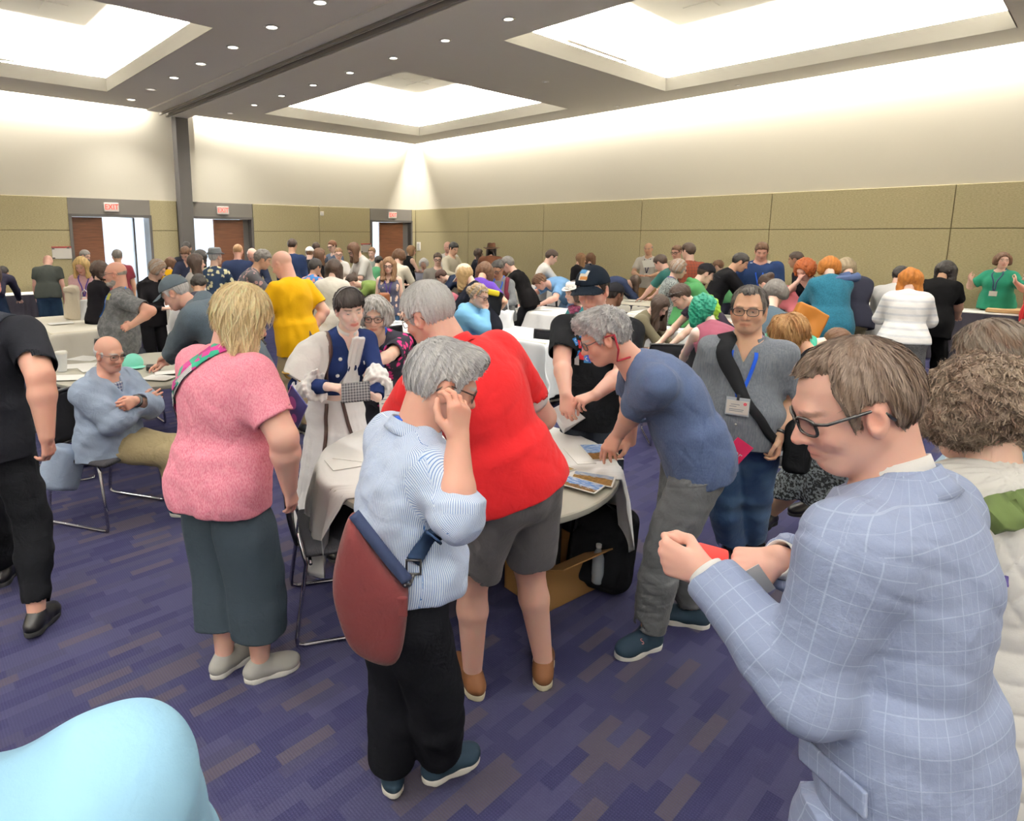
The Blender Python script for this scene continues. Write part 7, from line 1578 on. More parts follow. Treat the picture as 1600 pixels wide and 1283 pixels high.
# --- the strawberry blond woman in the patterned skirt
J = pose_at(dict(lean=36, head=(-6, 26, 0), armR='table', armL='table'), seen(1235, 292), 1232, 524, 3.55, 's', {'R': (at_y(1300, 700, 3.5), (.4, -.6, 0), (0, -.2, -1), (-1, 0, 0)), 'L': (at_y(1275, 700, 3.45), (.4, -.6, 0), (-.2, -.2, -1), (-1, 0, 0))}, {'L': (at_z(1180, 838, 0), (-.7, -.5, 0)), 'R': (at_z(1248, 820, 0), (-.7, -.2, 0))})
print('straw s', J['q']['s'])
r = person('person with long strawberry blond hair, black top and a grey leaf patterned skirt', J, dict(chest=1.1, belly=1.2, hips=1.3, arm=1., leg=1.15), 'tan',
    ('wavy', np.array(srgb('#b08a5a')), {'len': .27, 'wavy': 1, 'slen': .10, 'sr': .0012, 'flow': 'down', 'mixc': np.array(srgb('#94683f')), 'am': .004, 'w': .092}, 4500),
    dict(mat=cloth('black_knit', '#16161a'), sleeve=1.7, seed=61, hem=.03), dict(mat=cloth('leaf_skirt', '#8d9699', 'speckle', '#16181a', .9), kind='skirt', len=.52, w=.30, pleats=9, pleat=.02), (BLACK_SHOE, SOLE_D), vox=.006, fem=True, botname='skirt')
# --- the costumed woman
J = pose_at(dict(lean=17, head=(10, 12, 6), handR='tips', handL='flat', sw=.92), seen(545, 152), 546, 483, 3.45, 's',
    {'R': (at_y(512, 604, 3.22), (-.9, .4, -.4), (.95, -.15, -.05), (.1, .2, -1)), 'L': (at_y(590, 622, 3.2), (.8, .5, -.6), (-.9, -.2, .1), (0, .3, 1))})
print('costume s', J['q']['s'])
r = person('person with dark bangs in a white and navy cavalier costume with puffed sleeves', J, dict(bust=.85, belly=.95, arm=.8, hips=1.0, neck=.85), 'pale',
    ('bun', np.array(srgb('#221a1a')), {'th': .018, 'bangs': .038, 'slen': .06, 'sr': .0011, 'flow': 'fwd', 'am': .002, 'bz': .05}, 3500),
    dict(mat=cloth('navy_costume_jacket', '#0f1733', bump=.2), sleeve=1.3, hem=-.13, seed=71, ease=.014, neck='v', name='jacket', folds=[(9, .003, (1, 1, 1))]),
    dict(mat=cloth('white_pleated_skirt', '#f0eff0', 'plain', '#dcdce2', bump=.3), kind='skirt', len=.80, w=.34, pleats=26, pleat=.008, rise=.14, seed=5), (BLACK_SHOE, SOLE_D), vox=.0048, eye=True, iris=(.12, .16, .2), look=(.5, -.3), fem=True, botname='skirt', lips=1.4, headk=.97, brow=np.array(srgb('#2a2020')))
J_COS = J; root = r
WH = cloth('white_costume_cotton', '#f3f2f0', 'plain', '#dedee4', bump=.3); GOLD = plain('gold_trim', (190, 150, 70), .35, .5, .7); BRN = plain('dark_brown_leather', '#33211d', .5)
S = J['S']; B = Solid(); B.el(lerp(J['sR'], J['eR'], .42)+J['lat']*.03, V(.10, .10, .145), frame(J['tf'], nrm(J['sR']-J['eR'])), .02); B.rc(J['sR'], lerp(J['sR'], J['eR'], .9), .075, .11, .03); B.cut(lerp(J['sR'], J['eR'], .88), nrm(J['sR']-J['eR'])); B.disp(waves(5, 30, .008, (1, 1, .3))); pobj('cape_sleeve', J, *B.mesh(.006), WH, root)
d = nrm(J['eR']-J['sR']); q = lerp(J['sR'], J['eR'], .88); fr = frame(J['tf'], -d); mb = MB(); mb.tube([q+fr@V(.108*math.cos(a), .108*math.sin(a), .006*math.sin(5*a)) for a in np.linspace(0, 6.28, 30)[:-1]], .006, 6, closed=True); mbobj('gold_trim', J, mb, GOLD, root)
for c in 'RL':
    B = Solid(); m = lerp(J['e'+c], J['w'+c], .45); d = nrm(J['w'+c]-J['e'+c]); B.rc(lerp(J['e'+c], J['w'+c], .12), lerp(J['e'+c], J['w'+c], .62), .055, .085, .03); B.disp(waves(9, 55, .016, (1, 1, .7))); B.cut(lerp(J['e'+c], J['w'+c], .68), -d); pobj('ruffle', J, *B.mesh(.005), WH, root)
    B = Solid(); B.rc(lerp(J['e'+c], J['w'+c], .6), lerp(J['e'+c], J['w'+c], .97), .043, .036, .02); B.cut(lerp(J['e'+c], J['w'+c], .95), -d); pobj('cuff', J, *B.mesh(.005), MATS['navy_costume_jacket'], root)
N, tu, tf, lt = J['N'], J['tu'], J['tf'], J['lat']
B = Solid(); a0 = J['top'].project((N+tf*.11-tu*.05)[None], .006)[0]; a1 = J['top'].project((N+tf*.17-tu*.30)[None], .012)[0]; Mf = frame(tf, nrm(a0-a1)); B.ec(a0+tu*.05, a1, Mf, (.035, .016), (.058, .020), .008, .01); B.disp(waves(3, 60, .004, (1.5, 1, .2), Mf)); pobj('jabot', J, *B.mesh(.005), WH, root)
ring_strip('collar', J, root, WH, N-tf*.0, nrm(tu+tf*.2), tf, .058, .05, .2, .006, .25, thick=.004)
for (a, b) in ((.085, -.07), (.10, -.19), (-.085, -.10), (-.095, -.22)):
    c = J['top'].project((N+tf*.16+lt*a+tu*b)[None], .004)[0]; n = J['top'].normal(c[None])[0]; mb = MB(); mb.tube([c, c+n*.005], .011, 12); mbobj('button', J, mb, M_WHITE, root)
strip('sling_strap', J, root, BRN, J['top'], [N+lt*.115-tf*.08-tu*.1, N+lt*.12-tf*.02+tu*.02, N+lt*.125+tf*.07-tu*.08, N+lt*.15+tf*.10-tu*.30, N+lt*.17+tf*.06-tu*.42], .024, .006, 36, .005)
for k in range(2):
    p0 = J['P']+lt*(.14 if k == 0 else .02)+tf*.12+tu*.12; strip('skirt_ribbon', J, root, BRN, J['bot'], [p0, p0-V(0, 0, .25)+lt*(.01-.05*k), p0-V(0, 0, .5)+lt*(.05+.02*k), p0-V(0, 0, .78)+lt*(.02+.09*k)], .022, .006, 40, .003)
mb = MB(); mb.tube([J['H']+frame(J['hf'], J['hu'])@V(.088*math.cos(a), -.005, .03+.1*math.sin(a)) for a in np.linspace(0, 3.14, 14)], .004, 6); mbobj('headband', J, mb, plain('silver_band', (150, 150, 155), .3, .5, .6), root)
c = J['top'].project((N+tf*.14-tu*.32-lt*.05)[None], .015)[0]; mb = MB(); mb.box((-.016, -.03, -.008), (.016, .03, .008), bev=.004); Mx = Matrix(frame(tf, tu).tolist()).to_4x4(); Mx.translation = Vector(c); mb.bm.transform(Mx); mbobj('belt_pouch', J, mb, BRN, root)
# --- the grey haired woman beside her
J = pose_at(dict(lean=30, head=(-4, 8, 0), handL='curl', handR='flat'), seen(586, 192), 586, 494, 3.9, 's',
    {'R': (at_z(547, 640, .79), (-.8, 0, .3), (.15, -.6, -.7), (.2, .3, -1)), 'L': (at_y(572, 577, 3.45), (.8, .3, -.4), (-.1, -.4, -1), (-.9, 0, 0))})
print('greylady s', J['q']['s'])
r = person('person with short grey hair and round glasses leaning beside the costumed one', J, dict(bust=1., belly=1.2, hips=1.1, arm=.95), 'fair',
    ('bob', HC['grey'], {'len': .05, 'th': .02, 'slen': .05, 'sr': .0011, 'mixc': HC['white'], 'am': .003, 'open': .06}, 2500),
    dict(mat=cloth('black_pink_print', '#24242c', 'floral', '#c23a78', 1.6, c3='#e07aa8'), sleeve=.8, seed=81), dict(mat=MC('#1f2028')), (BLACK_SHOE, SOLE_D), vox=.0052, eye=True, look=(0, -.5), fem=True)
glasses(J, r, M_BLKPL, w=.025, h=.019, lens=M_LENS, ring=2.4); lanyard(J, r, J['top'], M_LANB, {}, .34, .016)
# --- the seated old man
chx = V(CH[0], CH[1]); HD = 108.; fw = V(math.sin(R_(HD)), math.cos(R_(HD))); rt = V(fw[1], -fw[0])
q = dict(sit=True, seat=.535, lean=-6, hunch=16, head=(8, 8, 0), sw=1.02, s=.96, torso=.86, handR='flat', handL='grip', hipy=.04)
q['armR'] = (V(-.07, .31, .80), (1, -.1, -.7), (-1, .12, .1), (.1, -1, -.2)); q['armL'] = (V(.05, .34, .84), (-1, -.1, -.7), (1, -.05, -.15), (-.1, -1, -.2))
q['footL'] = (-.10, .50, 0); q['toeL'] = (-.1, 1, 0); q['footR'] = (-.24, .86, .24); q['kneeR'] = (0, .6, 1); q['kneeL'] = (-.05, .8, .6); q['toeR'] = (-.2, 1, -.3)
J = place(skeleton(q), HD, (chx[0], chx[1], 0)); print('seated head at', J['H'])
r = person('old bald person with glasses sitting with crossed arms in a pale blue jacket', J, dict(chest=1.05, belly=1.35, arm=1.1, leg=1.05, hips=1.1), 'ruddy',
    ('horseshoe', HC['white'], {'th': .006, 'am': .001, 'zt': .03, 'slen': .02, 'sr': .0008}, 600),
    dict(mat=cloth('pale_blue_windbreaker', '#97a6bd', 'plain', '#8695ae', bump=.5), sleeve=1.78, ease=.038, hem=.10, seed=91, neck='v', name='jacket', cband=True, cgap=.55, cuff=.03, folds=[(9, .010, (1, 1, .7)), (22, .006, (1, 1, .8))]),
    dict(mat=cloth('khaki_trousers', '#a09272', 'plain', '#8c7f61', bump=.45), seed=23, cuff=.035, ease=.022, folds=[(10, .006, (1, 1, 1)), (24, .005, (1, 1, 1))]), (TEAL_SHOE, M_WHITE, M_BLKPL, {}), vox=.0048, eye=True, look=(.3, 0), stubble=.1)
J_OLD = J; glasses(J, r, M_THINMETAL, w=.025, h=.018, lens=M_LENS, thick=.0016)
N, tu, tf, lt = J['N'], J['tu'], J['tf'], J['lat']
B = Solid(); B.ec(N+tf*.085-tu*.02, N+tf*.15-tu*.30, frame(tf, tu), (.05, .03), (.08, .03), .012, .02); o = pobj('plaid_shirt', J, *B.mesh(.006), cloth('navy_plaid', '#3a4a6c', 'plaid', '#c2c3c4', 2.2, c3='#7a4a3a', attr=False), r)
lanyard(J, r, B, M_LANB, None, .28, .014)
B = Solid(); a = chx-fw*.14+rt*.16; B.ec(V(a[0]+.02, a[1]-.03, .52), V(a[0]-.05, a[1]-.10, .27), np.stack([V(*rt, 0), V(*fw, 0), UP], 1), (.12, .10), (.13, .13), .03, .03); B.disp(waves(7, 14, .010, (1, 1, .4))); pobj('jacket_tail', J, *B.mesh(.007), MATS['pale_blue_windbreaker'], J['topo'])
mb = MB(); d = nrm(J['wL']-J['eL']); fr = frame(J['lat'], d); mb.tube([J['wL']-d*.015+fr@V(.036*math.cos(a), .032*math.sin(a), 0) for a in np.linspace(0, 6.28, 16)[:-1]], .011, 8, closed=True); mbobj('wristwatch', J, mb, M_BLKPL, r)
# --- the man walking away at the left edge
q = dict(lean=3, head=(0, 10, 0), sw=1.1, s=1.03, armL='down', handR='curl'); HD = 352; o = (-2.06, 2.78)
J0 = lambda P: local_pt(P, HD, o)
q['armR'] = (J0(at_y(73, 682, 2.62)), (.6, -.8, 0), (-.05, .25, -1), (-1, .1, 0)); q['footR'] = J0(at_z(48, 1000, 0)+V(0, .06, .012)); q['footL'] = J0(at_z(-8, 938, 0)+V(0, .1, 0)); q['toeR'] = (.05, 1, 0); q['toeL'] = (-.1, 1, 0)
J = place(skeleton(q), HD, o); print('walker', J['H'])
r = person('person in black tee and black jeans walking away at the left edge, backpack on', J, dict(chest=1.15, belly=1.15, arm=1.28, leg=1.02), 'ruddy', ('short', HC['dkbrown'], {}, 0),
    dict(mat=cloth('black_cotton_tee', '#1b1c22', 'plain', '#141519', bump=.35), sleeve=.82, hem=.10, seed=101, ease=.016, cuff=.026), dict(mat=cloth('black_jeans', '#191a1e', 'plain', '#121317', bump=.5), seed=27, cuff=.022, ease=.012, folds=[(9, .005, (1, 1, .7)), (26, .006, (.5, .5, 1.3))]), (BLACK_SHOE, SOLE_D, None, {'pitch': {'R': 6}}), vox=.005)
J_WALK = J
# --- the man in the checked suit
J = pose_at(dict(lean=4, hunch=8, head=(-46, 22, 0), sw=.95, handL='fist', handR='point', arm=1.02), 329, 1332, 636, 1.12, 's',
    {'L': (at_y(1103, 893, 1.20), (.2, -.6, -1), (-.85, .5, .12), (.5, .85, 0)), 'R': (at_y(1216, 872, 1.22), (.6, .3, -1), (-.95, .2, -.2), (0, .25, -1))})
print('suit s', J['q']['s'], J['sL'], J['eL'])
SUIT = cloth('blue_windowpane_suit', '#8b96b2', 'check', '#a9b4cd', 1.0, c3='#7a87a6', attr=True, bump=.35, rough=.75)
r = person('person with receding brown hair and black glasses in a light blue checked suit', J, dict(chest=.98, belly=.92, arm=1.04, hips=.86, neck=1.05), 'pink',
    ('receding', np.array(srgb('#57463a')), {'th': .014, 'sth': .45, 'slen': .026, 'sr': .00065, 'mixc': np.array(srgb('#86766a')), 'am': .0012, 'flow': 'out', 'amt': .2, 'grav': .1}, 14000),
    dict(mat=SUIT, pc=True, sleeve=1.93, ease=.026, hem=.20, seed=111, neck='collar', name='suit_jacket', cuff=.026, flare=.0, crease=.0024, folds=[(7, .006, (1, 1, .6)), (17, .0045, (1, 1, .8))]),
    dict(mat=cloth('blue_suit_trousers', '#8b96b2', 'check', '#a9b4cd', 1.0, c3='#7a87a6', bump=.3), seed=29, cuff=.04, ease=.022), (BLACK_SHOE, SOLE_D), vox=.0042, stubble=.2)
J_SUIT = J
glasses(J, r, plain('thick_black_frames', '#141316', .28, .5), w=.026, h=.017, lens=M_LENS, thick=.003, ring=3.2)
N, tu, tf, lt = J['N'], J['tu'], J['tf'], J['lat']
ring_strip('shirt_collar', J, r, M_LINEN, N+tu*.004-tf*.004, nrm(tu+tf*.25), tf, .064*J['S'], .05, .3, .004, .12, thick=.004)
o = ring_strip('jacket_collar', J, J['topo'], SUIT, N-tu*.012-tf*.006, nrm(tu+tf*.2), tf, .072*J['S'], .048, .35, .022, .5, thick=.008)
attr_vec(o, 'pc', np.array([(i//4*.013, i % 4*.016, 0) for i in range(len(o.data.vertices))]))
for c in 'RL':
    d = nrm(J['w'+c]-J['e'+c]); q = lerp(J['e'+c], J['w'+c], .90); ring_strip('shirt_cuff', J, r, M_LINEN, q, d, J['tf'], .038, .028, 0, 0, thick=.003)
pk = J['P']-lt*.17+tf*.04+tu*.02; c = J['top'].project(pk[None], .004)[0]; n = J['top'].normal(c[None])[0]; u = nrm(tu-n*(tu@n)); rr = np.cross(u, n); B = Solid(); B.bx(c, V(.075, .025, .005), np.stack([rr, u, n], 1), .004); vv_, ff = B.mesh(.004); o = pobj('pocket_flap', J, vv_, ff, SUIT, J['topo']); attr_vec(o, 'pc', np.stack([(vv_-c)@rr, (vv_-c)@u, 0*vv_[:, 0]], 1))
# --- the curly haired woman in the white quilted vest
J = pose_at(dict(lean=6, hunch=8, head=(-16, 14, 0), armR='front', armL='front'), seen(1530, 332), 1524, 645, 1.40, 's')
print('curly s', J['q']['s'])
def quilt(B, J):
    R, O = J['R'], J['M']
    def g(p):
        q = (p-O)@R; up = q[..., 2]; a = np.arctan2(q[..., 0], q[..., 1])*.2
        z1 = np.abs(np.sin(up*math.pi/.055)); di = np.minimum(np.abs(np.sin((a+up)*math.pi/.085)), np.abs(np.sin((a-up)*math.pi/.085)))
        w = np.clip((up+.02)/.05, 0, 1); h = (1-w)*np.sqrt(z1+1e-3)+w*np.sqrt(di+1e-3); return .008*(.6-h)
    B.disp(g)
r = person('person with curly grey brown hair in a white quilted vest, back turned', J, dict(chest=1.2, belly=1.35, hips=1.2, arm=1.05, glute=1., bust=1.), 'fair',
    ('puff', np.array(srgb('#6b574a')), {'len': .05, 'vol': .88, 'slen': .035, 'sr': .0008, 'curl': .006, 'mixc': np.array(srgb('#a89786')), 'th': .012, 'lamp': .007, 'loose': 2.5, 'hug': .55, 'w': .08, 'amt': .25}, 11000),
    dict(mat=cloth('white_quilted_nylon', '#e9e8e4', 'plain', '#d9d8d6', bump=.2, rough=.5), sleeve=1.9, ease=.034, hem=.20, seed=121, neck='high', name='vest', mod=quilt, flare=.03, folds=[(8, .004, (1, 1, 1))]),
    dict(mat=cloth('mid_blue_jeans', '#2f5273', 'denim', '#24435f', c3='#5c82a2', bump=.4), seed=31, ease=.016), (BLACK_SHOE, SOLE_D), vox=.0045, fem=True)
J_CUR = J; N, tu, tf, lt = J['N'], J['tu'], J['tf'], J['lat']
OLIVE = cloth('olive_webbing', '#4c5a34', bump=.1)
strip('sling_bag_strap', J, J['topo'], OLIVE, J['top'], [N-lt*.26+tf*.06-tu*.16, N-lt*.15-tf*.12-tu*.09, N-lt*.02-tf*.15-tu*.03, N+lt*.10-tf*.10+tu*.03, N+lt*.13+tf*.02+tu*.05], [.085, .085, .08, .04, .04], .012, 44, .012)
c = J['top'].project((N+lt*.05-tf*.15+tu*.0)[None], .03)[0]; n = J['top'].normal(c[None])[0]; B = Solid(); B.bx(c, V(.03, .02, .010), np.stack([nrm(lt+tu*.7-n*((lt+tu*.7)@n)), nrm(np.cross(n, lt+tu*.7)), n], 1), .005); pobj('buckle', J, *B.mesh(.004), M_BLKPL, J['topo'])
# --- the man behind her at the right edge
J = pose_at(dict(lean=16, hunch=10, head=(0, 40, 0), armR='front', armL='front'), seen(1560, 300), 1552, 562, 1.98, 's', {}, {'L': (at_z(1448, 1205, 0), (-.6, -.5, 0)), 'R': (at_z(1590, 1178, 0), (-.6, .6, 0))})
print('edge s', J['q']['s'])
person('person with thinning grey brown hair in a pale blue printed shirt at the right edge', J, dict(chest=1.15, belly=1.3), 'pink', ('receding', np.array(srgb('#6a5647')), {'th': .014, 'slen': .05, 'sr': .001, 'mixc': np.array(srgb('#8d8378')), 'am': .002, 'flow': 'out'}, 4500),
    dict(mat=cloth('pale_blue_print_shirt', '#a9c4d8', 'floral', '#e4ecf0', 1.5, c3='#d8e6ee'), sleeve=.8, seed=131), dict(mat=MATS['blue_jeans'], seed=33), (BLACK_SHOE, plain('red_black_sole', '#3a2024')), vox=.0055)
# --- the pale blue shoulder close to the camera
q = dict(lean=11, side=-4, hunch=10, head=(-20, 30, 0), sw=1.12, s=.935, armR='front', armL='front'); J = place(skeleton(q), 318, (-.41, .43)); print('near', J['sR'], J['N'], J['H'])
r = person('person in a plain sky blue shirt very close at the lower left corner, back turned', J, dict(chest=1.2, belly=1.3, arm=1.25), 'fair', ('short', HC['grey'], {}, 0),
    dict(mat=cloth('sky_blue_shirt', '#9fd0ee', 'plain', '#8fc3e4', bump=.25), sleeve=1.9, ease=.02, hem=.15, seed=141, neck='collar', cband=True, folds=[(8, .006, (1, 1, .6)), (18, .004, (1, 1, .8))]), dict(mat=MC('#3a4a66', 'denim')), (BLACK_SHOE, SOLE_D), vox=.0045)
# ================================================================ THINGS HELD, WORN OVER THE SHOULDER AND LYING ABOUT
M_PAPER = plain('white_paper', '#efeeea', .7); M_CARD = plain('corrugated_card', '#8f6a40', .85); M_INK = plain('grey_print', '#9aa0a6', .7)
def soft(label, cat, name, B, mat, vox=.006, group=None):
    v, f = B.mesh(vox); c = (v.max(0)+v.min(0))/2; o = mesh_np(name, v-c, f, mat); o.location = c; return tag(o, label, cat, group)
def part_of(root, name, B, mat, vox=.005):
    v, f = B.mesh(vox); o = mesh_np(name, v-np.array(root.location), f, mat); o.parent = root; return o
def mb_part(root, name, mb, mat, smooth=True):
    mb.bm.transform(Matrix.Translation(-Vector(root.location))); o = mb.build(name, mat, None, smooth=smooth); o.parent = root; return o
def basis(x, y): x = nrm(x); z = nrm(np.cross(x, y)); return np.stack([x, np.cross(z, x), z], 1)
# red shoulder bag of the man in the striped shirt
J = J_STR; BAGM = cloth('oxblood_canvas', '#4b1d1f', 'plain', '#401819', bump=.4)
ol = [(543, 801), (557, 806), (580, 842), (606, 878), (632, 908), (641, 914), (637, 965), (629, 1028), (603, 1031), (570, 1018), (545, 1000), (528, 950), (517, 905), (527, 860)]
c0 = at_y(580, 915, 1.46); P = []; n = len(ol); cm_ = np.mean(ol, 0)
for (dy, k) in ((-.07, .80), (-.045, .97), (.0, 1.), (.045, .97), (.07, .80)):
    for (x, y) in ol: q = cm_+(np.array((x, y))-cm_)*k; P.append(at_y(q[0], q[1], 1.46)+V(0, dy, 0))
P = np.array(P)-c0; F4 = np.array([(r*n+i, (r+1)*n+i, (r+1)*n+(i+1) % n, r*n+(i+1) % n) for r in range(4) for i in range(n)]); caps_ = np.concatenate([P, [P[:n].mean(0)-V(0, .012, 0), P[4*n:].mean(0)+V(0, .01, 0)]])
F3 = np.array([(5*n, i, (i+1) % n) for i in range(n)]+[(5*n+1, 4*n+(i+1) % n, 4*n+i) for i in range(n)])
bag = mesh_np('shoulder_bag', caps_, [F4, F3], BAGM); bag.location = c0; tag(bag, 'large dark red cloth shoulder bag hanging behind the blue striped shirt', 'bag'); sm = bag.modifiers.new('soft', 'SUBSURF'); sm.levels = sm.render_levels = 2
o = strip('opening_band', J, None, cloth('navy_lining', '#262d42'), None, [at_y(553, 803, 1.44), at_y(580, 838, 1.43), at_y(608, 874, 1.43), at_y(637, 908, 1.43)], .03, 0, 20, .012, world=True, up=V(.2, -1, .3)); o.parent = bag; o.matrix_parent_inverse = bag.matrix_basis.inverted()
B = Solid(); q = at_y(618, 948, 1.40); B.bx(q, V(.030, .006, .028), np.eye(3), .005); v_, f_ = B.mesh(.004); o = mesh_np('front_patch', v_-c0, f_, BAGM); o.parent = bag
Tb = lambda x, y, z: at_y(632, 915, 1.41)
NAVYW = cloth('navy_webbing', '#1d2a40', bump=.1)
pth = [at_y(705, 800, 1.47), at_y(688, 825, 1.42), at_y(664, 866, 1.42), at_y(650, 890, 1.42)]
o = strip('strap', J, None, NAVYW, J['top'], pth, .040, .012, 24, .006, world=True); o.parent = bag; o.matrix_parent_inverse = bag.matrix_basis.inverted()
mb = MB(); e_ = J['top'].project(at_y(650, 890, 1.42)[None], .02)[0]; mb.tube([e_+V(.018, 0, .008), e_+V(.018, 0, -.03), e_+V(-.018, 0, -.03), e_+V(-.018, 0, .008)], .004, 8, closed=True); mb.tube([e_+V(0, 0, -.03), e_+V(-.01, 0, -.06), Tb(.10, -.02, .035)], .005, 8); mb_part(bag, 'clasp', mb, M_BLKPL)
# backpack of the man walking away
J = J_WALK; Mp = frame(-J['tf'], J['tu']); c = lerp(J['P'], J['N'], .56)-J['tf']*.215-J['lat']*.05
B = Solid(); B.bx(c, V(.15, .075, .215), Mp, .06); B.bx(c-J['tf']*.07-J['tu']*.08, V(.12, .04, .11), Mp, .03, .02); B.disp(waves(8, 18, .005))
bp = soft('dark grey backpack on the man walking away at the left edge', 'backpack', 'backpack', B, cloth('dark_pack_nylon', '#22242b', 'plain', '#1a1c21', bump=.35), .006)
mb = MB(); p_ = c-J['tf']*.118+J['lat']*.085-J['tu']*.16; mb.box((-.028, -.002, -.009), (.028, .002, .009)); Mx = Matrix(np.stack([J['lat'], J['tf'], J['tu']], 1).tolist()).to_4x4(); Mx.translation = Vector(p_); mb.bm.transform(Mx); mb_part(bp, 'label_patch', mb, plain('patch_grey', '#b9bcc2'), False)
for g in (1, -1):
    o = strip('shoulder_strap', J, None, MATS['dark_pack_nylon'], J['top'], [J['N']+J['lat']*g*.10-J['tf']*.12-J['tu']*.03, J['N']+J['lat']*g*.115+J['tu']*.02, J['N']+J['lat']*g*.125+J['tf']*.12-J['tu']*.14, J['N']+J['lat']*g*.19+J['tf']*.03-J['tu']*.30], .06, .009, 30, .012, world=True); o.parent = bp; o.matrix_parent_inverse = bp.matrix_basis.inverted()
# black bag of the man in the grey shirt
J = J_ASIAN; c = J['P']-J['lat']*.27+J['tf']*.02-J['tu']*.02; B = Solid(); B.bx(c, V(.06, .11, .13), frame(J['tf'], J['tu']), .035); B.disp(waves(3, 20, .004)); soft('black shoulder bag at the hip of the man in the grey button shirt', 'bag', 'shoulder_bag', B, cloth('black_nylon', '#17181b', bump=.3))
# the wallet held behind the yellow tee, plaid wallet of the costumed woman, booklet of the woman in pink
def slab(label, cat, name, c, M, size, mat, bev=.004, grp=None):
    mb = MB(); mb.box([-s/2 for s in size], [s/2 for s in size], bev=bev, seg=2); o = mb.build(name, mat, None, smooth='auto'); Mx = Matrix(np.asarray(M).tolist()).to_4x4(); Mx.translation = Vector(c); o.matrix_world = Mx; return tag(o, label, cat, grp)
def on(o, name, mb, mat, smooth=False): p = mb.build(name, mat, None, smooth=smooth); p.parent = o; return p
w = slab('dark brown leather wallet held behind the back of the yellow tee', 'wallet', 'wallet', J_YEL['wR']+J_YEL['hdR']*.10-V(0, .06, 0), basis(V(.9, .1, .45), V(-.3, .2, 1)), (.19, .10, .025), plain('dark_leather', '#3d2c26', .45), .006)
mb = MB(); mb.box((-.095, -.052, -.003), (.095, -.046, .003)); on(w, 'zip', mb, M_THINMETAL)
w = slab('plaid grey zip wallet in the hands of the costumed woman', 'wallet', 'wallet', at_y(556, 613, 3.14), basis(V(1, -.1, .12), V(0, 1, -.45)), (.15, .028, .10), cloth('grey_plaid_wallet', '#3c3c42', 'plaid', '#a9a8a8', 3., c3='#1d1d20'), .006)
mb = MB(); mb.tube([(-.075, 0, -.05), (-.075, 0, .05), (.075, 0, .05)], .004, 6); on(w, 'zip', mb, M_BLKPL)
b_ = slab('navy and pink booklet held at the waist of the woman in the pink tee', 'booklet', 'booklet', at_y(458, 642, 2.62), basis(V(.55, -.5, -.5), V(.3, -.3, 1)), (.13, .19, .006), plain('booklet_navy', '#2b2f5e'), .001)
for (x, y, s_) in ((-.02, .03, .03), (.025, -.02, .02), (-.03, -.05, .015)):
    mb = MB(); mb.lathe([(.001, .0032), (s_, .0032)], (x, y, 0), 16, caps=False); on(b_, 'cover_spot', mb, plain('booklet_pink', '#8d4a86'))
mb = MB(); mb.box((-.066, -.096, -.004), (-.062, .096, .004)); on(b_, 'spine', mb, plain('booklet_edge', '#c79ac0'))
# red roll and white slip in the hands of the man in the suit
J = J_SUIT; c = at_y(1110, 880, 1.27); ax = nrm(V(.85, -.35, -.1)); e = empty('paper_roll', c, 0, 'roll of red tape in the left fist of the suited man', 'roll')
mb = MB(); Q = basis(ax, V(0, 0, 1)); R3 = np.stack([Q[:, 1], Q[:, 2], Q[:, 0]], 1); Mx = Matrix(R3.tolist()).to_4x4(); mb.lathe([(.010, -.03), (.036, -.03), (.0375, -.026), (.0375, .026), (.036, .03), (.010, .03), (.010, -.03)], n=40, caps=False, M=Mx); mb.build('wound_paper', plain('red_tape', '#d9403c', .6), e, smooth='auto', loc=(0, 0, 0))
mb = MB()
for rr in (.016, .022, .028, .033): mb.lathe([(rr, .0301), (rr+.0014, .0306), (rr+.0028, .0301)], n=36, caps=False, M=Mx)
mb.build('winding_edge', plain('dark_red_tape', '#a82c2c', .6), e, smooth=True, loc=(0, 0, 0))
slab('folded white slip under the right hand of the man in the checked suit', 'paper', 'paper_slip', at_y(1178, 912, 1.17), basis(V(.8, -.1, .6), V(-.5, -.2, .7)), (.06, .085, .001), M_PAPER, 0)
slab('white slip of paper tucked under the elbow of the man in the checked suit', 'paper', 'paper_slip', J_SUIT['eL']+V(.03, .03, -.05), basis(V(1, .2, .35), V(-.3, .6, .7)), (.10, .05, .001), M_PAPER, 0)
# white paper box held by the man in the letter shirt
c = at_z(888, 655, .84); bx_ = slab('white paper cube tilted in the hands of the man with letter tiles', 'box', 'paper_box', c+V(0, 0, .02), basis(V(.86, .1, .42), V(-.35, .5, .75)), (.135, .135, .135), plain('white_card', '#f1f1f3', .5), .002)
mb = MB(); mb.box((-.0675, .055, -.069), (.0675, .0675, -.0665)); on(bx_, 'flap', mb, M_PAPER)
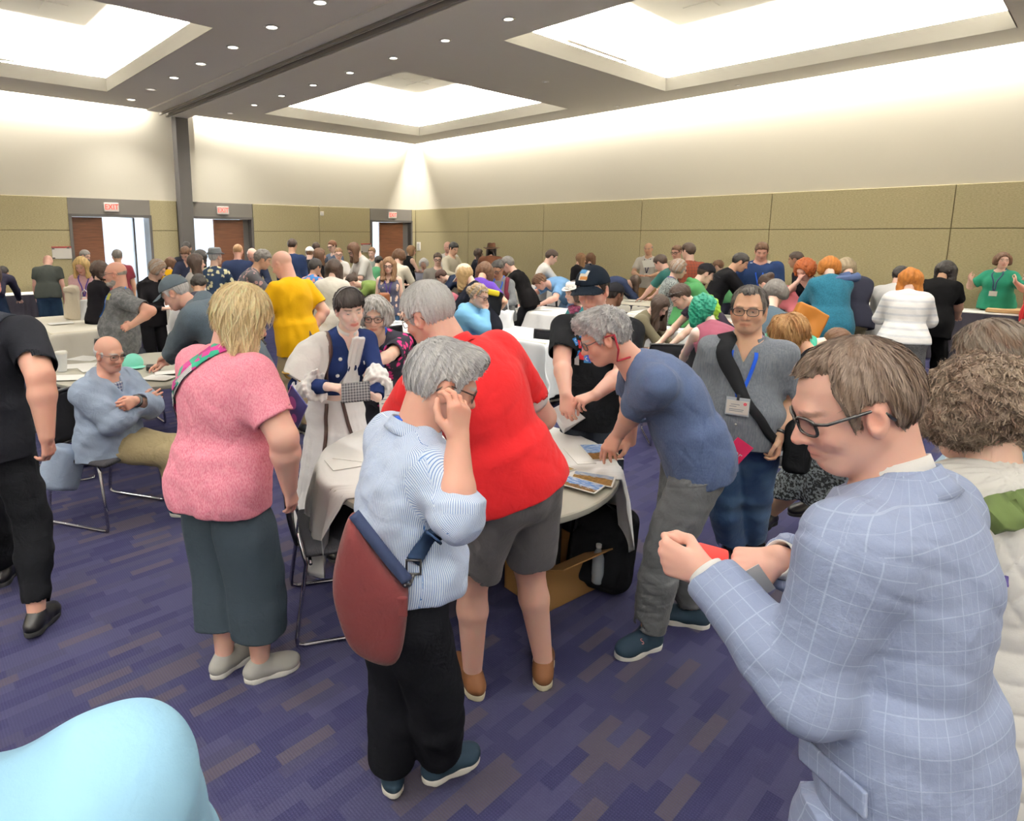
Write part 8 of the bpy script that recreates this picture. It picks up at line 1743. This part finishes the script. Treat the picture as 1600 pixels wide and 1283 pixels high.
# prints and papers on the front table
def mat_photo(name, rock, sky, cloud, horizon=.4, scale=1.):
    t = NT(name, .3, .4); v = t.coord('Object'); x, y, z = t.sep(v); n = t.noise(v, 55*scale, 5, .65, .5); n2 = t.noise(t.coord('Object', scale=(1, 3, 1)), 28*scale, 4, .6)
    sk = t.mix(t.ramp(n2, [(.45, (0, 0, 0)), (.65, (1, 1, 1))]), sky, cloud); rk = t.ramp(n, [(.3, tuple(c*.25 for c in rock)), (.5, rock), (.75, tuple(min(1, c*1.7) for c in rock))])
    m = t.math('GREATER_THAN', t.math('ADD', y, t.math('MULTIPLY', t.math('SUBTRACT', n2, .5), .08)), horizon); t.base(t.mix(m, rk, sk)); return t.m
P1 = mat_photo('photo_warm_rocks', srgb('#8a6a3c'), srgb('#8fa3c4'), srgb('#d9d6d2'), .02); P2 = mat_photo('photo_dunes', srgb('#a98a55'), srgb('#b8a98f'), srgb('#d8cfbd'), .03); P3 = mat_photo('photo_cliff_and_sky', srgb('#7a5a34'), srgb('#5f8fd0'), srgb('#e6ecf4'), -.02)
ZT = .752
def sheet(label, px, py, size, rot, mat=None, z=ZT, border=True, name='photo_print', cat='print', tilt=0.):
    c = at_z(px, py, z); e = slab(label, cat, name, c, Matrix.Rotation(R_(rot), 3, 'Z') @ Matrix.Rotation(R_(tilt), 3, 'X'), (size[0], size[1], .0025), M_PAPER, 0)
    if mat is not None: mb = MB(); k = .008; mb.box((-size[0]/2+k, -size[1]/2+k, .0008), (size[0]/2-k, size[1]/2-k, .0018)); on(e, 'picture', mb, mat)
    return e
sheet('sepia landscape print left of the overlapping two on the centre table', 871, 733, (.15, .11), 33, P2)
sheet('landscape print with blue sky strip, upper one of the overlapping two at the table edge', 926, 748, (.20, .14), -24, P1, ZT+.004)
sheet('brown rocky print nearest the bare grey table edge', 908, 757, (.19, .12), -40, P3, ZT+.008)
e = sheet('large print with blue sky under the hand of the man in the navy tee', 938, 706, (.17, .24), 3, P3)
mb = MB(); 
for k in range(9): mb.box((-.125, -.10+.02*k, .0008), (-.098, -.096+.02*k, .0018))
slab('white text sheet sticking out left of the large blue print', 'paper', 'text_sheet', at_z(905, 712, ZT-.002), Matrix.Rotation(R_(5), 3, 'Z'), (.10, .24, .002), M_PAPER, 0); mb.bm.free()
sheet('small green printed leaflet beside the belly of the red polo shirt', 851, 698, (.12, .07), -22, mat_photo('leaflet_green', srgb('#9fb0a4'), srgb('#e4e6e2'), srgb('#f2f2ee'), .0), name='leaflet', cat='leaflet')
sheet('thin white sheet on the left of the centre table, beside the striped shirt', 546, 722, (.22, .16), 25, None, name='paper_sheet', cat='paper')
sheet('second white sheet lying across the first beside the striped shirt', 556, 712, (.2, .15), -18, None, ZT+.003, name='paper_sheet', cat='paper')
n_ = slab('standing white leaflet with grey print behind the red polo shirt', 'leaflet', 'leaflet', at_z(604, 625, .86), basis(V(1, .3, 0), V(-.05, .35, 1)), (.10, .24, .002), M_PAPER, 0); mb = MB()
for k in range(7): mb.box((-.035, -.10+.025*k, .001), (.035, -.094+.025*k, .0016))
on(n_, 'printed_lines', mb, M_INK)
tk = slab('bright pink ticket sticking out of the back pocket of the grey jeans', 'ticket', 'ticket', at_y(1150, 708, 2.74), basis(V(.8, .1, -.55), V(.5, -.1, .8)), (.10, .13, .002), plain('hot_pink_card', '#d8305f'), 0)
text_obj('lettering', 'or', .05, plain('tile_white', '#f2f2f2'), tk, Matrix.Translation((.01, .0, .0018)), .0005)
# cardboard box and backpack under the front table
e = empty('cardboard_box', at_z(862, 925, 0)+V(0, .04, 0), R_(35), 'open brown cardboard box on the carpet under the centre table', 'box'); hx, hy, hz = .20, .15, .24
for nm, lo, hi in (('side_panel', (-hx, -hy, 0), (hx, -hy+.006, hz)), ('side_panel', (-hx, hy-.006, 0), (hx, hy, hz)), ('side_panel', (-hx, -hy, 0), (-hx+.006, hy, hz)), ('side_panel', (hx-.006, -hy, 0), (hx, hy, hz)), ('bottom_panel', (-hx, -hy, 0), (hx, hy, .006))): mb = MB(); mb.box(lo, hi); mb.build(nm, M_CARD, e, loc=(0, 0, 0))
for (ax, sg) in ((0, 1), (0, -1), (1, 1), (1, -1)):
    mb = MB()
    if ax == 0: mb.box((0, -hy, -.003), (.13, hy, .003)); Mx = Matrix.Translation((sg*hx, 0, hz)) @ Matrix.Rotation(R_(0 if sg > 0 else 180), 4, 'Z') @ Matrix.Rotation(R_(38 if sg > 0 else -20), 4, 'Y')
    else: mb.box((-hx, 0, -.003), (hx, .13, .003)); Mx = Matrix.Translation((0, sg*hy, hz)) @ Matrix.Rotation(R_(0 if sg > 0 else 180), 4, 'Z') @ Matrix.Rotation(R_(-30 if sg > 0 else 25), 4, 'X')
    mb.bm.transform(Mx); mb.build('flap', M_CARD, e, loc=(0, 0, 0))
c = at_z(938, 925, 0)+V(0.02, .08, .25); Mk = basis(V(.75, -.5, 0), V(.2, .3, 1)); Mk = np.stack([Mk[:, 0], -Mk[:, 2], Mk[:, 1]], 1); B = Solid(); B.bx(c+V(0, .0, -.02), V(.17, .11, .225), Mk, .08); B.bx(c+Mk@V(0, -.09, -.08), V(.14, .05, .13), Mk, .04, .03); B.disp(waves(6, 15, .007)); B.cut((0, 0, .004), (0, 0, 1))
bp = soft('black backpack standing under the right side of the centre table', 'backpack', 'backpack', B, cloth('black_pack', '#141518', 'plain', '#0f1012', bump=.4), .006)
mb = MB(); mb.tube([c+Mk@V(-.05, .03, .22), c+Mk@V(-.04, .03, .26), c+Mk@V(.04, .03, .26), c+Mk@V(.05, .03, .22)], .011, 8); mb_part(bp, 'handle', mb, MATS['black_pack'])
mb = MB(); mb.tube([c+Mk@V(-.13, -.10, .0), c+Mk@V(-.12, -.09, .16), c+Mk@V(0, -.08, .22), c+Mk@V(.12, -.09, .16), c+Mk@V(.13, -.10, .0)], .006, 6); mb_part(bp, 'zip', mb, M_BLKPL)
def mat_clear(name, tint):
    t = NT(name, .08, .5); t.set('Alpha', .42); t.col(tint); return t.m
M_BOTTLE = mat_clear('clear_bottle_plastic', (.75, .82, .88))
def bottle(label, p, rz=0., label_mat=None, cap_=M_WHITE):
    e = empty('water_bottle', p, rz, label, 'bottle'); mb = MB(); mb.lathe([(.001, 0), (.028, 0), (.032, .008), (.030, .03), (.032, .05), (.031, .12), (.030, .14), (.022, .165), (.0125, .185), (.0125, .2)], n=24, caps=False); mb.build('bottle_body', M_BOTTLE, e, smooth=True, loc=(0, 0, 0))
    mb = MB(); mb.lathe([(.014, .195), (.0145, .2), (.0145, .212), (.001, .213)], n=20, caps=False); mb.build('bottle_cap', cap_, e, smooth='auto', loc=(0, 0, 0))
    if label_mat: mb = MB(); mb.lathe([(.0324, .075), (.0324, .125)], n=24, caps=False); mb.build('wrapper', label_mat, e, smooth=True, loc=(0, 0, 0))
    mb = MB(); mb.lathe([(.001, .006), (.027, .006), (.0295, .03), (.030, .105), (.001, .106)], n=20, caps=False); mb.build('water', mat_clear('water_tint', (.8, .88, .95)) if 'water_tint' not in bpy.data.materials else bpy.data.materials['water_tint'], e, smooth=True, loc=(0, 0, 0)); return e
bottle('clear water bottle in the side pocket of the black backpack under the table', c+Mk@V(.04, -.125, -.19))
bottle('clear water bottle with blue wrapper on the left round table', at_z(215, 548, .742), 0, plain('blue_wrapper', '#5d9fd0', .4))
# left round table: cup, cap, papers, camera
e = empty('paper_cup', at_z(98, 580, .745), 0, 'tall white lidded cup on the left round table', 'cup'); mb = MB(); mb.lathe([(.001, 0), (.032, 0), (.045, .155), (.001, .155)], n=28, caps=False); mb.build('cup_body', plain('frosted_cup', '#e6e8ea', .4), e, smooth='auto', loc=(0, 0, 0)); mb = MB(); mb.lathe([(.048, .153), (.049, .162), (.044, .175), (.001, .176)], n=28, caps=False); mb.build('lid', M_WHITE, e, smooth='auto', loc=(0, 0, 0))
p = at_z(208, 572, .745); B = Solid(); B.el(p+V(0, 0, .02), V(.085, .10, .095), None, .02); B.cut(p+V(0, 0, .002), UP); B.el(p-V(0, 0, .02), V(.078, .092, .09), None, .005, 's'); cp = soft('mint green baseball cap lying on the left round table', 'cap', 'cap', B, cloth('mint_cotton', '#7fd0bd', bump=.2), .005)
B = Solid(); B.ec(p+V(.06, -.09, .008), p+V(.06, -.09, .014), np.eye(3), (.085, .07), (.085, .07), .003, .01); part_of(cp, 'brim', B, MATS['mint_cotton'])
for k, (px, py, rot, sz, lab) in enumerate(((120, 572, 20, (.3, .22), 'wide white sheet at the left rim of the grey round table'), (135, 560, -15, (.28, .21), 'white sheet behind the tall cup'), (155, 575, 40, (.3, .2), 'white sheet between the cup and the mint cap'), (105, 590, 8, (.25, .2), 'white sheet nearest the front rim under the cup'), (195, 590, -30, (.2, .15), 'small white sheet in front of the mint cap'), (248, 590, -12, (.24, .17), 'white sheet at the right by the dark camera'), (262, 582, 25, (.2, .14), 'white sheet peeping out by the hooded arm'), (150, 590, -5, (.22, .18), 'white sheet next to the old man shoulder'))):
    sheet(lab, px, py, sz, rot, None, .7425+.0028*k, name='paper_sheet', cat='paper')
cm = slab('small black camera under the hand on the left round table', 'camera', 'camera', at_z(240, 574, .775), Matrix.Rotation(R_(20), 3, 'Z'), (.12, .07, .05), M_BLKPL, .01); mb = MB(); mb.lathe([(.028, 0), (.028, .03), (.022, .032), (.001, .03)], (0, 0, 0), 20, caps=False, M=Matrix.Translation((.01, -.035, 0)) @ Matrix.Rotation(R_(90), 4, 'X')); on(cm, 'lens', mb, M_BLACKMETAL, True)
B = Solid(); p = V(-2.98, 6.05, .50); B.bx(p+V(0, 0, .14), V(.17, .09, .15), frame(V(-.6, .75, 0), UP), .05); B.disp(waves(3, 16, .01)); soft('dark bag with grey jacket on the chair behind the tall cup', 'bag', 'tote_bag', B, cloth('slate_nylon', '#2c2e36', bump=.4))
B = Solid(); p = V(-2.95, 4.95, 0); B.bx(p+V(0, 0, .16), V(.16, .10, .16), np.eye(3), .06); B.disp(waves(5, 14, .012)); B.cut((0, 0, .003), (0, 0, 1)); soft('dark violet bag on the carpet under the left round table', 'bag', 'tote_bag', B, cloth('violet_bag', '#2b2560', bump=.4))
# white plastic bags, cream coat
def plastic_bag(label, top, w, h, d=.1, rz=0.):
    top = V(*top); c_, s_ = math.cos(rz), math.sin(rz); X = V(c_, s_, 0); Y_ = V(-s_, c_, 0); Mq = np.stack([X, Y_, UP], 1); B = Solid(); B.ec(top-V(0, 0, h), top-V(0, 0, .02), Mq, (w/2, d), (w*.28, .03), .02, .02); B.disp(waves(int(top[0]*100) % 50, 16, .014, (1, 1, .5), Mq)); B.disp(waves(4, 34, .006, (1, 1, .5)))
    t = MATS.get('bagplastic')
    if t is None:
        t_ = NT('white_bag_plastic', .35, .4); t_.col(srgb('#e9ebee')); t_.set('Transmission Weight', .0); t = MATS['bagplastic'] = t_.m
    o = soft(label, 'bag', 'plastic_bag', B, t, .009); mb = MB(); mb.tube([top-X*.06-V(0, 0, .04), top-X*.04+V(0, 0, .08), top+V(0, 0, .12), top+X*.04+V(0, 0, .08), top+X*.06-V(0, 0, .04)], .008, 6); mb_part(o, 'handle', mb, t); return o
plastic_bag('white plastic bag hanging from the hands of the one in the pink cardigan', at_y(133, 466, 8.5), .32, .34)
plastic_bag('long white plastic bag carried by the one in the grey zip sweater', at_y(788, 482, 7.7), .34, .42, .1, .3)
B = Solid(); p = at_y(112, 452, 8.45); B.bx(p, V(.09, .09, .05), None, .04); B.ec(p-V(0.02, 0, .42), p, np.eye(3), (.13, .08), (.10, .07), .03, .03); B.disp(waves(6, 14, .02, (1.4, 1, .25))); soft('cream coat draped over the arm of the one in the pink cardigan', 'coat', 'coat', B, cloth('cream_wool', '#d3c8b4', bump=.4), .01)
# other bags and small things further back
B = Solid(); p = at_y(1262, 500, 6.3); B.bx(p, V(.16, .07, .15), frame(V(.3, 1, 0), V(.45, 0, 1)), .03); B.cut(p+V(.05, 0, .12), V(-.5, 0, -1), .02); B.disp(waves(4, 14, .01)); soft('tan leather bag above the strawberry blond hair', 'bag', 'shoulder_bag', B, plain('tan_leather', '#a86a26', .5), .008)
B = Solid(); p = at_y(1318, 436, 7.1); B.ec(p-V(.17, 0, .0), p+V(.12, 0, .03), np.stack([V(0, 1, 0), V(0, 0, 1), V(1, 0, 0)], 1), (.10, .035), (.13, .07), .02, .02); B.el(p+V(-.02, 0, .08), V(.16, .09, .06), None, .02, 's'); soft('blue grey coat hood spread over the teal fleece shoulders', 'hood', 'hood', B, cloth('blue_grey_hood', '#4a5a80', bump=.3), .008)
B = Solid(); p = at_y(640, 545, 7.1); B.bx(p, V(.16, .08, .18), frame(V(.4, -1, 0), UP), .05); B.disp(waves(9, 15, .01)); soft('black bag hung on the chair at the skirted middle table', 'bag', 'shoulder_bag', B, MATS['black_nylon'], .009)
B = Solid(); p = at_y(600, 475, 6.0); B.bx(p, V(.06, .05, .11), None, .03); soft('brown leather handbag behind the grey haired woman', 'bag', 'handbag', B, plain('brown_handbag', '#7a4524', .5), .009)
B = Solid(); p = at_y(768, 474, 7.2); B.bx(p, V(.12, .07, .15), frame(V(.2, -1, 0), V(.2, .2, 1)), .05); sl_ = soft('black and yellow bag on the back of the purple tee', 'bag', 'backpack', B, MATS['black_nylon'], .009); B = Solid(); B.bx(p+V(-.02, -.03, .13), V(.10, .06, .035), frame(V(.2, -1, 0), V(.2, .2, 1)), .02); part_of(sl_, 'yellow_flap', B, plain('yellow_flap', '#d9c22a', .6), .008)
for k, (x, y, sz, lab) in enumerate(((1030, 508, (.2, .05), 'white box lid the long haired woman sorts papers over'),)): slab(lab, 'box', 'paper_box', at_z(1014, 506, .79), Matrix.Rotation(R_(30), 3, 'Z'), (.28, .2, .06), M_PAPER, .003)
slab('white tray lid on the edge right of the teal fleece coat', 'box', 'paper_box', at_y(1282, 489, 7.0), Matrix.Rotation(R_(-20), 3, 'Z'), (.3, .18, .04), M_PAPER, .015)
slab('white paper in the hands of the balding man in a white tee', 'paper', 'paper_sheet', at_y(1013, 412, 12.2), basis(V(1, 0, .1), V(0, .6, 1)), (.22, .16, .003), M_PAPER, 0)
slab('flat cardboard sheet on the right skirted table', 'cardboard', 'cardboard_sheet', at_z(1585, 486, .80), Matrix.Rotation(R_(-48), 3, 'Z'), (.6, .4, .05), plain('pale_card', '#c9a97c', .8), .004)
for k, (px, py, zt, rot, lab) in enumerate(((500, 482, .77, 20, 'white sheet on the table by the young person in tan'), (820, 482, .765, 15, 'white sheet under the hands of the one in the light blue tee'), (850, 484, .765, -20, 'sheet right of the hands of the one in the light blue tee'), (608, 503, .765, 30, 'sheet on the skirted middle table'), (990, 470, .765, 10, 'sheet on the cream table behind the letter shirt'), (95, 505, .765, 40, 'sheet on the cream left rectangular table'), (1045, 512, .765, 60, 'sheet beside the sunglasses wearer'), (700, 505, .765, -35, 'sheet on the right end of the skirted middle table'))):
    sheet(lab, px, py, (.28, .2), rot, None, zt+.001*k, name='paper_sheet', cat='paper')
for k, (px, py, w) in enumerate(((790, 479, 'small black ink bottle first of the pair by the light blue tee'), (806, 481, 'small black ink bottle second of the pair by the light blue tee'))): 
    e = empty('ink_bottle', at_z(px, py, .756), 0, w, 'bottle'); mb = MB(); mb.lathe([(.001, 0), (.03, 0), (.03, .06), (.015, .07), (.015, .1), (.001, .1)], n=16, caps=False); mb.build('bottle_body', M_BLKPL, e, smooth='auto', loc=(0, 0, 0))
bottle('clear water bottle on the far skirted table before the man in white', at_z(1014, 447, .775))
e = decal(J_POLO, J_POLO['root'], bvh_of(J_POLO['topo']), 1200, 409, .08, .08, M_SIGNWHITE, 'chest_patch')
decal(J_ACID, J_ACID['topo'], bvh_of(J_ACID['topo']), 168, 463, .10, .07, plain('print_yellow', '#a9a84a'), 'shirt_print'); decal(J_ACID, J_ACID['topo'], bvh_of(J_ACID['topo']), 165, 470, .08, .05, plain('print_blue', '#2f62b8'), 'shirt_print', off=.005)
def child(o, n): return [c for c in o.children if c.name.split('.')[0] == n]
for sh in child(J_NAVY['root'], 'shoe')[1:2] or []:
    decal(J_NAVY, sh, bvh_of(sh), 1003, 1003, .045, .030, NAVY_SHOE, 'logo_patch', 'S', plain('coral_print', '#d98a80'), 0, 1.1, .0025)
cs = child(J_SCAP['root'], 'cap')[0]; bv = bvh_of(cs)
for (px, py) in ((972, 441), (968, 441), (964, 438)):
    if hit(bv, px, py)[0] is not None: decal(J_SCAP, cs, bv, px, py, .045, .055, cloth('black_cap_cloth', '#202024'), 'cap_emblem', 'S', LW, 0, 1.2, .006); break
decal(J_POLO, J_POLO['topo'], bvh_of(J_POLO['topo']), 1174, 411, .035, .010, LW, 'chest_mark')
decal(J_CUR, J_CUR['topo'], bvh_of(J_CUR['topo']), 1560, 905, .03, .02, plain('violet_label', '#4a3f78'), 'side_label')
